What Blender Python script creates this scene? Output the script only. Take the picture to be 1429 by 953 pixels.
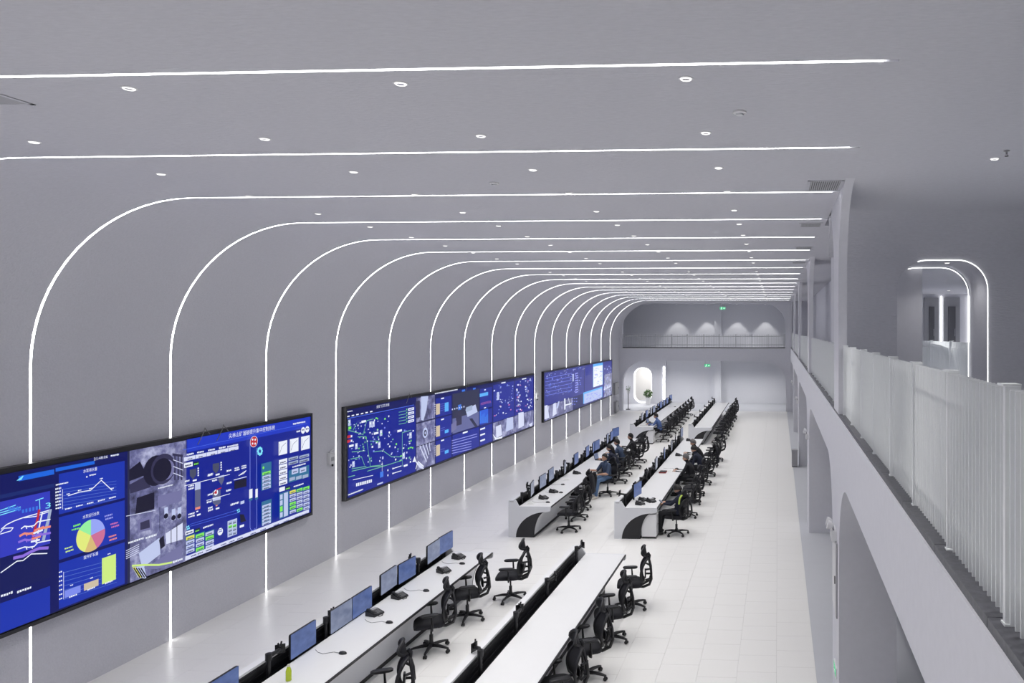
import bpy, bmesh, math, random
from mathutils import Vector, Matrix
PI = math.pi
R = math.radians
for o in list(bpy.data.objects):
    bpy.data.objects.remove(o)
sc = bpy.context.scene
COL = sc.collection

# ------------------------------------------------------------------ camera
cam_d = bpy.data.cameras.new('camera')
cam = bpy.data.objects.new('camera', cam_d)
COL.objects.link(cam)
cam.location = (0, 0, 5.22)
cam.rotation_euler = (R(90), 0, R(3.0))
cam_d.sensor_fit = 'HORIZONTAL'
cam_d.sensor_width = 36
cam_d.lens = 36 * 1062 / 1429
cam_d.shift_x = -0.22067
cam_d.shift_y = -0.01155
cam_d.clip_start = 0.05
cam_d.clip_end = 300
sc.camera = cam

# ------------------------------------------------------------------ world, exposure, lamp powers
w = bpy.data.worlds.new('world')
sc.world = w
w.use_nodes = True
w.node_tree.nodes['Background'].inputs[0].default_value = (0.62, 0.64, 0.70, 1)
w.node_tree.nodes['Background'].inputs[1].default_value = 0.05
sc.view_settings.view_transform = 'Standard'
sc.view_settings.look = 'None'
sc.view_settings.gamma = 1
sc.view_settings.use_curve_mapping = False
sc.view_settings.exposure = 0.0
sc.cycles.max_bounces = 6
sc.cycles.diffuse_bounces = 6
sc.cycles.glossy_bounces = 2
E_DOWN = 92.0        # each recessed ceiling downlight of the hall
E_STRIP = 10.0        # radiance of the light lines
E_WASH = 120.0        # downlights above the far gallery
E_UNDER = 200.0       # added downlights below the far gallery and in the side arcade
E_ROOM = 170.0        # added downlights of the side room

# ------------------------------------------------------------------ mesh helpers
class MB:
    def __init__(s):
        s.v = []; s.f = []; s.m = []; s.c = []
    def face(s, idx, mi=0, col=None):
        s.f.append(tuple(idx)); s.m.append(mi); s.c.append(col)
    def poly(s, pts, mi=0, col=None):
        b = len(s.v); s.v += [tuple(p) for p in pts]
        s.face(range(b, b + len(pts)), mi, col)
    def box(s, x0, y0, z0, x1, y1, z1, M=None, mi=0):
        b = len(s.v)
        P = [(x0, y0, z0), (x1, y0, z0), (x1, y1, z0), (x0, y1, z0), (x0, y0, z1), (x1, y0, z1), (x1, y1, z1), (x0, y1, z1)]
        if M is not None:
            P = [tuple(M @ Vector(p)) for p in P]
        s.v += P
        for q in ((0, 3, 2, 1), (4, 5, 6, 7), (0, 1, 5, 4), (1, 2, 6, 5), (2, 3, 7, 6), (3, 0, 4, 7)):
            s.face([b + i for i in q], mi)
        return s
    def rings(s, rs, cap=True, closed=False, mi=0):
        b = len(s.v); n = len(rs[0])
        for r in rs:
            s.v += [tuple(p) for p in r]
        k = len(rs)
        for i in range(k if closed else k - 1):
            a = b + i * n; d = b + ((i + 1) % k) * n
            for j in range(n):
                s.face((a + j, a + (j + 1) % n, d + (j + 1) % n, d + j), mi)
        if cap and not closed:
            s.face([b + j for j in reversed(range(n))], mi)
            s.face([b + (k - 1) * n + j for j in range(n)], mi)
        return s
    def tube(s, pts, rad, n=8, cap=True, closed=False, flat=None, roundend=False):
        pts = [Vector(p) for p in pts]
        rad = [rad] * len(pts) if not isinstance(rad, (list, tuple)) else list(rad)
        if roundend:
            d0 = (pts[0] - pts[1]).normalized(); d1 = (pts[-1] - pts[-2]).normalized()
            r0, r1 = rad[0], rad[-1]
            pts = [pts[0] + d0 * r0 * .95, pts[0] + d0 * r0 * .6] + pts + [pts[-1] + d1 * r1 * .6, pts[-1] + d1 * r1 * .95]
            rad = [r0 * .3, r0 * .8] + rad + [r1 * .8, r1 * .3]
        rs = []; up = None
        K = len(pts)
        for i, p in enumerate(pts):
            if closed:
                t = pts[(i + 1) % K] - pts[i - 1]
            else:
                t = pts[min(i + 1, K - 1)] - pts[max(i - 1, 0)]
            t.normalize()
            if up is None:
                up = Vector((0, 0, 1)) if abs(t.z) < .9 else Vector((0, 1, 0))
            a = t.cross(up)
            if a.length < 1e-5:
                a = t.orthogonal()
            a.normalize(); c = a.cross(t).normalized(); up = c
            fx = 1; fy = 1
            if flat: fx, fy = flat
            rs.append([p + a * (math.cos(2 * PI * j / n) * rad[i] * fx) + c * (math.sin(2 * PI * j / n) * rad[i] * fy) for j in range(n)])
        return s.rings(rs, cap, closed)
    def lathe(s, prof, n=16, M=None, cap=True):
        rs = []
        for r, z in prof:
            q = [Vector((r * math.cos(2 * PI * j / n), r * math.sin(2 * PI * j / n), z)) for j in range(n)]
            if M is not None: q = [M @ p for p in q]
            rs.append(q)
        return s.rings(rs, cap)
    def ellipsoid(s, c, r, n=16, k=10, M=None):
        rs = []
        for i in range(k + 1):
            th = PI * (i + .001 if i == 0 else i - .001 if i == k else i) / k
            q = [Vector((r[0] * math.sin(th) * math.cos(2 * PI * j / n), r[1] * math.sin(th) * math.sin(2 * PI * j / n), -r[2] * math.cos(th))) for j in range(n)]
            if M is not None: q = [M @ p for p in q]
            rs.append([Vector(c) + p for p in q])
        return s.rings(rs)
    def super(s, c, size, layers, e=4.0, n=28, M=None):
        """stack of superellipse rings: layers = [(scale, z)]"""
        rs = []
        for k, z in layers:
            q = []
            for j in range(n):
                t = 2 * PI * j / n
                x = math.copysign(abs(math.cos(t)) ** (2 / e), math.cos(t)) * size[0] / 2 * k
                y = math.copysign(abs(math.sin(t)) ** (2 / e), math.sin(t)) * size[1] / 2 * k
                p = Vector((x, y, z))
                if M is not None: p = M @ p
                q.append(p + Vector(c))
            rs.append(q)
        return s.rings(rs)
    def prism(s, outline, axis, a, b):
        """extrude a 2-D outline along an axis ('x': (y,z), 'y': (x,z), 'z': (x,y))"""
        def P(p, t):
            return (t, p[0], p[1]) if axis == 'x' else (p[0], t, p[1]) if axis == 'y' else (p[0], p[1], t)
        n = len(outline); base = len(s.v)
        s.v += [P(p, a) for p in outline] + [P(p, b) for p in outline]
        s.face([base + i for i in reversed(range(n))]); s.face([base + n + i for i in range(n)])
        for i in range(n):
            j = (i + 1) % n
            s.face((base + i, base + j, base + n + j, base + n + i))
        return s
    def mesh(s, name, fix=True, smooth=None):
        me = bpy.data.meshes.new(name)
        me.from_pydata(s.v, [], s.f)
        for p, mi in zip(me.polygons, s.m): p.material_index = mi
        if any(c is not None for c in s.c):
            at = me.color_attributes.new('tint', 'FLOAT_COLOR', 'CORNER')
            k = 0
            for p, c in zip(me.polygons, s.c):
                for li in p.loop_indices:
                    at.data[li].color = (c or (1, 1, 1)) + (1.0,)
        if fix:
            bm = bmesh.new(); bm.from_mesh(me)
            bmesh.ops.recalc_face_normals(bm, faces=bm.faces[:])
            bm.to_mesh(me); bm.free()
        if smooth is not None:
            me.polygons.foreach_set('use_smooth', [True] * len(me.polygons))
            me.set_sharp_from_angle(angle=R(smooth))
        me.update()
        return me

def link(name, me, mats, parent=None, loc=None, rot=None):
    o = bpy.data.objects.new(name, me)
    COL.objects.link(o)
    if me is not None and len(me.materials) == 0:
        for m in (mats if isinstance(mats, (list, tuple)) else [mats]):
            me.materials.append(m)
    if parent: o.parent = parent
    if loc: o.location = loc
    if rot: o.rotation_euler = rot
    return o
def obj(name, mb, mat, parent=None, smooth=None, fix=True, loc=None, rot=None):
    return link(name, mb.mesh(name, fix, smooth), mat, parent, loc, rot)
def tag(o, label=None, cat=None, group=None, kind=None):
    if label: o['label'] = label
    if cat: o['category'] = cat
    if group: o['group'] = group
    if kind: o['kind'] = kind
    return o
def empty(name, loc=(0, 0, 0), rz=0):
    o = bpy.data.objects.new(name, None)
    COL.objects.link(o); o.location = loc; o.rotation_euler = (0, 0, rz); o.empty_display_size = .1
    return o
def copy_tree(o, parent=None):
    c = o.copy(); COL.objects.link(c)
    if parent is not None: c.parent = parent
    for ch in list(o.children):
        copy_tree(ch, c)
    return c
def place(o, loc, rz=0):
    o.location = loc; o.rotation_euler = (0, 0, rz); return o
def structure(o):
    o['kind'] = 'structure'; return o
ORD = ['first', 'second', 'third', 'fourth', 'fifth', 'sixth', 'seventh', 'eighth', 'ninth', 'tenth', 'eleventh', 'twelfth', 'thirteenth', 'fourteenth', 'fifteenth', 'sixteenth', 'seventeenth', 'eighteenth', 'nineteenth', 'twentieth']
ORD += ['twenty-' + q for q in ORD[:9]] + ['thirtieth']

# ------------------------------------------------------------------ materials
def srgb(r, g, b):
    f = lambda c: c / 12.92 if c <= .04045 else ((c + .055) / 1.055) ** 2.4
    return tuple(f(c / 255) for c in (r, g, b))
def mat(name, col, rough=.5, metal=0, spec=.5, bump=None, var=0, emit=None, es=0):
    m = bpy.data.materials.new(name); m.use_nodes = True
    nt = m.node_tree; bs = nt.nodes['Principled BSDF']
    bs.inputs['Base Color'].default_value = tuple(col) + (1,)
    bs.inputs['Roughness'].default_value = rough
    bs.inputs['Metallic'].default_value = metal
    bs.inputs['Specular IOR Level'].default_value = spec
    if emit:
        bs.inputs['Emission Color'].default_value = tuple(emit) + (1,)
        bs.inputs['Emission Strength'].default_value = es
    if bump or var:
        tc = nt.nodes.new('ShaderNodeTexCoord'); mp = nt.nodes.new('ShaderNodeMapping')
        nt.links.new(tc.outputs['Object'], mp.inputs[0])
        sx, dist, strength = bump if bump else ((8, 8, 8), .002, .2)
        mp.inputs['Scale'].default_value = sx
        nz = nt.nodes.new('ShaderNodeTexNoise'); nz.inputs['Scale'].default_value = 1; nz.inputs['Detail'].default_value = 4 if (bump and var >= .09) else 1.5
        nt.links.new(mp.outputs[0], nz.inputs['Vector'])
        if bump:
            b = nt.nodes.new('ShaderNodeBump'); b.inputs['Strength'].default_value = strength; b.inputs['Distance'].default_value = dist
            nt.links.new(nz.outputs['Fac'], b.inputs['Height']); nt.links.new(b.outputs[0], bs.inputs['Normal'])
        if var:
            mx = nt.nodes.new('ShaderNodeMix'); mx.data_type = 'RGBA'
            mx.inputs[6].default_value = tuple(c * (1 - var) for c in col) + (1,)
            mx.inputs[7].default_value = tuple(min(1, c * (1 + var)) for c in col) + (1,)
            nt.links.new(nz.outputs['Fac'], mx.inputs[0]); nt.links.new(mx.outputs[2], bs.inputs['Base Color'])
    return m
def emis(name, col, s):
    m = bpy.data.materials.new(name); m.use_nodes = True
    nt = m.node_tree; nt.nodes.remove(nt.nodes['Principled BSDF'])
    e = nt.nodes.new('ShaderNodeEmission'); e.inputs[0].default_value = tuple(col) + (1,); e.inputs[1].default_value = s
    nt.links.new(e.outputs[0], nt.nodes['Material Output'].inputs[0])
    return m
M = {}
M['plaster'] = mat('grey_brushed_plaster', (.645, .645, .69), .85, spec=.2, bump=((13, 42, 42), .012, .55), var=.09)
M['plaster2'] = mat('side_plaster', (.73, .73, .775), .85, spec=.2, bump=((14, 14, 14), .006, .2), var=.03)
M['jamb'] = mat('arch_plaster', (.79, .79, .81), .85, spec=.2, bump=((14, 14, 14), .006, .2), var=.03)
M['backwall'] = mat('far_wall_paint', (.80, .805, .84), .8, spec=.2, bump=((10, 10, 10), .004, .15), var=.02)
M['tile'] = mat('white_floor_tile', (.83, .82, .805), .33, spec=.45, bump=((60, 60, 60), .0008, .1), var=.035)
M['joint'] = mat('tile_joint', (.45, .44, .43), .8)
M['greyfloor'] = mat('grey_floor', (.55, .56, .60), .45, var=.03, bump=((4, 4, 4), .002, .1))
M['granite'] = mat('dark_granite', (.10, .10, .115), .4, bump=((30, 30, 30), .003, .2), var=.5)
M['white'] = mat('white_laminate', (.80, .80, .81), .28, spec=.5, var=.01)
M['panelgrey'] = mat('pale_grey_laminate', (.72, .73, .76), .4, var=.01)
M['black'] = mat('black_plastic', (.012, .012, .015), .45, var=.1)
M['blackm'] = mat('black_metal', (.016, .016, .019), .35, metal=.2, var=.1)
M['mesh'] = mat('black_mesh_fabric', (.014, .014, .018), .85, bump=((220, 220, 220), .001, .4), var=.25)
M['fabric'] = mat('black_fabric', (.017, .017, .022), .9, bump=((90, 90, 90), .002, .4), var=.2)
M['castor'] = mat('castor_rubber', (.02, .02, .022), .6, var=.1)
M['chrome'] = mat('satin_metal', (.45, .45, .47), .3, metal=.9, var=.03)
M['rail'] = mat('white_rail_paint', (.88, .90, .905), .45, var=.02)
M['farrail'] = mat('grey_rail_paint', (.60, .61, .63), .45, var=.02)
M['strip'] = emis('light_line', (1.0, 1.0, 1.0), E_STRIP)
M['channel'] = mat('channel_metal', (.6, .6, .6), .4, metal=.5, var=.03)
M['trim'] = mat('lamp_trim', (.85, .85, .86), .3, var=.01)
M['reflector'] = mat('lamp_reflector', (.55, .55, .58), .25, metal=.8, var=.02)
M['lens'] = emis('lamp_lens', (1, .99, .97), 1.5)
M['edge'] = emis('edge_light_line', (1, 1, 1), 2.4)
M['vent'] = mat('vent_metal', (.42, .42, .44), .5, var=.02)
M['ventdark'] = mat('vent_dark', (.03, .03, .034), .8, var=.1)
M['bezel'] = mat('screen_bezel', (.022, .022, .026), .4, var=.1)
M['handset'] = mat('phone_plastic', (.02, .02, .024), .4, var=.1)
M['skin'] = mat('skin', (.50, .29, .20), .55, var=.05)
M['hair'] = mat('black_hair', (.012, .010, .010), .6, bump=((30, 30, 120), .004, .4), var=.2)
M['hairgrey'] = mat('grey_hair', (.16, .15, .15), .6, bump=((30, 30, 120), .004, .4), var=.2)
M['blueshirt'] = mat('blue_cotton', (.065, .095, .165), .9, bump=((25, 25, 25), .006, .3), var=.12)
M['brightblue'] = mat('work_shirt_blue', (.09, .15, .36), .9, bump=((25, 25, 25), .006, .3), var=.12)
M['navy'] = mat('navy_cloth', (.018, .022, .042), .9, bump=((25, 25, 25), .006, .3), var=.15)
M['darkcloth'] = mat('black_cloth', (.014, .014, .018), .9, bump=((25, 25, 25), .006, .3), var=.15)
M['jeans'] = mat('blue_denim', (.10, .17, .30), .9, bump=((40, 40, 40), .004, .3), var=.15)
M['shoe'] = mat('white_shoe', (.62, .58, .52), .6, var=.05)
M['shoedark'] = mat('dark_shoe', (.02, .02, .02), .5, var=.05)
M['hivis'] = mat('yellow_green_stripe', (.55, .72, .12), .6, var=.05)
M['leaf'] = mat('green_leaf', (.07, .16, .035), .55, var=.4, bump=((6, 6, 6), .002, .2))
M['pot'] = mat('white_ceramic', (.78, .78, .78), .3, var=.01)
M['soil'] = mat('soil', (.05, .035, .025), .9, var=.3)
M['drink'] = mat('green_drink', (.55, .68, .04), .25, var=.08)
M['cap'] = mat('cream_plastic', (.7, .68, .55), .4, var=.02)
M['paper'] = mat('paper', (.78, .78, .77), .7, var=.02)
M['red'] = mat('dark_red_plastic', (.30, .03, .03), .5, var=.1)
M['green_sign'] = emis('sign_green', srgb(60, 190, 130), 1.2)
M['signwhite'] = emis('sign_white', (.9, 1, .95), 1.2)
M['grey'] = mat('grey_metal_box', (.36, .36, .38), .45, var=.03)
M['whitemetal'] = mat('white_metal', (.74, .74, .75), .4, var=.02)
M['doorgrey'] = mat('dark_grey_door', (.13, .13, .145), .5, var=.05)
M['cable'] = mat('grey_cable', (.25, .25, .26), .5, var=.05)
M['grain'] = mat('niche_plaster', (.66, .65, .63), .8, var=.03, bump=((14, 14, 14), .004, .2))
# emissive print of the video walls: colour comes from the face tint of the drawn shapes
def tint_mat():
    m = bpy.data.materials.new('video_wall_picture'); m.use_nodes = True
    nt = m.node_tree; bs = nt.nodes['Principled BSDF']
    a = nt.nodes.new('ShaderNodeAttribute'); a.attribute_name = 'tint'
    bs.inputs['Base Color'].default_value = (.006, .006, .01, 1); bs.inputs['Roughness'].default_value = .35
    bs.inputs['Specular IOR Level'].default_value = .25
    nt.links.new(a.outputs['Color'], bs.inputs['Emission Color']); bs.inputs['Emission Strength'].default_value = 1.0
    return m
M['pic'] = tint_mat()
def feed_mat():
    m = bpy.data.materials.new('surveillance_picture'); m.use_nodes = True
    nt = m.node_tree; bs = nt.nodes['Principled BSDF']
    tc = nt.nodes.new('ShaderNodeTexCoord'); nz = nt.nodes.new('ShaderNodeTexNoise')
    nz.inputs['Scale'].default_value = 3.2; nz.inputs['Detail'].default_value = 7; nz.inputs['Roughness'].default_value = .7
    nt.links.new(tc.outputs['Object'], nz.inputs['Vector'])
    cr = nt.nodes.new('ShaderNodeValToRGB')
    cr.color_ramp.elements[0].position = .3; cr.color_ramp.elements[0].color = srgb(28, 28, 60) + (1,)
    cr.color_ramp.elements[1].position = .72; cr.color_ramp.elements[1].color = srgb(205, 208, 240) + (1,)
    e = cr.color_ramp.elements.new(.5); e.color = srgb(110, 112, 160) + (1,)
    nt.links.new(nz.outputs['Fac'], cr.inputs[0])
    bs.inputs['Base Color'].default_value = (.006, .006, .01, 1); bs.inputs['Roughness'].default_value = .35
    nt.links.new(cr.outputs[0], bs.inputs['Emission Color']); bs.inputs['Emission Strength'].default_value = .9
    return m
M['feed'] = feed_mat()
def monitor_mat(name, c0, c1, s=1.0):
    m = bpy.data.materials.new(name); m.use_nodes = True
    nt = m.node_tree; bs = nt.nodes['Principled BSDF']
    tc = nt.nodes.new('ShaderNodeTexCoord'); mp = nt.nodes.new('ShaderNodeMapping')
    mp.inputs['Scale'].default_value = (5, 5, 9)
    nt.links.new(tc.outputs['Object'], mp.inputs[0])
    nz = nt.nodes.new('ShaderNodeTexNoise'); nz.inputs['Scale'].default_value = 1.0; nz.inputs['Detail'].default_value = 3
    nt.links.new(mp.outputs[0], nz.inputs['Vector'])
    cr = nt.nodes.new('ShaderNodeValToRGB')
    cr.color_ramp.elements[0].position = .35; cr.color_ramp.elements[0].color = tuple(c0) + (1,)
    cr.color_ramp.elements[1].position = .7; cr.color_ramp.elements[1].color = tuple(c1) + (1,)
    nt.links.new(nz.outputs['Fac'], cr.inputs[0]); nt.links.new(cr.outputs[0], bs.inputs['Emission Color'])
    bs.inputs['Base Color'].default_value = (.01, .01, .012, 1); bs.inputs['Roughness'].default_value = .3
    bs.inputs['Emission Strength'].default_value = s
    return m
M['scr_blue'] = monitor_mat('monitor_picture_blue', srgb(54, 76, 128), srgb(78, 100, 156))
M['scr_grey'] = monitor_mat('monitor_picture_grey', srgb(96, 106, 134), srgb(124, 134, 160))
M['scr_light'] = monitor_mat('monitor_picture_pale', srgb(112, 118, 136), srgb(136, 142, 160))

for k_ in ('pic', 'feed', 'scr_blue', 'scr_grey', 'scr_light', 'lens', 'green_sign', 'signwhite'):
    M[k_].cycles.emission_sampling = 'NONE'      # small or dim emitters: found by bounces only, keeps the render quick
# ------------------------------------------------------------------ room shell
XW = -10.2; ZC = 7.0; RV = 2.3; XE = 0.8; Y0 = -8.0; YF = 48.6; YB = 53.7
STRIPS = [round(9.88 + 2.4 * k, 2) for k in range(-5, 16)]
HALF = .017
def arc(cx, cz, r, a0, a1, n=10):
    return [(cx + r * math.cos(R(a0 + (a1 - a0) * i / n)), cz + r * math.sin(R(a0 + (a1 - a0) * i / n))) for i in range(n + 1)]
# floor: base slab, single tiles, then the far and near tiles as one
fl = MB(); fl.box(XW - .3, Y0, -.2, .58, YF, -.012)
floor = structure(obj('floor', fl, M['joint']))
gf = MB(); gf.box(.58, Y0, -.2, 5.2, YF, 0.0); obj('side_floor', gf, M['greyfloor'], floor)
gf = MB(); gf.box(XW - 2.4, YF, -.2, 5.2, YB + 3.2, 0.0); obj('far_floor', gf, M['greyfloor'], floor)
TS = .6
cells = []
for c in range(18):
    x0 = .58 - TS * (c + 1)
    off = -(c % 3) * .2
    y = Y0 + off
    while y < YF:
        a, b = max(y, Y0), min(y + TS, YF)
        if b - a > .05: cells.append((x0, a, b))
        y += TS
def inview(t):
    x, a, b = t
    yy = (a + b) / 2; xx = x + .3
    zc = yy * math.cos(R(3)) - xx * math.sin(R(3)); xc = xx * math.cos(R(3)) + yy * math.sin(R(3))
    if zc < 2: return False
    px = 1029.8 + 1062 * xc / zc; py = 460 + 1062 * 5.22 / zc
    return -20 < px < 1449 and py < 965
vis = sorted([t for t in cells if inview(t) and t[2] - t[1] > .59], key=lambda t: t[1])[:300]
vs = set(vis)
tb = MB(); tb.box(.0015, .0015, -.012, TS - .0015, TS - .0015, 0)
tme = tb.mesh('floor_tile'); tme.materials.append(M['tile'])
for x, a, b in vis:
    link('floor_tile', tme, None, floor, (x, a, 0))
rest = MB()
for t in cells:
    if t not in vs:
        x, a, b = t
        rest.box(x + .0015, a + .0015, -.012, x + TS - .0015, b - .0015, 0)
tag(obj('floor_tiles', rest, M['tile'], floor), kind='stuff')

# left wall: one panel between each pair of light lines, curving into the ceiling
def vault_prof(t0=0.0, t1=.12):
    inn = [(XW + t0, 0), (XW + t0, 2.3), (XW + t0, 4.7)] + arc(-7.9, 4.7, RV - t0, 180, 90, 16)[1:]
    out = [(XW - t1, 0), (XW - t1, 2.3), (XW - t1, 4.7)] + arc(-7.9, 4.7, RV + t1, 180, 90, 16)[1:]
    return inn, out
wl = MB(); wl.box(XW - .35, Y0, -.01, XW - .2, YF, ZC + .1)
wall_left = structure(obj('wall_left', wl, M['plaster']))
ce = MB(); ce.box(XW - .35, Y0, ZC + .16, 8.0, YF, ZC + .35)
ceiling = structure(obj('ceiling', ce, M['plaster']))
edges = [Y0] + STRIPS + [YF]
inn, out = vault_prof()
for i in range(len(edges) - 1):
    a = edges[i] + (HALF if i else 0); b = edges[i + 1] - (HALF if i < len(edges) - 2 else 0)
    n = len(inn)
    mb = MB()
    rs = [[(p[0], yy, p[1]) for p in inn + out[::-1]] for yy in (a, b)]
    mb.rings(rs)
    obj('wall_panel', mb, M['plaster'], wall_left, smooth=40)
    mb = MB(); mb.box(-7.9, a, ZC, XE, b, ZC + .12)
    obj('ceiling_panel', mb, M['plaster'], ceiling)
# ceiling over the near side gallery, with a cove down to the cross wall
CW = 12.0; RC = .65
mb = MB()
prof = [(Y0, ZC)] + [(p[0], p[1]) for p in arc(CW - RC, ZC - RC, RC, 90, 0, 14)] + [(CW + .02, ZC + .14), (Y0, ZC + .14)]
mb.prism(prof, 'x', XE, 7.5)
obj('ceiling_cove', mb, M['plaster'], ceiling, smooth=30)
mb = MB(); mb.box(XE, CW + 1.1, ZC, 2.46, YF, ZC + .12); obj('ceiling_slab', mb, M['plaster'], ceiling)
wb = MB(); wb.box(XW - .3, Y0 - .2, -.2, 8, Y0, ZC + .3)
structure(obj('wall_back', wb, M['plaster2']))

# light lines
def strip_mesh():
    mb = MB()
    i1, o1 = vault_prof(-.006, 0)
    def rect_path(d0, d1, h):
        pts = []
        a = [(XW - d0, .002), (XW - d0, 2.3), (XW - d0, 4.7)] + arc(-7.9, 4.7, RV + d0, 180, 90, 20)[1:] + [(-3, ZC + d0), (.7, ZC + d0)]
        b = [(XW - d1, .002), (XW - d1, 2.3), (XW - d1, 4.7)] + arc(-7.9, 4.7, RV + d1, 180, 90, 20)[1:] + [(-3, ZC + d1), (.7, ZC + d1)]
        return [[(p[0], -h, p[1]), (p[0], h, p[1]), (q[0], h, q[1]), (q[0], -h, q[1])] for p, q in zip(a, b)]
    d = MB(); d.rings(rect_path(-.0012, .02, HALF - .001))
    c = MB(); c.rings(rect_path(.022, .06, HALF - .001))
    return d.mesh('diffuser', smooth=40), c.mesh('channel', smooth=40)
dme, cme = strip_mesh()
for i, y in enumerate(STRIPS):
    t = empty('light_line', (0, y, 0))
    i -= 3  # negative ones are out of view, added to light the near end
    if i < 0: lab = 'added white light line out of view, %s towards the rear' % ORD[-1 - i]
    elif i == 0: lab = 'white light line across the ceiling nearest the camera, topmost in the photo'
    elif i == 1: lab = 'white light line across the ceiling, second from the camera'
    elif i == 17: lab = 'white light line farthest away, beside the far gallery, bending down the left wall'
    else: lab = 'white light line bending from ceiling down the left wall, %s counted from the camera' % ORD[i]
    tag(t, lab, 'light line', 'light lines along the hall')
    link('diffuser', dme, M['strip'], t); link('channel', cme, M['channel'], t)

# right side: arcade below, thin arch columns above
def arcade_outline(y_lo, y_hi, piers, z_top, crown, r):
    """outline (y, z) of a wall with arched openings down to the floor between the piers"""
    pts = []
    for i, (a, b) in enumerate(piers):
        pts += [(a, 0), (b, 0)]
        if i < len(piers) - 1:
            c, d = b, piers[i + 1][0]
            pts += [(c, 1.2)] + arc(c + r, crown - r, r, 180, 90, 12) + arc(d - r, crown - r, r, 90, 0, 12) + [(d, 1.2)]
    pts += [(y_hi, z_top), (y_lo, z_top)]
    return pts
PIERS = [(-8.0, 1.6)] + [(10.03 + 9.6 * k, 11.2 + 9.6 * k) for k in range(4)] + [(48.43, 48.6)]
ZL = 4.06
mb = MB(); mb.prism(arcade_outline(-8.0, 48.6, PIERS, ZL, 3.3, 1.1), 'x', XE, 1.55)
wall_right = structure(obj('wall_right', mb, M['plaster2'], smooth=25))
mb = MB(); mb.box(XE + .001, Y0, ZL, 1.6, YF, ZL + .0); 
y = Y0; gm = None
sl = MB(); sl.box(0, .003, 0, .42, .997, .045)
gme = sl.mesh('ledge_stone'); gme.materials.append(M['granite'])
while y < YF - .9:
    link('ledge_stone', gme, None, wall_right, (XE + .012, y, ZL)); y += 1.0
mb = MB(); mb.box(1.2, Y0, ZL - .2, 8.0, CW + 1.2, ZL + .02); mb.box(1.2, CW + 1.2, ZL - .2, 8.0, YB, ZL + .02)
obj('gallery_floor', mb, M['greyfloor'], wall_right)
for k in range(-1, 5):
    a, b = 10.1 + 9.6 * k, 10.9 + 9.6 * k
    if k == -1: continue
    hi = min(b + 1.1, YF)
    if b > YF - .2: b = YF; a = 48.35
    o = [(a, ZL + .045), (b, ZL + .045)]
    if b + 1.1 <= YF: o += [(b, 5.4)] + arc(b + 1.1, ZC - 1.1, 1.1, 180, 90, 12)
    else: o += [(b, ZC)]
    o += arc(a - 1.1, ZC - 1.1, 1.1, 90, 0, 12) + [(a, 5.4)]
    mb = MB(); mb.prism(o, 'x', XE, XE + .11)
    obj('arch_column', mb, M['plaster2'], wall_right, smooth=25)
# undercroft behind the arcade
mb = MB(); mb.box(4.6, Y0, 0, 4.8, YB, 3.86); mb.box(1.55, Y0, 3.86, 4.8, YF, 4.0)
obj('undercroft_wall', mb, M['plaster2'], wall_right)
# partition of the gallery corridor
mb = MB(); mb.box(1.92, CW + 1.12, ZL, 2.46, YB, ZC + .16); obj('corridor_partition', mb, M['plaster2'], wall_right)

# cross wall with a rounded, lit opening
OX0, OX1, OT, OR_ = 1.86, 3.25, 6.30, .46
def opening_outline(x0, x1, z0, zt, r):
    return [(x0, z0)] + arc(x0 + r, zt - r, r, 180, 90, 10) + arc(x1 - r, zt - r, r, 90, 0, 10) + [(x1, z0)]
oo = opening_outline(OX0, OX1, ZL + .02, OT, OR_)
mb = MB(); mb.prism([(XE + .11, ZL)] + [(oo[0][0], ZL)] + oo + [(oo[-1][0], ZL)] + [(7.5, ZL), (7.5, ZC + .1), (XE + .11, ZC + .1)], 'y', CW, CW + 1.1)
wall_cross = structure(obj('wall_gallery', mb, M['plaster'], smooth=25))
for j, yy in enumerate((CW - .012, CW + 1.06)):
    e = .012
    path = [(p[0], yy, p[1]) for p in opening_outline(OX0 + (.0 if j == 0 else .03), OX1 - (.0 if j == 0 else .03), ZL + .03, OT - (.0 if j == 0 else .03), OR_)]
    mb = MB()
    # the lit edge runs over the crown and down the right jamb
    mb.tube(path[9:], .0065, 8)
    t = obj('edge_light', mb, M['edge'], smooth=60)
    tag(t, ['thin light line framing the front edge of the arched gallery opening', 'thin light line framing the inner rear edge of the arched gallery opening'][j], 'light line', 'light lines of the gallery opening')
# side room behind the opening
mb = MB(); mb.box(2.46, 26.0, ZL, 9.0, 26.2, 7.0); obj('room_wall', mb, M['plaster2'], wall_cross)
mb = MB(); mb.box(7.5, CW, ZL, 7.7, 26, 7.0); obj('room_wall', mb, M['plaster2'], wall_cross)
mb = MB(); mb.box(2.46, CW + 1.1, 6.42, 7.7, 26, 6.55); obj('room_ceiling', mb, M['plaster'], wall_cross)
for i, (a, b) in enumerate(((4.98, 5.36), (5.62, 6.06))):
    mb = MB(); mb.box(a - .05, 25.93, ZL + .02, b + .05, 25.99, 6.3)
    d = structure(obj('door_%d' % (i + 1), mb, M['grey']))
    mb = MB(); mb.box(a + .1, 25.90, ZL + .03, b - .1, 25.93, 6.0); obj('door_leaf', mb, M['doorgrey'], d)
    mb = MB(); mb.tube([(b - .13, 25.88, 5.0), (b - .13, 25.88, 5.25)], .012); obj('handle', mb, M['chrome'], d)
for i, x in enumerate((5.5, 6.42)):
    mb = MB(); mb.box(x - .02, 25.92, 4.4, x + .02, 25.985, 6.35)
    t = obj('wall_light', mb, M['edge'])
    tag(t, ['upright light bar between the two dark doors seen through the gallery opening', 'upright light bar right of the dark doors seen through the gallery opening'][i], 'wall light', 'light bars in the side room')
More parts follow.
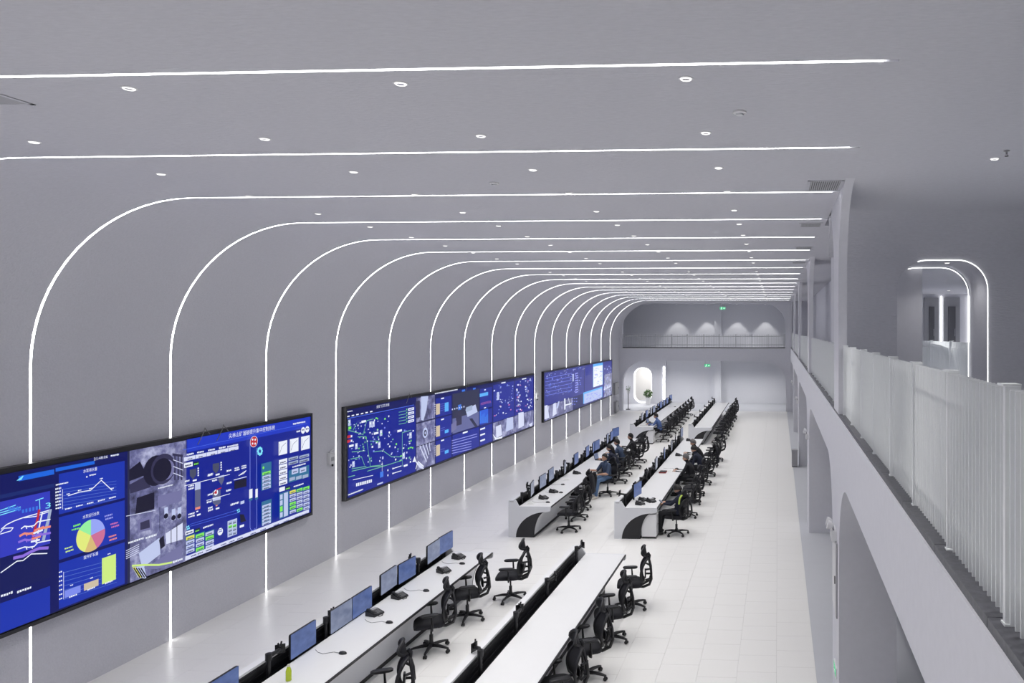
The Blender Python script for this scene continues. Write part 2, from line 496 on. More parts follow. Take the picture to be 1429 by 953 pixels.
# far end: front wall with two wide arched openings, then the back wall
def rounded(x0, x1, z0, zt, r):
    return opening_outline(x0, x1, z0, zt, r)
lo = rounded(-10.02, .52, 0, 3.22, 1.45); up = rounded(-10.05, .50, 4.03, 6.93, 1.5)
mb = MB()
mb.prism([(XW - 2.4, 0)] + lo + [(5.2, 0), (5.2, 4.0), (XW - 2.4, 4.0)], 'y', YF, YF + .45)
wall_far = structure(obj('wall_far', mb, M['plaster2'], smooth=25))
mb = MB()
mb.prism([(XW - 2.4, 4.0), (up[0][0], 4.0)] + up + [(up[-1][0], 4.0), (2.46, 4.0), (2.46, 7.3), (XW - 2.4, 7.3)], 'y', YF, YF + .45)
obj('upper_arch', mb, M['plaster2'], wall_far, smooth=25)
mb = MB(); mb.box(XW - 2.4, YF + .45, 3.6, 5.2, YB, 4.0); obj('gallery_slab', mb, M['greyfloor'], wall_far)
mb = MB(); mb.box(-10.05, YF - .02, 3.98, .5, YF + .05, 4.03); obj('slab_edge', mb, M['whitemetal'], wall_far)
mb = MB(); mb.box(-10.0, YF + .1, 4.03, .46, YF + .3, 4.09); obj('granite_kerb', mb, M['granite'], wall_far)
mb = MB(); mb.box(XW - 2.4, YB, 4.0, 2.46, YB + .2, 7.3); mb.box(-7.96, 53.2, 0, -7.9, YB + .2, 3.6); mb.box(-7.9, YB, 0, 5.2, YB + .2, 3.6); mb.box(XW - 2.4, YB, 3.4, 5.2, YB + .2, 4.0)
back = structure(obj('wall_end', mb, M['backwall']))
mb = MB(); mb.box(XW - 2.4, YF, 7.0, 2.46, YB + .2, 7.3); obj('gallery_ceiling', mb, M['plaster'], back)
mb = MB(); mb.box(XW - 2.6, YF, 0, XW - 2.4, YB + 3.2, 7.3); obj('end_side_wall', mb, M['plaster2'], back)
for z0, z1 in ((0, 3.6), (4.0, 7.0)):
    mb = MB(); mb.box(-4.43, YB - .5, z0, -3.96, YB - .03, z1)
    obj('square_column', mb, M['backwall'], back)
# niche wall with a lit pill-shaped opening
nx0, nx1, nr = -10.15, -8.86, .55
YN = 53.2
def pill(x0, x1, z0, z1, r, n=10):
    return arc(x1 - r, z0 + r, r, -90, 0, n) + arc(x1 - r, z1 - r, r, 0, 90, n) + arc(x0 + r, z1 - r, r, 90, 180, n) + arc(x0 + r, z0 + r, r, 180, 270, n)
pl = pill(nx0, nx1, .06, 2.55, nr)
n = len(pl)
right = [p for p in pl[:n // 2]]; left = [p for p in pl[n // 2:]]
xm = (nx0 + nx1) / 2
mb = MB()
mb.prism([(xm, 0), (-7.95, 0), (-7.95, 3.6), (xm, 3.6), (xm, 2.55)] + right[::-1] + [(xm, .06)], 'y', YN, YN + .5)
mb.prism([(xm, 0), (xm, .06)] + left[::-1] + [(xm, 2.55), (xm, 3.6), (XW - 2.4, 3.6), (XW - 2.4, 0)], 'y', YN, YN + .5)
nw = structure(obj('wall_niche', mb, M['plaster2'], smooth=25))
mb = MB(); mb.box(-12.3, YN + 3.0, 0, -7.2, YN + 3.1, 3.6); mb.box(-7.3, YN + .75, 0, -7.2, YN + 3, 3.6); mb.box(-12.4, YN + .75, 3.5, -7.2, YN + 3.1, 3.6)
obj('room_wall', mb, M['grain'], nw)
for j, yy in enumerate((YN - .01, YN + .49)):
    mb = MB(); mb.tube([(p[0], yy, p[1]) for p in pill(nx0 + .02, nx1 - .02, .08, 2.53, nr)], .013, 8, closed=True)
    tag(obj('edge_light', mb, M['edge'], smooth=60), ['light line around the front edge of the pill-shaped doorway at the far end', 'light line around the rear edge of the pill-shaped doorway at the far end'][j], 'light line', 'light lines of the far doorway')
for i, (x, yy, z0, z1) in enumerate(((-8.0, YN - .001, .3, 2.62), (-10.45, YF + .9, .05, 2.1))):
    mb = MB(); mb.box(x - .045, yy - .03, z0, x + .045, yy, z1)
    tag(obj('wall_light', mb, M['strip']), ['upright light bar right of the pill-shaped far doorway', 'upright light bar at the left jamb below the far gallery'][i], 'wall light', 'light bars below the far gallery')

# ------------------------------------------------------------------ recessed downlights
def make_downlight():
    t = empty('downlight', (0, 0, ZC))
    mb = MB(); mb.lathe([(.041, -.006), (.046, -.008), (.052, -.006), (.054, 0)], 22, cap=False)
    obj('trim', mb, M['trim'], t, smooth=50)
    mb = MB(); mb.lathe([(.026, -.002), (.029, -.010), (.035, -.014), (.041, -.008), (.042, -.002)], 22, cap=False); obj('luminous_ring', mb, M['lens'], t, smooth=60)
    mb = MB(); mb.lathe([(.027, -.009), (.018, -.003), (.004, -.002)], 20); obj('reflector', mb, M['reflector'], t, smooth=60)
    return t
def spot(name, loc, energy, size, blend, parent, radius=.04):
    l = bpy.data.lights.new(name, 'SPOT'); l.energy = energy; l.spot_size = R(size); l.spot_blend = blend; l.shadow_soft_size = radius
    l.color = (1.0, .985, .965)
    o = bpy.data.objects.new(name, l); COL.objects.link(o); o.parent = parent; o.location = loc
    return o
dl = make_downlight()
dl_light = bpy.data.lights.new('lamp', 'SPOT')
dl_light.energy = E_DOWN; dl_light.spot_size = R(82); dl_light.spot_blend = .6; dl_light.shadow_soft_size = .05; dl_light.color = (1.0, .985, .96)
lo_ = bpy.data.objects.new('lamp', dl_light); COL.objects.link(lo_); lo_.parent = dl; lo_.location = (0, 0, -.035)
first = True
colname = ['leftmost column', 'second column from left', 'third column from left', 'rightmost column']
for r in range(28):
    for c, x in enumerate((-7.03, -4.77, -2.72, -.65)):
        if r == 0 and c == 0: continue
        t = dl if first else copy_tree(dl)
        first = False
        yy = 5.36 + 1.485 * r; near = min(STRIPS, key=lambda s_: abs(s_ - yy))
        if abs(near - yy) < .1: yy = near - .1 if yy <= near else near + .1
        t.location = (x, yy, ZC)
        tag(t, 'round recessed ceiling downlight, %s row from camera, %s' % (ORD[r], colname[c]), 'downlight', 'downlights in the hall ceiling')
for r in range(1, 7):  # unseen rows, added to light the near end and railing
    for c, x in enumerate((-7.03, -4.77, -2.72, -.65)):
        t = copy_tree(dl); t.location = (x, 5.36 - 1.485 * r, ZC)
        tag(t, 'added round recessed ceiling downlight, unseen, %s row towards the rear, %s' % (ORD[r - 1], colname[c]), 'downlight', 'downlights in the hall ceiling')
t = copy_tree(dl); t.location = (-7.03, 5.36, ZC)
tag(t, 'round recessed ceiling downlight just outside the left edge, first row from camera', 'downlight', 'downlights in the hall ceiling')
# smoke detectors, sprinkler heads
for i, (x, y, lab) in enumerate(((-.31, 6.2, 'flat round smoke detector near the right end of the nearest downlight rows'), (-3.43, 9.05, 'flat round smoke detector in the middle of the ceiling'))):
    t = empty('smoke_detector', (x, y, ZC))
    mb = MB(); mb.lathe([(.055, -.001), (.055, -.014), (.04, -.02)], 20); obj('base', mb, M['trim'], t, smooth=40)
    mb = MB(); mb.lathe([(.032, -.02), (.03, -.032), (.01, -.036)], 16); obj('sensor', mb, M['panelgrey'], t, smooth=40)
    tag(t, lab, 'smoke detector', 'smoke detectors')
t = copy_tree(dl); t.location = (2.25, 8.04, ZC)
tag(t, 'lone round downlight in the dim ceiling above the near gallery', 'downlight')
for ch in list(t.children):
    if ch.type == 'LIGHT':
        ch.data = ch.data.copy(); ch.data.energy = 150; ch.data.spot_size = R(120)
for i, (x, y) in enumerate(((3.7, 8.0), (2.3, 3.5), (2.3, -.5))):  # unseen lamps, added to brighten the cross wall and near railing
    t = copy_tree(dl); t.location = (x, y, ZC)
    for ch in list(t.children):
        if ch.type == 'LIGHT':
            ch.data = ch.data.copy(); ch.data.energy = 300 if i == 0 else 190; ch.data.spot_size = R(125); ch.data.shadow_soft_size = .25
    tag(t, 'added downlight above the near gallery outside the right edge, %s' % ['farthest one', 'middle one', 'nearest one'][i], 'downlight', 'added near gallery downlights')
t = copy_tree(dl); t.location = (2.72, CW + .4, OT)
for ch in list(t.children):
    if ch.type == 'LIGHT':
        ch.data = ch.data.copy(); ch.data.energy = 13; ch.data.spot_size = R(140)
tag(t, 'small downlight in the soffit of the arched gallery opening', 'downlight')
t = empty('sprinkler', (2.27, 7.69, ZC))
mb = MB(); mb.lathe([(.03, -.001), (.03, -.008), (.01, -.012), (.01, -.04)], 12); obj('body', mb, M['grey'], t, smooth=40)
mb = MB(); mb.lathe([(.02, -.055), (.02, -.058)], 12); mb.tube([(.008, 0, -.038), (.014, 0, -.048), (.004, 0, -.056)], .002, 5); obj('deflector', mb, M['ventdark'], t)
tag(t, 'small sprinkler head beside the lone gallery downlight', 'sprinkler')
# ceiling vents
def vent(x0, x1, y0, y1, label, n=14, along='y', z=ZC):
    t = empty('ceiling_vent', ((x0 + x1) / 2, (y0 + y1) / 2, z))
    a, b = (x1 - x0) / 2, (y1 - y0) / 2
    mb = MB(); mb.box(-a, -b, -.003, a, b, -.001); obj('backing', mb, M['ventdark'], t)
    mb = MB(); f = .035
    mb.box(-a, -b, -.006, a, -b + f, -.001); mb.box(-a, b - f, -.006, a, b, -.001); mb.box(-a, -b, -.006, -a + f, b, -.001); mb.box(a - f, -b, -.006, a, b, -.001)
    obj('frame', mb, M['plaster'], t)
    s = MB()
    if along == 'y': s.box(-.009, -b + f, -.005, .009, b - f, -.003)
    else: s.box(-a + f, -.009, -.005, a - f, .009, -.003)
    sm = s.mesh('slat'); sm.materials.append(M['vent'])
    for i in range(n):
        u = (i + .5) / n
        link('slat', sm, None, t, ((-a + f + (2 * a - 2 * f) * u, 0, 0) if along == 'y' else (0, -b + f + (2 * b - 2 * f) * u, 0)))
    tag(t, label, 'vent', 'ceiling vents')
vent(.36, .79, 9.12, 9.78, 'slatted ceiling vent at the right ceiling edge, nearest of the row')
vent(.36, .76, 12.72, 13.25, 'slatted ceiling vent at the right ceiling edge, second of the row')
vent(.36, .76, 16.4, 16.9, 'slatted ceiling vent at the right ceiling edge, third of the row')
vent(.36, .76, 20.0, 20.5, 'slatted ceiling vent at the right ceiling edge, farthest of the row')
vent(-7.4, -5.86, 5.36, 5.72, 'long slatted ceiling vent cut by the left edge of the photo', 30, 'x')

# far gallery downlights washing the back wall
for i, x in enumerate((-7.08, -4.99, -2.86, -.88)):
    t = copy_tree(dl); t.location = (x, YB - .75, ZC)
    for ch in list(t.children):
        if ch.type == 'LIGHT':
            ch.data = bpy.data.lights.new('lamp', 'SPOT'); l = ch.data
            l.energy = E_WASH; l.spot_size = R(66); l.spot_blend = .35; l.shadow_soft_size = .03; l.color = (1, .99, .97)
    tag(t, 'downlight above the far gallery, %s of its four from the left' % ORD[i], 'downlight', 'far gallery downlights')
for i, x in enumerate((-8.6, -5.9, -3.2, -.6)):  # second row, added as general light for the dim far gallery
    t = copy_tree(dl); t.location = (x, 50.4, ZC)
    for ch in list(t.children):
        if ch.type == 'LIGHT':
            ch.data = bpy.data.lights.new('lamp', 'SPOT'); l = ch.data
            l.energy = 70; l.spot_size = R(140); l.spot_blend = .8; l.shadow_soft_size = .05
    tag(t, 'added downlight close behind the far gallery railing, %s from the left' % ORD[i], 'downlight', 'far gallery downlights')
for i, (x, y) in enumerate(((3.6, 15.2), (4.9, 18.5), (5.2, 23.5), (6.3, 24.0))):  # unseen lamps, added to light the side room
    t = copy_tree(dl); t.location = (x, y, 6.42)
    for ch in list(t.children):
        if ch.type == 'LIGHT':
            ch.data = bpy.data.lights.new('lamp', 'SPOT'); l = ch.data
            l.energy = E_ROOM; l.spot_size = R(110); l.spot_blend = .6; l.shadow_soft_size = .05
    tag(t, 'added small ceiling downlight of the room behind the gallery opening, %s by distance' % ORD[i], 'downlight', 'added side room downlights')
for i, (x, y, z) in enumerate([(-7.6, 51.2, 3.6), (-5.4, 51.2, 3.6), (-2.6, 51.2, 3.6), (-.6, 51.2, 3.6), (2.9, 15.5, 3.86), (2.9, 6.0, 3.86), (2.9, 25.0, 3.86), (2.9, 34.6, 3.86), (2.9, 44.0, 3.86), (-10.9, 51.2, 3.6)]):  # unseen lamps, added to brighten the space below the galleries
    t = copy_tree(dl); t.location = (x, y, z)
    for ch in list(t.children):
        if ch.type == 'LIGHT':
            ch.data = bpy.data.lights.new('lamp', 'SPOT'); l = ch.data
            l.energy = E_UNDER if y > 49 else 50; l.spot_size = R(130); l.spot_blend = .8; l.shadow_soft_size = .05; l.color = (1, .99, .97)
    tag(t, ('added downlight under the far gallery, %s from the left' % ORD[i] if i < 4 else 'added downlight under the far gallery in its left corner' if i == 9 else 'added downlight behind the right-hand arcade, number %s of its row' % ['one', 'two', 'three', 'four', 'five'][i - 4]), 'downlight', 'added downlights below the galleries')
t = empty('downlight', (-9.5, YN + 1.6, 3.5))
spot('lamp', (0, 0, -.06), 420, 150, .8, t, .08)
mb = MB(); mb.lathe([(.09, -.001), (.09, -.02), (.06, -.03)], 20); obj('lens', mb, M['lens'], t)
tag(t, 'bright downlight inside the room behind the pill-shaped far doorway', 'downlight')

# ------------------------------------------------------------------ railings
def railing(name, p0, p1, z0, z1, pitch, post_every, label, single=True, mt=None, fin=.05, posts=None, thick=.008, pw=.014, cr=.009):
    mt = mt or M['rail']
    p0 = Vector((p0[0], p0[1], z0)); p1 = Vector((p1[0], p1[1], z0))
    L = (p1 - p0).length
    t = empty(name, tuple(p0), math.atan2(p1.y - p0.y, p1.x - p0.x))
    H = z1 - z0
    fb = MB(); fb.box(-thick / 2, -fin / 2, .02, thick / 2, fin / 2, H - .004)
    pb = MB(); pb.box(-pw, -.03, 0, pw, .03, H + .006)
    cap = MB(); cap.box(-.006, -.034, H + .006, .075, .034, H + .014)
    foot = MB(); foot.box(-.025, -.035, 0, .025, .035, .008)
    fme = fb.mesh('bar'); fme.materials.append(mt)
    pme = pb.mesh('post'); pme.materials.append(mt); kme = cap.mesh('cap_plate'); kme.materials.append(mt); ome = foot.mesh('foot_plate'); ome.materials.append(mt)
    ps = posts if posts is not None else [i * post_every for i in range(int(L / post_every) + 1)]
    big = MB()
    for x in ps:
        q = link('post', pme, None, t, (x, 0, 0)); link('cap_plate', kme, None, q); link('foot_plate', ome, None, q)
    nb = int(L / pitch)
    for i in range(nb + 1):
        x = i * pitch
        if any(abs(x - q) < pitch * .45 for q in ps): continue
        if single: link('bar', fme, None, t, (x, 0, 0))
        else: big.box(x - thick / 2, -fin / 2, .02, x + thick / 2, fin / 2, H - .004)
    if not single: tag(obj('bars', big, mt, t), kind='stuff')
    for z in (.16, H - .13):
        mb = MB(); mb.tube([(0, 0, z), (L, 0, z)], cr, 8); obj('crossbar', mb, mt, t, smooth=60)
    tag(t, label, 'railing')
    return t
XR = .885; ZT = ZL + .045
railing('gallery_railing', (XR, 1.95), (XR, 10.03), ZT, 5.0, .0615, 1, 'near white fin railing on the right-hand gallery ledge', posts=[.0, .98, 1.96, 2.94, 3.92, 4.94, 5.94, 7.01, 8.05])
names = ['second', 'third', 'fourth', 'fifth']
for k in range(4):
    a, b = 10.95 + 9.6 * k, 19.65 + 9.6 * k
    if k == 3: b = 48.3
    railing('gallery_railing', (XR, a), (XR, b), ZT, 5.0, .0615, 1.0, 'white fin railing of the right-hand gallery, %s bay from the camera' % names[k], single=False)
railing('far_railing', (-9.98, YF + .2), (.44, YF + .2), 4.09, 4.92, .11, 1.04, 'grey bar railing across the far gallery above the doorway', single=True, mt=M['farrail'], fin=.03, thick=.022, pw=.03, cr=.022)
railing('room_railing', (3.1, 17.6), (3.95, 13.5), ZL + .02, 4.98, .06, 1.0, 'pale fin railing behind the arched gallery opening', single=False)

GFX = {
 'map': ('three-dimensional mine map on blue', [
  ('r','n0',[4.3,1.27,10.12,3.33]),('r','n2',[4.3,3.02,10.12,3.07]),('r','b4',[9.62,3.2,10.12,3.27]),('p','cy',[9.591,3.213,9.675,3.263,9.69,3.26,9.657,3.212]),
  ('r','v1',[4.3,2.25,10.06,2.98]),('r','n3',[4.3,1.78,10.06,2.25]),('r','b3',[4.3,1.27,10.06,1.66]),('l','cy',[0.012,9.379,2.868,9.579,2.893]),('l','cy',[0.012,9.379,2.839,9.645,2.853]),
  ('l','cy',[0.012,9.379,2.809,9.627,2.827]),('r','c2',[9.478,2.845,9.495,2.898]),('r','c2',[9.497,2.831,9.514,2.882]),('r','c2',[9.516,2.836,9.533,2.866]),
  ('r','c2',[9.534,2.822,9.552,2.885]),('r','c2',[9.553,2.827,9.571,2.869]),('r','c2',[9.573,2.813,9.591,2.852]),('r','c2',[9.592,2.818,9.61,2.872]),('r','c2',[9.611,2.804,9.629,2.855]),
  ('r','c2',[9.63,2.809,9.648,2.839]),('r','c2',[9.663,2.765,9.69,2.813]),('r','c2',[9.709,2.764,9.736,2.813]),('r','c2',[9.756,2.764,9.784,2.813]),('r','c2',[9.804,2.764,9.831,2.813]),
  ('r','c2',[9.851,2.763,9.879,2.813]),('l','w0',[0.014,9.391,2.625,9.46,2.666,9.555,2.689,9.687,2.704,9.849,2.708,10.068,2.717]),('l','w0',[0.012,9.687,2.698,9.849,2.677,10.061,2.7]),
  ('l','w0',[0.012,9.379,2.587,9.425,2.627,9.543,2.603,9.513,2.569,9.379,2.563]),('l','cy',[0.01,9.902,2.898,9.908,2.761]),('l','cy',[0.012,9.849,2.892,9.899,2.899,9.957,2.905]),
  ('l','re',[0.035,9.897,2.751,9.88,2.657,9.861,2.588,9.83,2.485,9.805,2.369]),('l','w0',[0.02,9.944,2.715,9.912,2.587,9.88,2.435,9.855,2.319]),('l','g1',[0.045,10.055,2.714,10.028,2.583,9.989,2.455,9.957,2.327]),
  ('l','w0',[0.016,9.651,2.563,9.693,2.584,9.749,2.565,9.824,2.558,9.874,2.597,9.938,2.593,10.055,2.586]),('l','w0',[0.012,9.712,2.577,9.724,2.543]),('l','w0',[0.012,9.786,2.564,9.801,2.536]),
  ('l','or',[0.03,9.631,2.471,9.693,2.487,9.749,2.468,9.824,2.46,9.874,2.498,9.938,2.494,10.055,2.486]),('l','or',[0.012,9.712,2.48,9.724,2.446]),('l','or',[0.012,9.786,2.466,9.801,2.438]),
  ('l','vi',[0.03,9.615,2.392,9.693,2.403,9.749,2.382,9.824,2.374,9.874,2.412,9.938,2.407,10.055,2.398]),('l','vi',[0.012,9.712,2.395,9.724,2.361]),('l','vi',[0.012,9.786,2.381,9.801,2.352]),
  ('l','w0',[0.016,9.595,2.301,9.693,2.306,9.749,2.285,9.824,2.276,9.874,2.313,9.938,2.308,10.055,2.298]),('l','w0',[0.012,9.712,2.298,9.724,2.264]),('l','w0',[0.012,9.786,2.283,9.801,2.254]),
  ('l','vi',[0.04,9.55,2.2,9.672,2.191,9.783,2.218,9.896,2.23,10.018,2.2]),('l','w0',[0.014,9.379,2.061,9.59,2.147,9.672,2.131,9.783,2.185,10.006,2.128]),
  ('l','w0',[0.025,9.783,2.35,9.896,2.346]),('l','or',[0.025,9.794,2.385,9.91,2.387]),('l','vi',[0.025,9.805,2.421,9.925,2.427]),('l','w0',[0.025,9.817,2.456,9.939,2.468]),
  ('l','or',[0.025,9.828,2.492,9.954,2.509]),('t','w0',[9.379,1.736,9.537,1.773]),('t','w0',[9.59,1.716,9.788,1.754]),('w','cy',[9.983,2.75,10.057,2.827,'3']),
  
 ]),
 'charts': ('line, pie and bar charts on blue', [
  ('r','n0',[10.12,1.27,11.32,3.33]),('r','b2',[10.19,2.62,11.27,3.19]),('r','b2',[10.19,1.98,11.27,2.58]),('r','b2',[10.19,1.29,11.27,1.93]),('r','b4',[10.14,3.23,10.75,3.28]),
  ('w','w0',[10.738,3.285,10.97,3.327,'21:48:06']),('t','w0',[11.022,3.291,11.164,3.322]),('w','w0',[10.566,3.131,10.791,3.184,'水泵排水量']),('c','w0',[10.622,3.067,0.012]),
  ('t','w0',[10.665,3.065,10.771,3.092]),('l','g2',[0.006,10.236,2.964,11.118,2.909]),('t','w0',[10.136,2.973,10.221,3.002]),('l','g2',[0.006,10.236,2.918,11.118,2.862]),
  ('t','w0',[10.136,2.928,10.221,2.956]),('l','g2',[0.006,10.236,2.872,11.118,2.815]),('t','w0',[10.136,2.882,10.221,2.911]),('l','g2',[0.006,10.236,2.826,11.118,2.768]),
  ('t','w0',[10.136,2.837,10.221,2.865]),('l','g2',[0.006,10.236,2.78,11.118,2.721]),('t','w0',[10.136,2.791,10.221,2.82]),('l','g2',[0.006,10.236,2.734,11.118,2.673]),
  ('t','w0',[10.136,2.746,10.221,2.774]),('l','g2',[0.006,10.236,2.688,11.118,2.626]),('t','w0',[10.136,2.7,10.221,2.729]),('l','w0',[0.012,10.325,2.855,10.502,2.87,10.681,2.858,10.856,2.97,11.04,2.783]),
  ('t','w0',[10.301,2.869,10.35,2.89]),('t','w0',[10.476,2.884,10.528,2.905]),('t','w0',[10.655,2.873,10.708,2.894]),('t','w0',[10.829,2.985,10.883,3.006]),
  ('t','w0',[11.012,2.798,11.068,2.82]),('t','w0',[10.276,2.662,10.381,2.685]),('t','w0',[10.445,2.661,10.553,2.685]),('t','w0',[10.619,2.661,10.731,2.685]),
  ('t','w0',[10.798,2.66,10.914,2.684]),('t','w0',[10.984,2.66,11.104,2.684]),('t','w0',[10.136,3.033,10.322,3.058]),('l','w0',[0.006,10.236,2.964,10.236,2.683]),
  ('w','w0',[10.55,2.467,10.818,2.52,'水泵运行台数']),('pie','',[10.681,2.193,0.235]),('t','g4',[10.4,2.388,10.521,2.417]),('t','g4',[10.375,2.336,10.496,2.365]),
  ('t','y1',[10.267,2.1,10.385,2.129]),('t','y1',[10.282,2.053,10.4,2.081]),('t','v2',[10.907,2.403,11.04,2.433]),('t','v2',[10.918,2.354,11.05,2.385]),('t','pk',[11.005,2.256,11.139,2.286]),
  ('t','pk',[11.022,2.208,11.157,2.239]),('t','or',[10.977,2.073,11.111,2.104]),('t','or',[10.987,2.021,11.121,2.052]),('w','w0',[10.56,1.874,10.798,1.927,'提升矿石量']),
  ('l','g2',[0.006,10.245,1.785,11.111,1.72]),('t','w0',[10.178,1.795,10.227,1.821]),('l','g2',[0.006,10.245,1.722,11.111,1.661]),('t','w0',[10.178,1.732,10.227,1.758]),
  ('l','g2',[0.006,10.245,1.659,11.111,1.602]),('t','w0',[10.178,1.669,10.227,1.695]),('l','g2',[0.006,10.245,1.596,11.111,1.543]),('t','w0',[10.178,1.607,10.227,1.632]),
  ('l','g2',[0.006,10.245,1.532,11.111,1.484]),('t','w0',[10.178,1.544,10.227,1.57]),('l','g2',[0.006,10.245,1.469,11.111,1.425]),('t','w0',[10.178,1.481,10.227,1.507]),
  ('l','g2',[0.006,10.245,1.406,11.111,1.366]),('t','w0',[10.178,1.418,10.227,1.444]),('l','w0',[0.006,10.245,1.796,10.245,1.412]),('r','v3',[10.261,1.418,10.508,1.521]),
  ('r','t1',[10.56,1.419,10.798,1.519]),('r','y1',[10.856,1.414,11.096,1.803]),('t','w0',[10.344,1.557,10.388,1.577]),('t','w0',[10.658,1.558,10.704,1.579]),
  ('t','w0',[10.952,1.826,11.001,1.847]),('t','w0',[10.328,1.394,10.448,1.42]),('t','w0',[10.615,1.4,10.741,1.427]),('t','w0',[10.907,1.397,11.04,1.425]),
  
 ]),
 'cams': ('monochrome surveillance pictures of machinery', [
  ('r','d2',[11.32,1.27,12.5,3.33]),('G','feed',[11.36,2.5,12.5,3.33]),('p','d0',[11.354,3.036,11.554,3.131,11.681,2.897,11.354,2.856]),('p','d1',[11.354,2.804,11.681,2.883,11.762,2.681,11.369,2.659]),
  ('c','d0',[11.86,2.93,0.247]),('c','d1',[12.01,2.929,0.251]),('c','m1',[12.078,2.903,0.165]),('c','d0',[11.993,2.919,0.19]),('p','d1',[12.198,3.157,12.421,3.093,12.421,3.051,12.198,3.116]),
  ('l','d1',[0.03,12.251,3.121,12.251,2.705]),('l','d1',[0.03,12.321,3.11,12.321,2.691]),('l','d1',[0.03,12.393,3.098,12.393,2.677]),('l','l2',[0.012,12.216,3.044,12.421,2.947]),
  ('l','l2',[0.012,12.216,2.933,12.421,2.834]),('l','l2',[0.012,12.216,2.823,12.421,2.722]),('G','feed',[11.36,1.92,11.93,2.5]),('G','feed',[11.94,1.92,12.5,2.5]),
  ('p','d0',[11.492,2.567,11.827,2.587,11.827,2.319,11.461,2.314]),('p','m1',[11.508,2.211,11.762,2.214,11.778,1.996,11.508,2.015]),('p','d1',[11.554,2.16,11.729,2.169,11.739,2.033,11.554,2.042]),
  ('r','l1',[12.027,2.095,12.102,2.285]),('c','d0',[12.061,2.141,0.044]),('r','l1',[12.181,2.029,12.258,2.222]),('c','d0',[12.216,2.075,0.045]),('r','l1',[12.304,2.026,12.382,2.221]),
  ('c','d0',[12.339,2.073,0.044]),('l','l2',[0.01,11.294,2.328,11.843,2.288]),('r','m1',[11.893,2.317,12.393,2.506]),('G','feed',[11.36,1.27,12.5,1.92]),
  ('p','l1',[11.523,1.683,11.926,1.822,11.943,1.547,11.586,1.428]),('p','d0',[11.916,1.784,12.01,1.84,12.037,1.655,11.949,1.626]),('p','l2',[12.051,1.856,12.411,1.943,12.411,1.662,12.061,1.676]),
  ('p','m1',[11.617,1.405,12.4,1.581,12.4,1.3,11.876,1.324]),('l','d1',[0.015,12.164,1.881,12.164,1.647]),('l','d1',[0.015,12.286,1.947,12.286,1.613]),('l','y1',[0.03,11.4,1.525,11.617,1.471,11.909,1.381,12.181,1.339]),
  ('p','l1',[11.4,1.499,11.617,1.458,11.681,1.226,11.508,1.309]),('p','y2',[11.4,1.499,11.461,1.485,11.58,1.28,11.523,1.299]),('l','d0',[0.02,11.43,1.477,11.539,1.299]),
  ('l','d0',[0.02,11.473,1.463,11.583,1.285]),('l','d0',[0.02,11.517,1.45,11.627,1.27]),('l','d0',[0.02,11.561,1.436,11.672,1.256]),('l','l2',[0.01,11.285,1.792,11.523,1.827]),
  ('l','l2',[0.01,11.285,1.761,11.523,1.796]),('l','l2',[0.01,11.285,1.73,11.523,1.765]),('l','l2',[0.01,11.285,1.699,11.523,1.733]),('l','l2',[0.01,11.285,1.669,11.523,1.702]),
  ('t','w0',[11.324,1.883,11.617,1.92]),('t','w0',[11.649,1.871,11.86,1.908]),('t','w0',[11.893,2.619,12.198,2.643]),('t','w0',[12.198,1.311,12.4,1.355]),
  
 ]),
 'hoist': ('hoist control diagram with tables on deep blue', [
  ('r','n1',[12.5,1.27,15.97,3.34]),('r','b5',[12.52,3.12,15.95,3.34]),('l','b6',[0.01,12.434,3.176,15.852,3.206]),('w','w0',[13.507,3.214,14.791,3.305,'尖林山矿溜破提升集中控制系统']),
  ('t','w0',[15.365,3.231,15.777,3.272]),('r','l2',[12.444,2.977,13.757,3.044]),('l','b3',[0.008,12.702,2.976,12.702,3.062]),('l','b3',[0.008,12.959,2.974,12.959,3.062]),
  ('l','b3',[0.008,13.226,2.973,13.226,3.062]),('l','b3',[0.008,13.491,2.971,13.491,3.063]),('t','w0',[12.506,3.062,12.661,3.096]),('t','w0',[12.74,3.06,12.901,3.095]),
  ('t','w0',[12.998,3.057,13.165,3.093]),('t','w0',[13.258,3.055,13.432,3.091]),('t','w0',[13.465,3.049,13.744,3.086]),('t','d3',[12.524,2.986,12.628,3.008]),
  ('t','d3',[12.766,2.982,12.874,3.005]),('t','d3',[13.057,2.977,13.169,3.001]),('t','d3',[13.299,2.973,13.415,2.997]),('t','d3',[13.55,2.969,13.67,2.994]),
  ('r','w0',[12.444,2.864,12.635,2.943]),('t','d3',[12.473,2.879,12.613,2.913]),('r','d4',[12.654,2.861,12.778,2.926]),('t','g4',[12.665,2.873,12.763,2.902]),
  ('p','st',[12.568,2.813,12.717,2.809,12.717,2.7,12.65,2.638,12.635,2.641,12.568,2.711]),('t','w0',[12.459,2.614,12.561,2.647]),('r','w0',[12.635,2.595,12.725,2.624]),
  ('r','w0',[12.744,2.79,12.774,2.816]),('r','w0',[12.744,2.749,12.774,2.775]),('r','w0',[12.744,2.709,12.774,2.735]),('r','w0',[12.744,2.669,12.774,2.695]),
  ('p','st',[13.097,2.82,13.258,2.815,13.258,2.701,13.185,2.637,13.169,2.64,13.097,2.713]),('t','w0',[12.978,2.612,13.089,2.647]),('r','w0',[13.169,2.593,13.266,2.623]),
  ('r','w0',[13.287,2.795,13.32,2.822]),('r','w0',[13.287,2.753,13.32,2.78]),('r','w0',[13.287,2.711,13.32,2.738]),('r','w0',[13.287,2.669,13.32,2.696]),
  ('l','w0',[0.01,12.444,2.56,13.52,2.553]),('r','l1',[12.68,2.434,12.808,2.558]),('r','s2',[12.68,2.133,12.808,2.434]),('r','or',[12.687,2.091,12.801,2.132]),
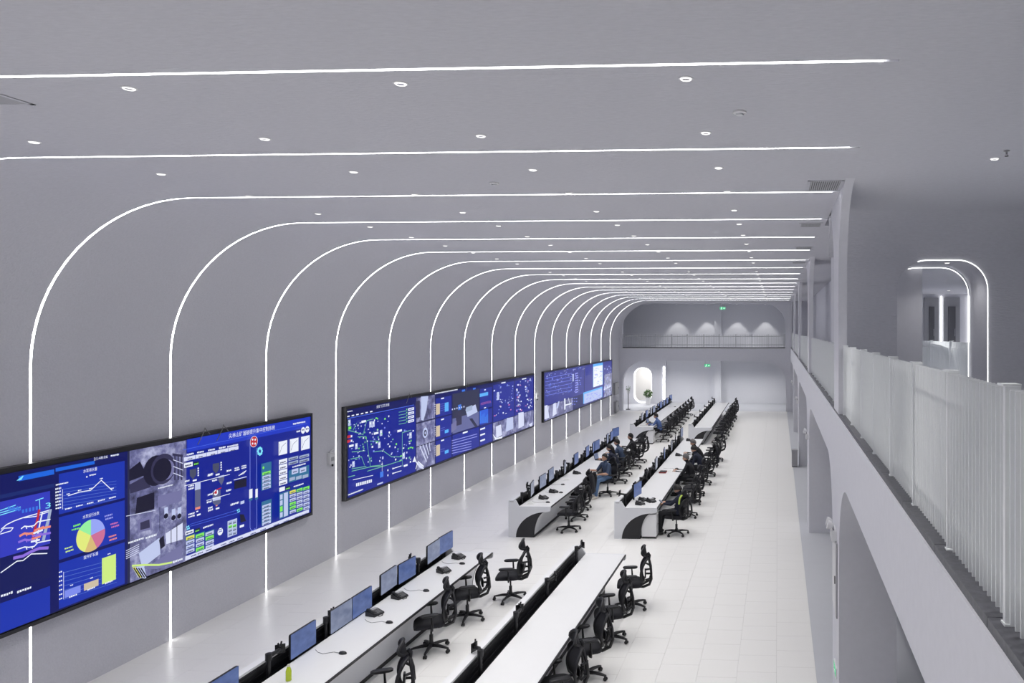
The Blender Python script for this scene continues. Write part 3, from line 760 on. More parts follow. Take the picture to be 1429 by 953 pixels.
  ('r','w0',[12.71,2.046,12.755,2.069]),('r','w0',[12.725,1.979,12.808,2.008]),('t','w0',[12.532,2.514,12.665,2.548]),('t','w0',[12.532,2.466,12.665,2.5]),
  ('t','w0',[12.532,2.032,12.672,2.066]),('t','w0',[12.532,1.987,12.672,2.021]),('p','s2',[13.23,2.566,13.373,2.56,13.373,2.484,13.307,2.392,13.23,2.498]),
  ('r','l1',[13.23,2.542,13.373,2.572]),('p','s2',[13.089,2.333,13.283,2.322,13.283,2.082,13.185,2.039,13.089,2.126]),('c','w0',[13.169,2.293,0.053]),('c','re',[13.169,2.293,0.026]),
  ('l','re',[0.02,13.117,2.283,13.197,2.34,13.299,2.349]),('p','l1',[13.089,2.215,13.283,2.202,13.283,2.142,13.089,2.156]),('l','w0',[0.01,12.947,2.2,13.52,2.196]),
  ('t','w0',[13.077,2.498,13.197,2.537]),('t','w0',[12.978,2.627,13.097,2.665]),('t','w0',[13.436,2.381,13.563,2.42]),('t','w0',[13.436,2.608,13.563,2.648]),
  ('t','w0',[13.423,2.247,13.55,2.287]),('t','w0',[12.971,2.271,13.089,2.309]),('t','w0',[12.947,2.144,13.065,2.182]),('t','w0',[12.978,2.034,13.097,2.072]),
  ('t','w0',[12.978,1.99,13.097,2.028]),('r','w0',[13.161,1.985,13.25,2.015]),('r','or',[13.161,2.045,13.201,2.065]),('p','d0',[13.627,2.404,13.952,2.402,13.952,2.245,13.627,2.256]),
  ('l','w0',[0.012,13.618,2.43,13.952,2.427]),('l','w0',[0.014,13.744,2.489,13.876,2.504,13.943,2.545,13.788,2.502]),('t','w0',[13.635,2.586,13.766,2.617]),
  ('t','w0',[13.635,2.623,13.757,2.654]),('t','w0',[13.819,2.592,13.952,2.623]),('t','w0',[13.819,2.629,13.943,2.66]),('l','b6',[0.008,12.561,1.877,13.722,1.853]),
  ('l','b6',[0.008,12.561,1.843,13.722,1.797]),('t','w0',[13.529,1.966,13.744,2.008]),('r','l1',[13.788,1.937,13.89,1.993]),('p','d0',[13.766,1.755,13.876,1.729,13.934,1.589,13.788,1.595]),
  ('r','w0',[13.766,1.501,13.881,1.544]),('c','cy',[12.537,1.816,0.016]),('c','cy',[12.503,1.811,0.016]),('c','cy',[12.489,1.849,0.015]),('c','cy',[12.524,1.854,0.015]),
  ('c','cy',[13.757,1.816,0.015]),('c','cy',[13.72,1.811,0.015]),('c','cy',[13.704,1.848,0.016]),('c','cy',[13.742,1.853,0.016]),('r','w0',[12.452,1.713,12.635,1.778]),
  ('t','d3',[12.473,1.724,12.613,1.758]),('r','d4',[12.661,1.703,12.778,1.766]),('t','g4',[12.672,1.711,12.763,1.737]),('t','w0',[12.854,1.721,13.089,1.756]),
  ('r','t2',[12.455,1.614,12.665,1.695]),('r','y2',[12.466,1.622,12.65,1.681]),('t','d3',[12.495,1.628,12.62,1.653]),('r','l1',[12.466,1.546,12.65,1.605]),
  ('t','d3',[12.495,1.552,12.62,1.577]),('r','l1',[12.466,1.47,12.65,1.529]),('t','d3',[12.495,1.475,12.62,1.501]),('r','l1',[12.466,1.393,12.65,1.453]),
  ('t','d3',[12.495,1.399,12.62,1.424]),('r','t2',[12.669,1.592,12.885,1.675]),('r','g4',[12.68,1.6,12.87,1.66]),('t','d3',[12.71,1.606,12.839,1.632]),('r','l1',[12.68,1.523,12.87,1.583]),
  ('t','d3',[12.71,1.529,12.839,1.554]),('r','l1',[12.68,1.445,12.87,1.505]),('t','d3',[12.71,1.451,12.839,1.477]),('r','g4',[12.68,1.368,12.87,1.428]),('t','d3',[12.71,1.373,12.839,1.399]),
  ('r','t2',[12.889,1.569,13.113,1.653]),('r','l1',[12.901,1.577,13.097,1.639]),('t','d3',[12.932,1.584,13.065,1.61]),('r','g4',[12.901,1.499,13.097,1.56]),
  ('t','d3',[12.932,1.505,13.065,1.531]),('r','l1',[12.901,1.42,13.097,1.481]),('t','d3',[12.932,1.426,13.065,1.452]),('r','l1',[12.901,1.341,13.097,1.403]),
  ('t','d3',[12.932,1.347,13.065,1.373]),('c','w0',[13.254,1.568,0.066]),('t','b3',[13.209,1.592,13.299,1.619]),('t','b3',[13.209,1.556,13.299,1.583]),('r','l1',[13.436,1.411,13.679,1.708]),
  ('r','g1',[13.457,1.633,13.55,1.685]),('t','d3',[13.465,1.637,13.541,1.661]),('r','g1',[13.567,1.623,13.661,1.675]),('t','d3',[13.575,1.627,13.653,1.652]),
  ('r','g4',[13.457,1.566,13.55,1.618]),('t','d3',[13.465,1.57,13.541,1.594]),('r','g4',[13.567,1.556,13.661,1.608]),('t','d3',[13.575,1.56,13.653,1.584]),
  ('r','g1',[13.457,1.499,13.55,1.551]),('t','d3',[13.465,1.503,13.541,1.528]),('r','g1',[13.567,1.488,13.661,1.541]),('t','d3',[13.575,1.492,13.653,1.517]),
  ('r','g1',[13.457,1.433,13.55,1.484]),('t','d3',[13.465,1.436,13.541,1.461]),('r','g1',[13.567,1.421,13.661,1.473]),('t','d3',[13.575,1.425,13.653,1.449]),
  ('r','l2',[12.434,1.29,15.852,1.361]),('t','n4',[12.561,1.311,12.687,1.337]),('t','n4',[12.71,1.309,12.839,1.335]),('t','n4',[12.901,1.307,13.034,1.333]),
  ('t','n4',[13.258,1.303,13.398,1.329]),('t','n4',[13.465,1.3,13.61,1.327]),('t','n4',[13.679,1.297,13.828,1.325]),('t','n4',[14.034,1.293,14.19,1.321]),
  ('t','n4',[14.312,1.289,14.475,1.318]),('t','n4',[14.7,1.284,14.872,1.314]),('t','n4',[15.005,1.28,15.183,1.311]),('t','n4',[15.376,1.276,15.563,1.307]),
  ('t','n4',[15.596,1.273,15.788,1.304]),('l','v3',[0.012,14.02,3.052,14.02,1.441,14.057,1.375,14.116,1.359,14.153,1.391]),('l','v3',[0.012,14.2,2.929,14.209,1.408,14.163,1.356]),
  ('c','w0',[14.126,3.068,0.108]),('c','re',[14.126,3.068,0.099]),('c','w0',[14.161,3.024,0.021]),('c','w0',[14.089,3.036,0.02]),('c','w0',[14.09,3.112,0.02]),
  ('c','w0',[14.162,3.1,0.021]),('c','cy',[14.35,2.848,0.029]),('c','cy',[14.334,2.807,0.029]),('c','cy',[14.293,2.796,0.029]),('c','cy',[14.253,2.82,0.029]),
  ('c','cy',[14.237,2.866,0.029]),('c','cy',[14.253,2.906,0.029]),('c','cy',[14.293,2.918,0.029]),('c','cy',[14.334,2.894,0.029]),('c','n1',[14.293,2.857,0.016]),
  ('r','w0',[13.989,2.001,14.08,2.174]),('r','t2',[13.989,1.954,14.08,2.001]),('r','w0',[14.163,1.978,14.228,2.144]),('r','t2',[14.153,1.942,14.237,1.98]),
  ('r','t2',[14.331,2.076,14.626,2.602]),('r','g4',[14.36,2.371,14.601,2.426]),('t','d3',[14.398,2.373,14.562,2.403]),('r','l1',[14.36,2.3,14.601,2.355]),
  ('t','d3',[14.398,2.302,14.562,2.331]),('r','l1',[14.36,2.229,14.601,2.284]),('t','d3',[14.398,2.231,14.562,2.26]),('r','l1',[14.36,2.158,14.601,2.213]),
  ('t','d3',[14.398,2.16,14.562,2.189]),('r','l1',[14.36,2.087,14.601,2.142]),('t','d3',[14.398,2.088,14.562,2.117]),('c','g4',[14.388,2.518,0.026]),('r','t2',[14.331,1.399,14.626,1.86]),
  ('r','l1',[14.35,1.727,14.601,1.782]),('t','d3',[14.398,1.725,14.552,1.755]),('r','l1',[14.35,1.659,14.601,1.714]),('t','d3',[14.398,1.657,14.552,1.687]),
  ('r','l1',[14.35,1.591,14.601,1.646]),('t','d3',[14.398,1.589,14.552,1.618]),('r','l1',[14.35,1.523,14.601,1.578]),('t','d3',[14.398,1.521,14.552,1.55]),
  ('r','l1',[14.35,1.456,14.601,1.51]),('t','d3',[14.398,1.453,14.552,1.482]),('r','l1',[14.35,1.388,14.601,1.443]),('t','d3',[14.398,1.385,14.552,1.414]),
  ('r','w0',[14.836,2.683,15.104,2.957]),('l','d3',[0.008,14.877,2.734,14.938,2.848,15.062,2.907]),('l','d3',[0.006,14.866,2.919,14.866,2.712]),('r','w0',[15.188,2.676,15.469,2.956]),
  ('l','d3',[0.008,15.231,2.728,15.295,2.845,15.425,2.905]),('l','d3',[0.006,15.22,2.917,15.22,2.705]),('r','w0',[15.557,2.669,15.852,2.955]),('l','d3',[0.008,15.602,2.722,15.669,2.841,15.806,2.903]),
  ('l','d3',[0.006,15.591,2.916,15.591,2.699]),('c','w0',[15.624,3.086,0.07]),('t','d3',[15.58,3.078,15.669,3.113]),('c','w0',[15.766,3.09,0.07]),('t','d3',[15.72,3.082,15.811,3.117]),
  ('t','w0',[15.403,3.067,15.53,3.109]),('r','w0',[14.841,2.496,15.099,2.589]),('t','d3',[14.882,2.509,15.057,2.542]),('r','w0',[14.841,2.389,15.099,2.482]),
  ('t','d3',[14.882,2.402,15.057,2.435]),('r','w0',[14.841,2.282,15.099,2.376]),('t','d3',[14.882,2.295,15.057,2.328]),('r','w0',[14.841,2.175,15.099,2.269]),
  ('t','d3',[14.882,2.188,15.057,2.221]),('r','w0',[14.841,2.069,15.099,2.162]),('t','d3',[14.882,2.08,15.057,2.114]),('r','g1',[15.136,2.518,15.453,2.58]),
  ('t','d3',[15.173,2.526,15.409,2.556]),('r','g1',[15.491,2.502,15.823,2.565]),('t','d3',[15.53,2.51,15.777,2.541]),('r','g1',[15.136,2.43,15.453,2.491]),
  ('t','d3',[15.173,2.437,15.409,2.468]),('r','g1',[15.491,2.412,15.823,2.474]),('t','d3',[15.53,2.419,15.777,2.45]),('r','t2',[15.136,2.07,15.823,2.321]),
  ('t','w0',[15.258,2.353,15.698,2.388]),('r','l1',[15.236,2.22,15.453,2.323]),('t','d3',[15.279,2.247,15.409,2.277]),('r','l1',[15.497,2.199,15.72,2.303]),
  ('t','d3',[15.541,2.225,15.675,2.257]),('r','g1',[15.162,2.098,15.344,2.166]),('r','g1',[15.376,2.083,15.563,2.152]),('r','g1',[15.596,2.068,15.788,2.138]),
  ('r','w0',[14.841,1.945,15.015,2.029]),('r','d4',[15.036,1.937,15.188,2.005]),('t','g4',[15.047,1.945,15.173,1.976]),('t','w0',[15.295,1.941,15.624,1.976]),
  ('r','t2',[14.841,1.401,15.136,1.912]),('r','l1',[14.861,1.784,14.943,1.884]),('r','l1',[14.861,1.664,14.943,1.764]),('r','g4',[14.861,1.543,14.943,1.644]),
  ('r','l1',[14.861,1.423,14.943,1.523]),('r','l1',[14.979,1.411,15.109,1.892]),('r','y2',[15.162,1.833,15.36,1.894]),('t','d3',[15.194,1.839,15.322,1.867]),
  ('r','l1',[15.162,1.751,15.36,1.812]),('t','d3',[15.194,1.758,15.322,1.785]),('r','l1',[15.162,1.669,15.36,1.73]),('t','d3',[15.194,1.676,15.322,1.703]),
  ('r','g4',[15.162,1.587,15.36,1.649]),('t','d3',[15.194,1.594,15.322,1.621]),('r','g4',[15.162,1.506,15.36,1.567]),('t','d3',[15.194,1.512,15.322,1.539]),
  ('r','l1',[15.162,1.424,15.36,1.485]),('t','d3',[15.194,1.43,15.322,1.457]),('r','g4',[15.382,1.823,15.585,1.885]),('t','d3',[15.414,1.83,15.546,1.858]),
  ('r','l1',[15.382,1.74,15.585,1.802]),('t','d3',[15.414,1.747,15.546,1.775]),('r','l1',[15.382,1.657,15.585,1.72]),('t','d3',[15.414,1.664,15.546,1.692]),
  ('r','l1',[15.382,1.575,15.585,1.637]),('t','d3',[15.414,1.581,15.546,1.609]),('r','l1',[15.382,1.492,15.585,1.554]),('t','d3',[15.414,1.498,15.546,1.526]),
  ('r','g4',[15.382,1.409,15.585,1.471]),('t','d3',[15.414,1.415,15.546,1.442]),('r','g4',[15.608,1.813,15.817,1.877]),('t','d3',[15.641,1.82,15.777,1.849]),
  ('r','l1',[15.608,1.729,15.817,1.792]),('t','d3',[15.641,1.736,15.777,1.764]),('r','l1',[15.608,1.645,15.817,1.708]),('t','d3',[15.641,1.652,15.777,1.68]),
  ('r','l1',[15.608,1.561,15.817,1.624]),('t','d3',[15.641,1.568,15.777,1.596]),('r','l1',[15.608,1.477,15.817,1.54]),('t','d3',[15.641,1.483,15.777,1.512]),
  ('r','l1',[15.608,1.393,15.817,1.456]),('t','d3',[15.641,1.399,15.777,1.427]),
 ]),
 'plant': ('green and white pipe diagram on blue', [
  ('r','n0',[17.38,1.25,20.77,3.34]),('r','n1',[17.42,1.27,20.75,3.1]),('l','b6',[0.02,17.335,3.13,20.641,3.128]),('w','w0',[18.674,3.237,19.304,3.31,'选矿工艺流程']),
  ('t','w0',[17.36,3.277,17.588,3.305]),('r','w0',[17.36,3.164,17.466,3.192]),('r','w0',[17.552,3.165,17.66,3.193]),('r','w0',[17.748,3.165,17.858,3.194]),
  ('r','w0',[17.948,3.166,18.061,3.195]),('r','w0',[18.153,3.167,18.268,3.197]),('r','w0',[18.362,3.168,18.48,3.198]),('l','g3',[0.016,19.801,3.018,20.195,3.015]),
  ('r','g4',[20.216,3.026,20.256,3.065]),('l','g3',[0.016,19.801,2.938,20.195,2.933]),('r','g4',[20.216,2.944,20.256,2.983]),('l','g3',[0.016,19.801,2.858,20.195,2.851]),
  ('r','g4',[20.216,2.862,20.256,2.901]),('l','g3',[0.016,19.801,2.777,20.195,2.769]),('r','g4',[20.216,2.78,20.256,2.819]),('l','g3',[0.016,19.801,2.697,20.195,2.687]),
  ('r','g4',[20.216,2.698,20.256,2.737]),('r','w0',[20.31,2.996,20.641,3.068]),('t','b3',[20.364,3.013,20.585,3.046]),('r','w0',[20.31,2.887,20.641,2.96]),
  ('t','b3',[20.364,2.904,20.585,2.937]),('r','w0',[20.31,2.779,20.641,2.851]),('t','b3',[20.364,2.795,20.585,2.828]),('r','w0',[20.31,2.67,20.641,2.743]),
  ('t','b3',[20.364,2.687,20.585,2.72]),('r','l1',[17.395,2.953,17.496,3.095]),('r','w0',[17.415,3.024,17.466,3.07]),('r','l1',[18.323,2.797,18.435,2.946]),
  ('r','w0',[18.346,2.872,18.401,2.919]),('r','l1',[18.457,2.789,18.571,2.939]),('r','w0',[18.48,2.864,18.537,2.912]),('r','l1',[17.691,2.355,17.795,2.499]),
  ('r','w0',[17.711,2.427,17.764,2.473]),('r','l1',[20.364,2.231,20.502,2.396]),('r','w0',[20.392,2.313,20.46,2.366]),('r','l1',[18.819,2.514,18.936,2.666]),
  ('r','w0',[18.842,2.59,18.901,2.639]),('r','l1',[18.731,2.222,18.848,2.374]),('r','w0',[18.755,2.297,18.813,2.346]),('r','l1',[17.562,1.947,17.665,2.09]),
  ('r','w0',[17.583,2.018,17.634,2.063]),('r','l1',[19.977,1.737,20.109,1.899]),('r','w0',[20.003,1.816,20.069,1.868]),('r','re',[17.345,2.669,17.486,2.734]),
  ('r','w0',[17.496,2.67,17.557,2.721]),('r','re',[17.345,2.562,17.486,2.627]),('r','w0',[17.496,2.562,17.557,2.613]),('r','g4',[17.395,2.866,17.516,2.933]),
  ('l','g3',[0.018,17.385,2.856,17.769,2.747,18.034,2.667,18.197,2.985,18.503,2.993]),('l','g3',[0.018,17.795,2.642,18.169,2.599,18.362,1.832,18.848,1.775]),
  ('l','g3',[0.018,18.334,2.462,18.789,2.396]),('l','g3',[0.018,19.963,1.965,19.963,2.451,20.433,2.453]),('l','g3',[0.018,17.537,1.866,18.334,1.822,19.025,1.728]),
  ('l','g3',[0.018,17.537,1.923,18.169,1.867]),('l','g3',[0.018,18.224,1.738,19.963,1.707]),('l','g3',[0.018,18.503,2.167,18.966,2.124,19.39,1.899,19.898,1.814]),
  ('l','g3',[0.018,17.385,1.753,17.665,1.742]),('l','g3',[0.018,17.588,2.829,17.743,2.981]),('l','g3',[0.018,17.537,2.322,18.115,2.259]),('l','g3',[0.018,17.486,2.16,17.954,2.139,18.088,1.911]),
  ('l','w0',[0.014,17.588,1.651,18.474,1.587]),('l','w0',[0.012,18.918,1.609,18.918,1.855]),('l','g3',[0.016,19.963,2.451,19.963,1.545]),('r','w0',[20.406,1.646,20.445,1.676]),
  ('r','v3',[17.833,2.091,17.872,2.125]),('r','l1',[19.18,2.237,19.259,2.274]),('r','g4',[19.853,1.816,19.935,1.852]),('r','w0',[18.659,2.677,18.728,2.704]),
  ('r','g3',[20.316,1.704,20.399,1.739]),('r','w0',[19.028,2.698,19.067,2.719]),('r','g4',[18.866,2.555,18.927,2.577]),('r','l1',[20.175,1.852,20.237,1.901]),
  ('r','w0',[18.41,2.28,18.482,2.327]),('r','l1',[17.81,2.157,17.867,2.192]),('r','g3',[18.067,2.69,18.116,2.731]),('r','g3',[18.378,1.941,18.422,1.98]),
  ('r','l1',[19.019,2.418,19.059,2.444]),('r','g4',[20.411,1.964,20.476,1.999]),('r','l1',[19.21,2.459,19.25,2.492]),('r','w0',[20.324,2.089,20.401,2.118]),
  ('r','l1',[17.383,2.132,17.412,2.164]),('r','l1',[17.494,2.393,17.555,2.41]),('r','l1',[18.905,1.912,18.973,1.96]),('r','v3',[17.526,2.028,17.553,2.054]),
  ('r','w0',[17.841,2.268,17.872,2.284]),('r','w0',[17.472,1.996,17.508,2.036]),('r','l1',[17.798,2.828,17.825,2.861]),('r','l1',[20.34,2.081,20.381,2.11]),
  ('r','v3',[17.444,2.563,17.494,2.579]),('r','g4',[18.109,2.552,18.167,2.582]),('r','w0',[17.996,2.269,18.059,2.284]),('r','g4',[19.799,1.713,19.862,1.743]),
  ('r','w0',[18.881,2.808,18.922,2.843]),('r','g4',[18.581,2.978,18.653,3.015]),('r','l1',[18.076,2.871,18.107,2.906]),('r','w0',[18.86,1.781,18.936,1.804]),
  ('r','g4',[18.659,2.684,18.698,2.725]),('r','l1',[19.237,2.515,19.288,2.549]),('r','g3',[17.373,3.028,17.405,3.058]),('r','w0',[17.602,2.947,17.636,2.968]),
  ('r','g3',[17.972,2.42,18.018,2.452]),('r','v3',[18.458,2.173,18.53,2.212]),('r','g4',[18.624,2.364,18.68,2.408]),('r','w0',[20.305,2.141,20.375,2.175]),
  ('r','w0',[17.413,1.971,17.463,1.994]),('r','w0',[20.509,2.407,20.592,2.439]),('r','v3',[17.651,2.839,17.704,2.854]),('r','g3',[18.68,2.483,18.73,2.528]),
  ('r','w0',[19.202,2.951,19.251,2.999]),('r','l1',[17.571,2.189,17.601,2.215]),('r','w0',[18.351,1.96,18.384,1.977]),('r','l1',[20.018,2.105,20.088,2.122]),
  ('r','l1',[19.355,1.984,19.42,2.01]),('r','v3',[18.442,2.41,18.492,2.457]),('r','v3',[19.855,1.728,19.923,1.758]),('r','g4',[17.796,2.342,17.84,2.378]),
  ('r','v3',[20.267,2.153,20.332,2.172]),('r','v3',[17.853,2.416,17.897,2.433]),('r','v3',[17.598,2.031,17.65,2.049]),('r','l1',[18.205,2.753,18.271,2.779]),
  ('r','l1',[17.842,2.693,17.892,2.737]),('r','w0',[18.886,2.113,18.924,2.134]),('r','v3',[20.106,2.465,20.17,2.487]),('r','g4',[18.648,2.958,18.694,2.998]),
  ('r','w0',[18.498,2.938,18.544,2.976]),('r','g3',[20.334,1.971,20.387,2.007]),('r','w0',[19.538,1.773,19.608,1.818]),('r','g3',[17.994,2.304,18.056,2.331]),
  ('r','w0',[20.129,1.708,20.188,1.75]),('r','v3',[20.138,2.068,20.176,2.099]),('r','g3',[17.97,2.352,18.035,2.395]),('r','v3',[17.638,2.115,17.697,2.138]),
  ('r','g3',[20.277,2.158,20.355,2.179]),('r','w0',[19.198,2.436,19.254,2.458]),('r','v3',[19.536,1.725,19.571,1.741]),('r','l1',[18.787,1.958,18.819,1.993]),
  ('r','g3',[20.29,1.688,20.339,1.723]),('r','v3',[17.435,2.966,17.475,3.003]),('r','w0',[20.341,1.572,20.412,1.617]),('r','g3',[17.814,2.609,17.869,2.628]),
  ('r','w0',[18.164,2.467,18.207,2.5]),('r','v3',[18.465,2.474,18.524,2.505]),('r','l1',[17.731,2.258,17.795,2.275]),('r','l1',[19.311,1.957,19.374,1.99]),
  ('r','l1',[20.274,2.239,20.329,2.275]),('r','l1',[20.021,1.898,20.059,1.916]),('r','g4',[20.382,2.144,20.431,2.195]),('r','g3',[17.67,2.11,17.732,2.131]),
  ('r','w0',[18.385,2.613,18.42,2.642]),('r','l1',[18.192,1.95,18.239,1.986]),('r','l1',[17.635,2.768,17.692,2.809]),('r','l1',[17.879,2.867,17.916,2.908]),
  ('r','v3',[19.267,2.47,19.334,2.496]),('r','g4',[19.561,2.174,19.628,2.223]),('r','v3',[19.639,1.977,19.707,2.015]),('r','g4',[20.456,1.94,20.525,1.981]),
  ('r','l1',[18.42,2.522,18.459,2.566]),('r','l1',[18.646,2.898,18.689,2.926]),('r','l1',[17.827,2.956,17.885,2.985]),('r','v3',[18.97,2.688,19.028,2.722]),
  ('r','w0',[18.735,1.874,18.778,1.92]),('r','l1',[17.623,2.902,17.662,2.921]),('r','l1',[18.398,2.916,18.437,2.938]),('r','w0',[19.193,2.545,19.255,2.582]),
  ('r','w0',[17.533,2.547,17.564,2.578]),('r','v3',[20.001,2.471,20.072,2.521]),('r','v3',[18.002,2.968,18.05,3.002]),('r','g4',[18.266,2.015,18.298,2.046]),
  ('r','g3',[19.373,2.335,19.446,2.366]),('r','w0',[18.556,2.368,18.625,2.398]),('r','l1',[19.129,2.839,19.183,2.86]),('r','l1',[18.497,2.466,18.525,2.485]),
  ('r','l1',[18.368,2.791,18.415,2.839]),('r','g3',[18.324,2.018,18.354,2.062]),('r','g4',[18.043,2.456,18.071,2.493]),('r','g4',[18.969,2.914,19.042,2.957]),
  ('r','l1',[18.907,2.141,18.943,2.173]),('r','w0',[17.726,2.905,17.772,2.944]),('r','w0',[19.211,2.17,19.271,2.215]),('r','g4',[20.214,1.962,20.29,2.002]),
  ('r','l1',[18.868,1.967,18.927,1.989]),('r','g3',[18.45,2.664,18.484,2.683]),('r','w0',[18.257,2.664,18.309,2.694]),('r','w0',[18.169,2.105,18.207,2.143]),
  ('r','w0',[19.49,2.107,19.551,2.148]),('r','w0',[17.957,2.571,18.012,2.606]),('r','g3',[19.638,2.036,19.697,2.077]),('r','l1',[17.762,2.695,17.797,2.713]),
  ('r','l1',[19.276,2.294,19.345,2.313]),('r','l1',[19.448,1.861,19.494,1.884]),('r','w0',[19.925,2.018,20.003,2.052]),('r','l1',[17.546,2.023,17.601,2.052]),
  ('r','g3',[18.316,2.363,18.37,2.402]),('r','l1',[20.169,2.343,20.24,2.388]),('r','w0',[18.668,2.439,18.714,2.475]),('r','w0',[17.89,2.963,18.093,3.016]),
  ('r','w0',[18.457,2.6,18.674,2.654]),('r','w0',[19.628,2.502,19.872,2.559]),('r','w0',[17.36,2.455,17.552,2.506]),('r','w0',[17.655,1.477,17.711,1.551]),
  ('r','w0',[17.732,1.472,17.79,1.547]),('r','w0',[17.811,1.468,17.869,1.543]),('r','w0',[17.89,1.463,17.948,1.539]),('r','w0',[17.97,1.459,18.028,1.534]),
  ('r','w0',[18.05,1.454,18.109,1.53]),('r','w0',[18.131,1.449,18.191,1.526]),('r','w0',[18.213,1.445,18.274,1.521]),('r','w0',[18.296,1.44,18.357,1.517]),
  ('r','b7',[18.749,1.474,18.907,1.617]),('c','w0',[19.133,1.594,0.028]),('l','w0',[0.02,19.359,1.59,19.833,1.581]),('c','w0',[19.39,1.591,0.025]),('c','w0',[19.133,1.464,0.028]),
  ('l','w0',[0.02,19.359,1.465,19.833,1.452]),('c','w0',[19.39,1.465,0.025]),('p','w0',[20.447,1.574,20.585,1.717,20.676,1.551]),('r','w0',[19.963,1.525,20.175,1.577]),
  ('r','l1',[18.605,1.314,18.883,1.35]),('t','w0',[17.315,1.33,17.954,1.369]),
 ]),
 'plantcams': ('grey surveillance pictures stacked in a column', [
  ('r','d2',[20.77,1.25,21.96,3.34]),('G','feed',[20.8,2.62,21.94,3.3]),('G','feed',[20.8,1.95,21.94,2.58]),('G','feed',[20.8,1.27,21.94,1.92]),('p','l1',[21.069,3.324,21.515,3.302,21.401,2.914,21.215,2.625,21.069,2.659]),
  ('r','d1',[20.746,2.748,20.996,3.218]),('c','l1',[21.327,2.266,0.152]),('c','d1',[21.327,2.259,0.09]),('c','l1',[21.327,2.259,0.042]),('l','l2',[0.04,20.996,1.937,21.401,1.425]),
  ('l','l2',[0.04,21.186,1.936,21.477,1.517]),('l','l2',[0.04,21.379,1.934,21.553,1.608]),('l','l2',[0.04,21.575,1.933,21.629,1.701]),('l','l2',[0.03,20.746,1.539,20.996,1.326]),
  ('l','l2',[0.03,20.803,1.512,21.047,1.306]),('l','l2',[0.03,20.86,1.485,21.098,1.287]),('l','l2',[0.03,20.917,1.458,21.149,1.267]),('l','l2',[0.03,20.975,1.431,21.201,1.247]),
  ('l','l2',[0.03,21.032,1.404,21.252,1.228]),('l','w0',[0.03,20.746,1.337,20.888,1.514,21.215,1.32]),
 ]),
 'gauge': ('column gauges and bar panels on blue', [
  ('r','n0',[21.96,1.25,23.12,3.34]),('r','b1',[22,2.62,23.08,3.18]),('r','b1',[22,1.96,23.08,2.58]),('r','b1',[22,1.28,23.08,1.92]),('t','w0',[21.944,3.31,23.532,3.353]),
  ('r','t1',[22.013,2.696,22.273,3.017]),('r','w0',[21.923,3.004,21.964,3.026]),('r','w0',[21.923,2.942,21.964,2.964]),('r','w0',[21.923,2.88,21.964,2.902]),
  ('r','w0',[21.923,2.818,21.964,2.84]),('r','w0',[21.923,2.756,21.964,2.778]),('r','t1',[22.013,2.042,22.273,2.363]),('r','w0',[21.923,2.353,21.964,2.374]),
  ('r','w0',[21.923,2.291,21.964,2.312]),('r','w0',[21.923,2.229,21.964,2.25]),('r','w0',[21.923,2.167,21.964,2.188]),('r','w0',[21.923,2.105,21.964,2.126]),
  ('r','t1',[22.013,1.472,22.273,1.793]),('r','w0',[21.923,1.785,21.964,1.807]),('r','w0',[21.923,1.723,21.964,1.745]),('r','w0',[21.923,1.661,21.964,1.683]),
  ('r','w0',[21.923,1.599,21.964,1.621]),('r','w0',[21.923,1.537,21.964,1.559]),('r','b8',[22.597,2.727,22.863,2.998]),('r','b8',[22.597,2.072,22.863,2.168]),
  ('r','b8',[22.597,1.449,22.863,1.545]),('r','w0',[22.344,3.13,22.546,3.168]),('r','w0',[22.344,2.498,22.546,2.536]),('r','w0',[22.344,1.866,22.546,1.904]),
  ('l','v3',[0.008,22.294,2.98,22.582,2.99]),('l','v3',[0.008,22.294,2.917,22.582,2.926]),('l','v3',[0.008,22.294,2.854,22.582,2.863]),('l','v3',[0.008,22.294,2.791,22.582,2.799]),
  ('l','v3',[0.008,22.294,2.255,22.582,2.256]),('l','v3',[0.008,22.294,2.192,22.582,2.192]),('l','v3',[0.008,22.294,1.624,22.582,1.617]),('l','v3',[0.008,22.294,1.561,22.582,1.553]),
  
 ]),
 'render': ('rendered picture of a hall interior', [
  ('r','n0',[23.12,1.25,25.3,3.34]),('r','d5',[23.16,1.98,25.26,3.22]),('r','m2',[23.16,1.98,25.26,2.45]),('r','d1',[23.414,2.192,23.852,2.622]),('p','l1',[24.14,2.629,24.956,2.719,25.135,2.453,24.307,2.371]),
  ('p','d5',[24.434,2.305,24.692,2.292,25.135,1.975,24.956,1.944]),('r','b7',[23.571,2.672,23.812,2.838]),('p','m1',[23.066,2.285,23.453,2.369,23.453,2.104,23.066,2.024]),
  ('p','g1',[24.182,2.693,24.692,2.727,24.692,2.571,24.182,2.539]),('r','l1',[23.105,2.721,23.181,2.77]),('r','l1',[23.274,2.72,23.351,2.769]),('r','l1',[23.445,2.718,23.524,2.768]),
  ('r','l1',[23.619,2.717,23.699,2.767]),('r','l1',[23.796,2.715,23.877,2.766]),('r','l1',[23.975,2.714,24.057,2.764]),('r','b1',[23.16,1.28,25.26,1.93]),
  ('r','w0',[23.918,1.875,24.307,1.926]),('l','v2',[0.022,23.105,1.774,25.09,1.715]),('l','v2',[0.022,23.105,1.696,25.09,1.63]),('l','v2',[0.022,23.105,1.617,24.606,1.538]),
  ('l','v2',[0.022,23.105,1.539,24.606,1.455]),('l','v2',[0.022,23.105,1.461,24.606,1.371]),('l','v2',[0.022,23.105,1.382,24.606,1.288]),('r','b7',[23.852,3.232,24.098,3.292]),
  ('r','b7',[24.736,3.229,24.956,3.282]),
 ]),
 'trend': ('trend panels and figures on blue', [
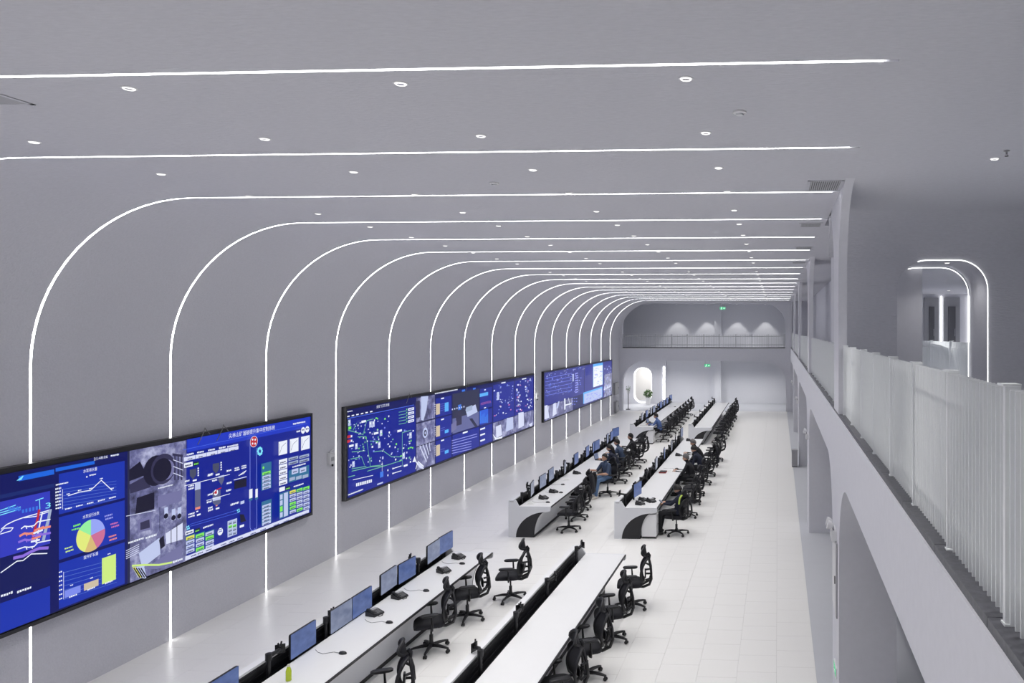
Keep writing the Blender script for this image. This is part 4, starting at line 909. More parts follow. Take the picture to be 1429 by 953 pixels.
  ('r','n0',[25.3,1.25,26.5,3.34]),('r','b1',[25.35,2.5,26.45,3.2]),('r','b1',[25.35,1.95,26.45,2.45]),('r','b1',[25.35,1.28,26.45,1.9]),('r','b8',[25.316,2.934,26.067,3.048]),
  ('r','b9',[25.316,2.005,26.067,2.469]),('r','b7',[25.362,2.053,25.435,2.429]),('r','b7',[25.463,2.041,25.537,2.285]),('r','b7',[25.565,2.028,25.639,2.32]),
  ('r','b7',[25.667,2.016,25.742,2.356]),('r','b7',[25.771,2.003,25.847,2.21]),('r','b7',[25.875,1.99,25.952,2.246]),('r','b7',[25.98,1.977,26.057,2.281]),
  ('r','w0',[25.362,1.803,25.78,1.856]),('r','w0',[25.362,1.606,25.78,1.66]),('r','w0',[25.362,1.409,25.78,1.463]),('r','w0',[25.705,3.124,25.856,3.16]),
  ('r','w0',[25.686,2.51,25.875,2.539]),('l','pk',[0.008,25.407,2.657,26.311,2.66]),('l','pk',[0.008,25.407,2.685,26.311,2.69]),('l','pk',[0.008,25.407,2.714,26.311,2.72]),
  
 ]),
 'flow': ('two flow diagrams above surveillance pictures', [
  ('r','n0',[26.5,1.25,31.06,3.34]),('r','b1',[26.55,1.92,28.7,3.25]),('r','n1',[28.78,1.92,31,3.25]),('G','feed',[26.54,1.27,27.6,1.9]),('G','feed',[27.62,1.27,28.74,1.9]),
  ('G','feed',[28.78,1.27,29.9,1.9]),('G','feed',[29.92,1.27,31.02,1.9]),('r','pk',[30.493,2.404,30.55,2.445]),('r','l1',[28.375,2.775,28.465,2.796]),('r','g1',[27.017,2.173,27.075,2.225]),
  ('r','w0',[26.812,2.146,26.874,2.171]),('r','w0',[28.456,2.583,28.574,2.607]),('r','v3',[28.946,2.813,29.043,2.875]),('r','w0',[30.511,3.203,30.657,3.223]),
  ('r','w0',[27.216,2.659,27.277,2.686]),('r','g1',[29.354,3.153,29.447,3.198]),('r','l1',[26.575,3.016,26.71,3.073]),('r','w0',[29.031,3.058,29.172,3.093]),
  ('r','pk',[27.104,2.816,27.183,2.838]),('r','l1',[29.948,2.801,30.101,2.85]),('r','pk',[30.25,3.13,30.371,3.168]),('r','l1',[29.16,2.408,29.215,2.47]),
  ('r','pk',[26.618,2.124,26.755,2.168]),('r','g1',[28.06,3.107,28.137,3.144]),('r','w0',[29.301,2.07,29.438,2.11]),('r','pk',[29.057,2.229,29.221,2.276]),
  ('r','pk',[29.022,2.593,29.174,2.627]),('r','v3',[30.414,3.132,30.514,3.186]),('r','v3',[30.473,2.322,30.612,2.368]),('r','v3',[30.07,2.85,30.226,2.9]),
  ('r','g1',[30.375,2.045,30.473,2.106]),('r','pk',[29.211,2.595,29.379,2.622]),('r','w0',[27.228,2.386,27.315,2.43]),('r','w0',[29.118,2.436,29.199,2.502]),
  ('r','w0',[26.917,2.92,26.977,2.968]),('r','l1',[28.464,3.045,28.566,3.088]),('r','l1',[27.33,2.535,27.449,2.568]),('r','pk',[27.207,2.447,27.288,2.464]),
  ('r','v3',[28.892,2.077,29.053,2.133]),('r','l1',[29.279,2.635,29.4,2.679]),('r','w0',[29.364,2.247,29.413,2.269]),('r','pk',[29.986,2.15,30.085,2.189]),
  ('r','l1',[28.997,2.749,29.116,2.778]),('r','v3',[29.107,2.103,29.214,2.133]),('r','w0',[28.906,2.879,29.047,2.936]),('r','l1',[29.127,2.262,29.234,2.32]),
  ('r','pk',[28.994,2.564,29.147,2.624]),('r','v3',[30.094,2.808,30.24,2.826]),('r','v3',[27.205,3.117,27.306,3.164]),('r','g1',[29.211,2.272,29.331,2.322]),
  ('r','w0',[29.19,2.645,29.341,2.671]),('r','g1',[27.105,2.414,27.208,2.459]),('r','g1',[30.004,2.531,30.18,2.575]),('r','w0',[29.915,2.902,30.067,2.952]),
  ('r','w0',[29.23,2.388,29.293,2.411]),('r','w0',[27.715,2.098,27.86,2.12]),('r','pk',[30.001,2.936,30.066,2.972]),('r','pk',[30.321,2.711,30.39,2.75]),
  ('r','w0',[30.254,2.748,30.324,2.78]),('r','l1',[30.1,2.528,30.185,2.573]),('r','v3',[27.026,2.307,27.114,2.34]),('r','w0',[30.14,2.39,30.303,2.432]),('r','pk',[29.05,3.042,29.101,3.093]),
  ('r','w0',[30.618,2.204,30.686,2.271]),('r','l1',[29.985,2.716,30.073,2.78]),('r','w0',[30.168,2.189,30.258,2.238]),('r','l1',[29.906,2.948,30.007,2.97]),
  ('r','v3',[28.949,2.422,28.997,2.462]),('r','l1',[29.174,2.662,29.241,2.687]),('r','w0',[27.252,2.587,27.324,2.61]),('r','v3',[27.087,2.816,27.162,2.834]),
  ('r','w0',[26.598,3.039,26.671,3.074]),('r','l1',[29.904,3.146,30.038,3.194]),('r','v3',[28.31,2.625,28.364,2.689]),('r','w0',[27.431,2.138,27.539,2.187]),
  ('r','w0',[30.226,2.678,30.282,2.737]),('r','g1',[30.608,3.101,30.673,3.142]),('r','g1',[27.85,3.109,27.943,3.155]),('r','g1',[30.027,2.594,30.102,2.623]),
  ('r','w0',[28.342,2.526,28.412,2.543]),('r','l1',[29.102,2.557,29.237,2.618]),('r','l1',[27.126,2.59,27.2,2.609]),('r','g1',[28.028,2.596,28.1,2.616]),
  ('r','l1',[27.355,2.648,27.403,2.672]),('r','g1',[29.041,2.293,29.179,2.336]),('r','l1',[30.465,3.142,30.626,3.193]),('r','g1',[29.233,3.063,29.35,3.095]),
  ('r','w0',[28.915,2.838,29.027,2.89]),('r','v3',[28.906,2.673,29.067,2.719]),('r','l1',[29.071,2.75,29.189,2.806]),('r','l1',[27.937,2.454,28.031,2.514]),
  ('r','g1',[28.073,2.681,28.137,2.699]),('r','w0',[28.927,2.479,28.989,2.536]),('r','w0',[29.879,2.909,30.042,2.945]),('r','l1',[30.032,2.556,30.13,2.614]),
  ('r','g1',[28.112,2.502,28.197,2.525]),('r','w0',[29.045,3.042,29.127,3.104]),('r','pk',[29.247,2.197,29.307,2.224]),('r','g1',[30.344,2.954,30.399,3.006]),
  ('r','g1',[30.263,2.331,30.374,2.388]),('r','g1',[27.646,2.578,27.729,2.621]),('r','v3',[27.843,3.121,27.955,3.177]),('r','w0',[28.37,2.887,28.443,2.904]),
  ('r','w0',[29.361,2.379,29.484,2.424]),('r','pk',[28.89,2.043,28.988,2.106]),('r','w0',[30.458,2.112,30.592,2.149]),('r','l1',[30.304,2.025,30.472,2.052]),
  ('r','g1',[27.122,3.094,27.244,3.12]),('r','g1',[30.521,2.311,30.604,2.353]),('r','v3',[27.679,2.529,27.743,2.546]),('r','v3',[26.769,2.697,26.871,2.741]),
  ('r','pk',[29.233,3.027,29.398,3.059]),('r','pk',[28.185,2.179,28.326,2.218]),('r','v3',[26.742,2.825,26.846,2.845]),('r','pk',[28,2.376,28.151,2.422]),
  ('r','v3',[28.42,2.955,28.509,2.993]),('r','g1',[29.241,2.112,29.335,2.134]),('r','v3',[29.041,2.761,29.203,2.781]),('r','v3',[28.003,2.29,28.132,2.315]),
  ('r','w0',[30.581,2.357,30.71,2.389]),('r','l1',[27.181,2.918,27.252,2.966]),('r','pk',[29.364,2.021,29.516,2.08]),('r','l1',[27.009,3.18,27.088,3.196]),
  ('r','l1',[30.171,3.074,30.248,3.132]),('r','w0',[30.621,2.059,30.737,2.078]),('r','w0',[30.262,2.057,30.398,2.106]),('r','g1',[28.854,2.257,29.01,2.292]),
  ('r','w0',[27.258,3.253,27.687,3.292]),('r','w0',[29.504,3.248,30.005,3.289]),('r','l1',[26.812,2.688,27.049,2.971]),('p','l2',[26.71,1.756,27.227,1.768,27.332,1.369,26.761,1.335]),
  ('p','w0',[26.41,1.534,26.761,1.335,27.385,1.324,27.332,1.254,26.66,1.293]),('p','l1',[27.818,1.929,28.492,1.891,28.492,1.45,27.709,1.434]),('p','l2',[29.079,1.987,29.69,1.962,29.753,1.411,29.079,1.373]),
  ('p','l2',[30.327,1.382,30.722,1.419,30.722,1.268,30.458,1.28]),
 ]),
 'alarm': ('pale figures and lines on violet blue', [
  ('r','n0',[32.45,1.25,39.3,3.38]),('r','v0',[32.5,1.9,39.25,3.33]),('r','w1',[33.719,2.258,33.795,2.268]),('r','b7',[33.231,2.415,33.308,2.443]),('r','v2',[35.048,2.787,35.198,2.825]),
  ('r','v3',[34.716,2.765,34.885,2.79]),('r','w1',[35.139,2.279,35.207,2.297]),('r','b7',[38.52,3.287,38.756,3.301]),('r','v3',[32.815,3.044,32.935,3.072]),
  ('r','w1',[37.885,2.624,38.066,2.652]),('r','w1',[32.708,2.543,32.897,2.569]),('r','v3',[36.726,2.264,36.888,2.302]),('r','b7',[34.853,3.132,34.918,3.163]),
  ('r','v2',[36.553,2.206,36.702,2.222]),('r','b7',[33.303,2.718,33.452,2.751]),('r','b7',[37.578,2.228,37.678,2.247]),('r','v3',[32.576,2.939,32.623,2.955]),
  ('r','v2',[34.118,2.526,34.193,2.547]),('r','v3',[33.389,2.571,33.465,2.603]),('r','v2',[34.127,3.308,34.231,3.322]),('r','v2',[34.909,3.057,35.056,3.079]),
  ('r','w1',[32.931,3.239,32.988,3.25]),('r','v3',[33.07,2.724,33.137,2.761]),('r','b7',[35.222,3.167,35.282,3.176]),('r','b7',[33.25,2.889,33.313,2.907]),
  ('r','w1',[34.271,2.911,34.46,2.927]),('r','b7',[37.704,3.31,37.795,3.332]),('r','w1',[34.882,3.181,35.036,3.206]),('r','v3',[35.132,3.137,35.2,3.169]),
  ('r','b7',[36.206,2.47,36.395,2.503]),('r','v3',[35.12,2.882,35.25,2.893]),('r','w1',[32.768,3.174,32.923,3.204]),('r','v3',[35.977,3.302,36.183,3.329]),
  ('r','b7',[38.427,2.402,38.592,2.436]),('r','b7',[33.576,3.054,33.683,3.079]),('r','v3',[33.552,2.981,33.744,3.013]),('r','w1',[38.067,2.139,38.256,2.151]),
  ('r','w1',[34.814,2.468,35.011,2.494]),('r','v3',[36.062,2.211,36.236,2.224]),('r','b7',[35.204,2.891,35.404,2.911]),('r','w1',[34.074,2.621,34.207,2.651]),
  ('r','b7',[34.445,2.554,34.553,2.576]),('r','v3',[35.232,2.725,35.329,2.737]),('r','v2',[36.754,3.006,36.959,3.037]),('r','v3',[37.363,2.134,37.58,2.16]),
  ('r','v2',[34,2.328,34.086,2.344]),('r','v2',[33.837,2.74,33.923,2.774]),('r','v3',[35.884,2.365,36.027,2.378]),('r','w1',[33.097,3.197,33.264,3.236]),
  ('r','w1',[38.017,2.379,38.078,2.396]),('r','v2',[33.929,3.192,34.119,3.229]),('r','b7',[38.051,3.217,38.182,3.26]),('r','v3',[32.856,2.443,33.033,2.471]),
  ('r','w1',[34.505,2.375,34.676,2.403]),('r','v3',[34.236,2.994,34.447,3.005]),('r','b7',[37.876,2.221,38.004,2.236]),('r','v2',[33.875,2.891,34.041,2.902]),
  ('r','w1',[35.501,3.239,35.612,3.255]),('r','w1',[38.193,3.29,38.287,3.306]),('r','w1',[36.153,2.982,36.344,3.007]),('r','w1',[35.675,2.243,35.897,2.257]),
  ('r','w1',[34.279,2.857,34.348,2.88]),('r','w1',[36.506,2.801,36.676,2.824]),('r','w1',[38.129,2.62,38.38,2.654]),('r','v3',[38.461,2.726,38.676,2.763]),
  ('r','v2',[33.504,3.004,33.684,3.038]),('r','b7',[33.997,2.589,34.132,2.627]),('r','b7',[34.066,3.08,34.177,3.093]),('r','v3',[35.225,2.788,35.344,2.798]),
  ('r','v3',[34.535,2.26,34.646,2.27]),('r','v3',[38.527,2.316,38.602,2.332]),('r','v2',[35.78,3.176,35.935,3.204]),('r','b7',[37.718,2.881,37.781,2.912]),
  ('r','v3',[36.257,2.166,36.329,2.186]),('r','w1',[33.047,2.392,33.127,2.411]),('r','v2',[34.39,2.892,34.501,2.92]),('r','w1',[32.714,3.144,32.859,3.172]),
  ('r','b7',[32.83,2.27,32.929,2.29]),('r','w1',[35.667,2.989,35.766,2.999]),('r','w1',[34.94,2.979,35.034,3.015]),('r','v2',[34.069,2.363,34.225,2.375]),
  ('r','w1',[37.862,2.794,38.038,2.83]),('r','v2',[34.477,2.634,34.585,2.661]),('r','b7',[33.59,2.742,33.663,2.755]),('r','w1',[37.351,3.244,37.559,3.261]),
  ('r','w1',[36.131,3.047,36.363,3.057]),('r','v3',[34.953,2.354,35.057,2.394]),('r','b7',[36.773,2.454,36.885,2.474]),('r','v3',[32.743,3.073,32.918,3.094]),
  ('r','w1',[37.953,3.347,38.03,3.374]),('r','w1',[35.182,2.186,35.377,2.209]),('r','v3',[33.098,2.746,33.165,2.776]),('r','v3',[38.233,2.519,38.488,2.544]),
  ('r','w1',[32.772,2.873,32.845,2.883]),('r','w1',[32.847,2.788,32.915,2.798]),('r','v3',[37.379,2.96,37.539,2.99]),('r','w1',[34.736,3.09,34.904,3.106]),
  ('r','v2',[33.098,2.455,33.166,2.488]),('r','v2',[33.786,2.304,33.888,2.328]),('r','v2',[37.776,2.483,38.011,2.526]),('r','v2',[36.015,2.601,36.084,2.627]),
  ('r','b7',[34.336,2.257,34.423,2.273]),('r','w1',[36.686,2.63,36.804,2.644]),('r','v3',[37.025,3.264,37.275,3.278]),('r','v3',[33.774,2.654,33.971,2.675]),
  ('r','v2',[36.988,3.181,37.176,3.222]),('r','v3',[37.587,2.836,37.741,2.865]),('r','w1',[37.765,2.155,37.824,2.165]),('r','v3',[36.568,2.511,36.692,2.537]),
  ('r','v3',[35.785,2.612,35.845,2.636]),('r','w1',[32.937,3.284,33.079,3.295]),('r','v3',[34.328,2.878,34.532,2.906]),('r','v3',[38.327,2.41,38.518,2.454]),
  ('r','v2',[38.225,2.761,38.406,2.779]),('r','w1',[37.227,2.135,37.292,2.17]),('r','b7',[36.22,2.206,36.361,2.241]),('r','b7',[33.355,3.171,33.48,3.201]),
  ('r','b7',[37.985,2.435,38.155,2.459]),('r','v3',[33.118,2.692,33.186,2.724]),('r','b7',[37.851,2.907,37.919,2.931]),('r','w1',[38.265,3.255,38.439,3.29]),
  ('r','w1',[36.464,2.811,36.698,2.836]),('r','v3',[32.857,3.236,32.91,3.257]),('r','w1',[35.578,3.111,35.717,3.139]),('r','v2',[36.578,2.815,36.636,2.836]),
  ('r','b7',[33.138,2.754,33.187,2.765]),('r','v3',[36.722,3.017,36.795,3.056]),('r','w1',[34.843,2.82,35.039,2.83]),('r','v3',[33.174,2.803,33.324,2.84]),
  ('r','v2',[34.842,3.187,34.972,3.218]),('r','v3',[34.805,3.183,34.979,3.2]),('r','w1',[33.579,2.626,33.76,2.663]),('r','w0',[33.15,3.276,33.514,3.285]),
  ('r','w0',[35.374,3.272,35.788,3.281]),('r','w0',[36.908,3.251,37.358,3.261]),('r','w0',[38.775,3.173,39.271,3.183]),('r','l1',[36.873,2.677,37.123,3.037]),
  ('r','v2',[37.358,3.004,37.913,3.058]),('r','v2',[37.358,2.887,37.913,2.941]),('r','v2',[37.358,2.771,37.913,2.824]),('r','v2',[37.358,2.654,37.913,2.708]),
  ('r','v2',[37.358,2.538,37.913,2.591]),('r','v2',[37.358,2.421,37.913,2.474]),('r','v2',[37.358,2.304,37.913,2.358]),('r','v2',[37.358,2.188,37.913,2.241]),
  ('r','v2',[37.358,2.071,37.913,2.124]),('l','v3',[0.02,32.515,3.101,36.732,3.093]),('l','v3',[0.02,32.515,2.953,36.732,2.926]),('l','v3',[0.02,32.515,2.804,36.732,2.759]),
  ('l','v3',[0.02,32.515,2.656,36.732,2.591]),('l','v3',[0.02,32.515,2.507,36.732,2.424]),('l','v3',[0.02,32.515,2.359,36.732,2.257]),('G','feed',[32.5,1.27,33.5,1.88]),
  ('G','feed',[33.52,1.27,35.5,1.88]),('G','feed',[35.52,1.27,36.9,1.88]),('p','l2',[32.377,1.928,32.794,1.929,33.078,1.34,32.377,1.337]),('p','l2',[33.661,1.887,34.036,1.917,34.188,1.39,33.514,1.334]),
  ('r','w0',[35.407,1.44,35.621,1.97]),('p','l1',[34.419,1.925,34.653,1.926,34.419,1.634,34.112,1.621]),('l','w0',[0.06,35.456,1.643,36.644,1.62]),('l','w0',[0.06,36.125,1.929,36.469,1.518]),
  ('r','v3',[36.82,1.819,36.998,1.867]),('r','v3',[37.177,1.786,37.358,1.834]),('r','v3',[37.541,1.753,37.726,1.802]),('r','v3',[36.82,1.675,36.998,1.723]),
  ('r','v3',[37.177,1.641,37.358,1.689]),('r','v3',[37.541,1.606,37.726,1.655]),('r','v3',[36.82,1.531,36.998,1.579]),('r','v3',[37.177,1.496,37.358,1.544]),
  
 ]),
 'docs': ('white document windows over dark blue diagrams', [
  ('r','n0',[39.3,1.25,45.9,3.38]),('r','v0',[39.35,1.3,45.85,3.33]),('r','n1',[39.5,2.8,40.8,3.25]),('r','b8',[39.071,1.36,43.371,1.944]),('r','w1',[39.271,1.34,43.249,1.851]),
  ('r','b8',[41.165,2.065,43.494,3.322]),('r','w0',[41.232,2.06,43.42,3.185]),('r','v2',[41.086,1.57,41.258,1.602]),('r','v3',[40.639,1.556,40.773,1.584]),
  ('r','l1',[41.65,1.674,41.821,1.716]),('r','v2',[42.934,1.496,43.141,1.511]),('r','v3',[41.243,1.342,41.376,1.375]),('r','l1',[42.304,1.326,42.493,1.344]),
  ('r','l1',[42.317,1.318,42.757,1.342]),('r','v3',[40.651,1.711,41.048,1.75]),('r','l1',[39.657,1.637,39.803,1.655]),('r','v3',[42.1,1.332,42.217,1.368]),
  ('r','l1',[40.146,1.438,40.254,1.451]),('r','v2',[41.366,1.707,41.671,1.735]),('r','v2',[40.148,1.744,40.456,1.758]),('r','v3',[41.514,1.655,41.871,1.667]),
  ('r','v2',[40.398,1.473,40.745,1.507]),('r','v3',[41.497,1.684,41.746,1.724]),('r','v3',[40.022,1.56,40.242,1.592]),('r','v2',[41.552,1.408,41.961,1.422]),
  ('r','v2',[42.661,1.501,42.924,1.545]),('r','v3',[41.494,1.706,41.717,1.73]),('r','l1',[40.201,1.589,40.566,1.609]),('r','v2',[40.45,1.535,40.565,1.57]),
  ('r','v3',[42.373,1.472,42.766,1.502]),('r','v2',[39.696,1.527,40.1,1.549]),('r','l1',[40.762,1.402,40.916,1.422]),('r','v2',[41.935,1.322,42.067,1.365]),
  ('r','v2',[40.06,1.407,40.357,1.418]),('r','l1',[39.678,1.709,39.872,1.72]),('r','l1',[42.339,1.575,42.655,1.591]),('r','v3',[39.765,1.559,39.905,1.582]),
  ('r','l1',[39.956,1.537,40.245,1.572]),('r','v3',[41.824,1.588,42.243,1.615]),('r','v3',[39.808,1.742,39.951,1.777]),('r','v2',[42.423,1.621,42.846,1.638]),
  ('r','v3',[41.125,1.497,41.364,1.514]),('r','v3',[41.155,1.338,41.288,1.37]),('r','l1',[41.518,1.472,41.816,1.5]),('r','v2',[41.356,1.347,41.765,1.376]),
  ('r','v2',[42.951,1.646,43.333,1.66]),('r','l1',[41.961,1.501,42.385,1.536]),('r','v2',[41.883,1.694,42.302,1.712]),('r','v3',[42.434,1.384,42.727,1.404]),
  ('r','v2',[41.672,1.673,42.018,1.697]),('r','v3',[39.705,1.714,40.042,1.727]),('r','v3',[39.573,1.552,39.841,1.563]),('r','l1',[42.251,1.532,42.37,1.574]),
  ('r','l1',[41.552,1.326,41.949,1.34]),('r','v2',[40.676,1.657,40.846,1.674]),('r','v3',[39.847,1.726,40.257,1.748]),('r','v3',[42.119,1.485,42.304,1.524]),
  ('r','v3',[39.746,1.786,40.063,1.796]),('r','v2',[40.339,1.514,40.612,1.538]),('r','l1',[42.728,1.478,43.065,1.497]),('r','l1',[39.67,1.679,39.785,1.695]),
  ('r','l1',[40.693,1.338,41.105,1.376]),('r','v2',[42.811,1.263,42.941,1.289]),('r','v3',[40.918,1.592,41.142,1.629]),('r','l1',[40.856,1.651,41.063,1.677]),
  ('r','l1',[42.829,1.477,43.016,1.501]),('r','v3',[40.592,1.684,40.708,1.702]),('r','v2',[42.004,2.182,42.158,2.212]),('r','l1',[42.469,2.278,42.603,2.313]),
  ('r','l1',[41.948,3.028,42.126,3.077]),('r','v2',[41.926,2.268,42.103,2.279]),('r','v2',[43.084,2.78,43.182,2.832]),('r','v2',[41.398,2.946,41.612,2.979]),
  ('r','l1',[42.829,2.61,42.999,2.647]),('r','l1',[42.985,2.509,43.151,2.532]),('r','v2',[41.92,2.675,42.159,2.719]),('r','l1',[41.651,2.931,41.866,2.943]),
  ('r','l1',[42.222,2.183,42.485,2.227]),('r','l1',[41.829,2.907,42.008,2.961]),('r','l1',[41.653,2.954,41.879,2.967]),('r','v2',[41.84,2.712,42.03,2.764]),
  ('r','l1',[42.774,2.565,42.91,2.601]),('r','v2',[43.053,2.786,43.313,2.822]),('r','v2',[41.339,2.548,41.596,2.589]),('r','l1',[42.256,2.99,42.515,3.02]),
  ('r','v2',[42.704,2.813,42.975,2.867]),('r','v2',[41.477,2.722,41.706,2.775]),('r','l1',[41.667,2.539,41.879,2.592]),('r','v2',[41.642,3.03,41.852,3.056]),
  ('r','l1',[42.666,2.701,42.768,2.73]),('r','v2',[42.809,2.55,42.965,2.598]),('r','l1',[43.014,2.281,43.275,2.327]),('r','l1',[43.093,2.829,43.196,2.885]),
  ('r','v2',[41.58,2.67,41.822,2.709]),('r','l1',[42.49,2.537,42.682,2.559]),('r','l1',[42.481,2.07,42.677,2.126]),('r','l1',[42.727,2.361,42.882,2.41]),
  ('r','l1',[41.704,3.071,41.926,3.093]),('r','l1',[41.872,3.061,42.136,3.088]),('r','v2',[42.532,2.733,42.731,2.745]),('r','v2',[42.734,2.824,42.87,2.846]),
  ('r','l1',[43.014,2.558,43.219,2.601]),('r','l1',[41.46,2.422,41.72,2.435]),('r','l1',[42.403,2.529,42.565,2.569]),('r','l1',[43.042,2.635,43.145,2.69]),
  ('r','l1',[41.905,2.596,42.077,2.649]),('r','v2',[42.117,2.291,42.373,2.338]),('G','feed',[43.7,1.3,45.8,2.6]),('r','l1',[44.915,2.658,45.061,2.7]),('r','m1',[45.539,1.674,45.632,1.699]),
  ('r','v2',[44.987,2.487,45.069,2.533]),('r','v2',[44.352,1.548,44.459,1.567]),('r','v3',[44.165,3.069,44.347,3.086]),('r','l1',[44.449,2.847,44.651,2.921]),
  ('r','l1',[45.496,2.848,45.604,2.914]),('r','v2',[45.33,2.653,45.464,2.718]),('r','l1',[45.166,2.171,45.429,2.221]),('r','v2',[45.272,2.928,45.506,2.95]),
  ('r','l1',[45.06,1.631,45.153,1.679]),('r','m1',[44.734,2.157,44.994,2.206]),('r','v3',[44.396,2.268,44.577,2.286]),('r','v3',[44.151,1.92,44.381,1.973]),
  ('r','l1',[44.113,2.137,44.19,2.209]),('r','l1',[44.585,2.334,44.721,2.363]),('r','l1',[44.946,2.521,45.086,2.544]),('r','l1',[45.118,1.449,45.367,1.528]),
  ('r','v2',[44.096,1.807,44.316,1.828]),('r','v2',[44.396,2.34,44.554,2.359]),('r','v3',[44.008,1.754,44.185,1.776]),('r','l1',[45.098,1.56,45.179,1.635]),
  ('r','m1',[45.107,2.299,45.216,2.322]),('r','m1',[45.37,2.841,45.497,2.883]),('r','m1',[44.034,1.921,44.197,1.972]),('r','l1',[44.386,1.893,44.547,1.936]),
  ('r','m1',[43.781,2.664,43.983,2.693]),('r','m1',[43.656,2.149,43.81,2.174]),('r','v2',[43.813,2.067,43.984,2.135]),('r','m1',[43.868,2.502,44.006,2.577]),
  ('r','l1',[43.773,2.906,43.947,2.983]),('r','v3',[44.847,1.928,45.041,1.962]),('r','v3',[44.724,2.786,44.855,2.817]),('r','v3',[44.781,2.357,44.864,2.411]),
  ('r','m1',[45.162,2.965,45.355,3.023]),('r','l1',[44.376,2.366,44.559,2.413]),('r','m1',[44.401,2.583,44.504,2.634]),('r','v3',[43.631,1.585,43.804,1.642]),
  ('r','v2',[44.851,2.999,45.09,3.064]),('r','l1',[44.607,1.647,44.721,1.707]),('p','l2',[43.567,1.713,43.766,1.982,43.915,1.686]),('p','l2',[43.966,1.727,44.167,1.998,44.32,1.711]),
  ('p','l2',[44.371,1.742,44.577,2.015,44.732,1.737]),('p','l2',[44.784,1.756,44.993,2.032,45.152,1.763]),('p','l2',[45.205,1.771,45.418,2.049,45.579,1.79]),
  
 ]),
}
# ------------------------------------------------------------------ video walls
PAL = dict(n0=(8, 16, 92), n1=(12, 30, 142), n2=(20, 40, 110), n3=(14, 22, 88), n4=(40, 50, 120), b1=(24, 40, 148), b2=(22, 50, 172), b3=(22, 50, 172), b4=(25, 100, 220), b5=(30, 55, 192), b6=(70, 100, 220), b7=(60, 120, 225), b8=(90, 175, 245), b9=(40, 90, 215), v0=(44, 50, 140), v1=(50, 58, 188), v2=(150, 155, 230), v3=(125, 140, 235), vi=(140, 110, 220), cy=(130, 225, 250), c2=(60, 120, 225), w0=(235, 240, 252), w1=(180, 192, 232), g1=(160, 175, 205), g2=(90, 120, 200), g3=(110, 180, 150), g4=(130, 235, 90), y1=(205, 235, 130), y2=(225, 225, 90), re=(190, 40, 55), pk=(200, 110, 170), t1=(205, 190, 165), t2=(50, 110, 150), st=(70, 75, 100), s2=(90, 95, 130), l1=(190, 200, 235), l2=(215, 220, 245), d0=(22, 20, 45), d1=(50, 48, 80), d2=(35, 38, 75), d3=(40, 45, 95), d4=(25, 40, 60), d5=(45, 48, 78), m1=(115, 115, 160), m2=(100, 105, 155))
PAL['or'] = (235, 140, 120)
PAL = {k: srgb(*v) for k, v in PAL.items()}
XS = -10.1
def text_mesh(body):
    cu = bpy.data.curves.new('txt', 'FONT'); cu.body = body; cu.resolution_u = 2
    o = bpy.data.objects.new('txt', cu); COL.objects.link(o)
    bpy.context.view_layer.update()
    ev = o.evaluated_get(bpy.context.evaluated_depsgraph_get())
    me = ev.to_mesh()
    vs = [tuple(v.co) for v in me.vertices]; fs = [tuple(p.vertices) for p in me.polygons]
    ev.to_mesh_clear()
    bpy.data.objects.remove(o); bpy.data.curves.remove(cu)
    return vs, fs
def paint(name, ops):
    mb = MB(); k = 0
    rnd = random.Random(11)
    for kind, col, v in ops:
        k += 1
        x = XS + .00025 * k
        c = PAL.get(col)
        if kind in 'rG':
            y0, z0, y1, z1 = v
            mb.poly([(x, y0, z0), (x, y1, z0), (x, y1, z1), (x, y0, z1)], 1 if kind == 'G' else 0, c or (1, 1, 1))
        elif kind == 'p':
            mb.poly([(x, v[i], v[i + 1]) for i in range(0, len(v), 2)], 0, c)
        elif kind == 'l':
            h = v[0] / 2; pts = [Vector((v[i], v[i + 1])) for i in range(1, len(v), 2)]
            for a, b in zip(pts, pts[1:]):
                d = (b - a)
                if d.length < 1e-4: continue
                d.normalize(); nn = Vector((-d.y, d.x)) * h; a2 = a - d * h * .5; b2 = b + d * h * .5
                mb.poly([(x, *(a2 - nn)), (x, *(b2 - nn)), (x, *(b2 + nn)), (x, *(a2 + nn))], 0, c)
        elif kind == 'c':
            mb.poly([(x, v[0] + v[2] * math.cos(2 * PI * i / 20), v[1] + v[2] * math.sin(2 * PI * i / 20)) for i in range(20)], 0, c)
        elif kind == 'pie':
            for a0, a1, cc in ((90, 10, (150, 165, 245)), (10, -65, (205, 110, 150)), (-65, -115, (215, 185, 120)), (-115, -215, (225, 235, 125)), (-215, -270, (150, 240, 160))):
                mb.poly([(x, v[0], v[1])] + [(x, v[0] + v[2] * math.cos(R(a0 + (a1 - a0) * i / 12)), v[1] + v[2] * math.sin(R(a0 + (a1 - a0) * i / 12))) for i in range(13)], 0, srgb(*cc))
        elif kind == 't':
            y0, z0, y1, z1 = v; h = z1 - z0; y = y0
            while y < y1 - .2 * h:
                w_ = h * rnd.uniform(.55, .9); e = min(y + w_, y1)
                mb.poly([(x, y, z0 + h * rnd.uniform(0, .25)), (x, e, z0 + h * rnd.uniform(0, .25)), (x, e, z1 - h * rnd.uniform(0, .2)), (x, y, z1 - h * rnd.uniform(0, .2))], 0, c)
                y += w_ + h * .22
        elif kind == 'w':
            vs, fs = text_mesh(v[4])
            xs = [q[0] for q in vs]; ys = [q[1] for q in vs]
            sx = (v[2] - v[0]) / (max(xs) - min(xs)); sy = (v[3] - v[1]) / (max(ys) - min(ys))
            b = len(mb.v)
            mb.v += [(x, v[0] + (q[0] - min(xs)) * sx, v[1] + (q[1] - min(ys)) * sy) for q in vs]
            for q in fs: mb.face([b + i for i in q], 0, c)
    me = mb.mesh(name, fix=False)
    for m_ in (M['pic'], M['feed']): me.materials.append(m_)
    return me
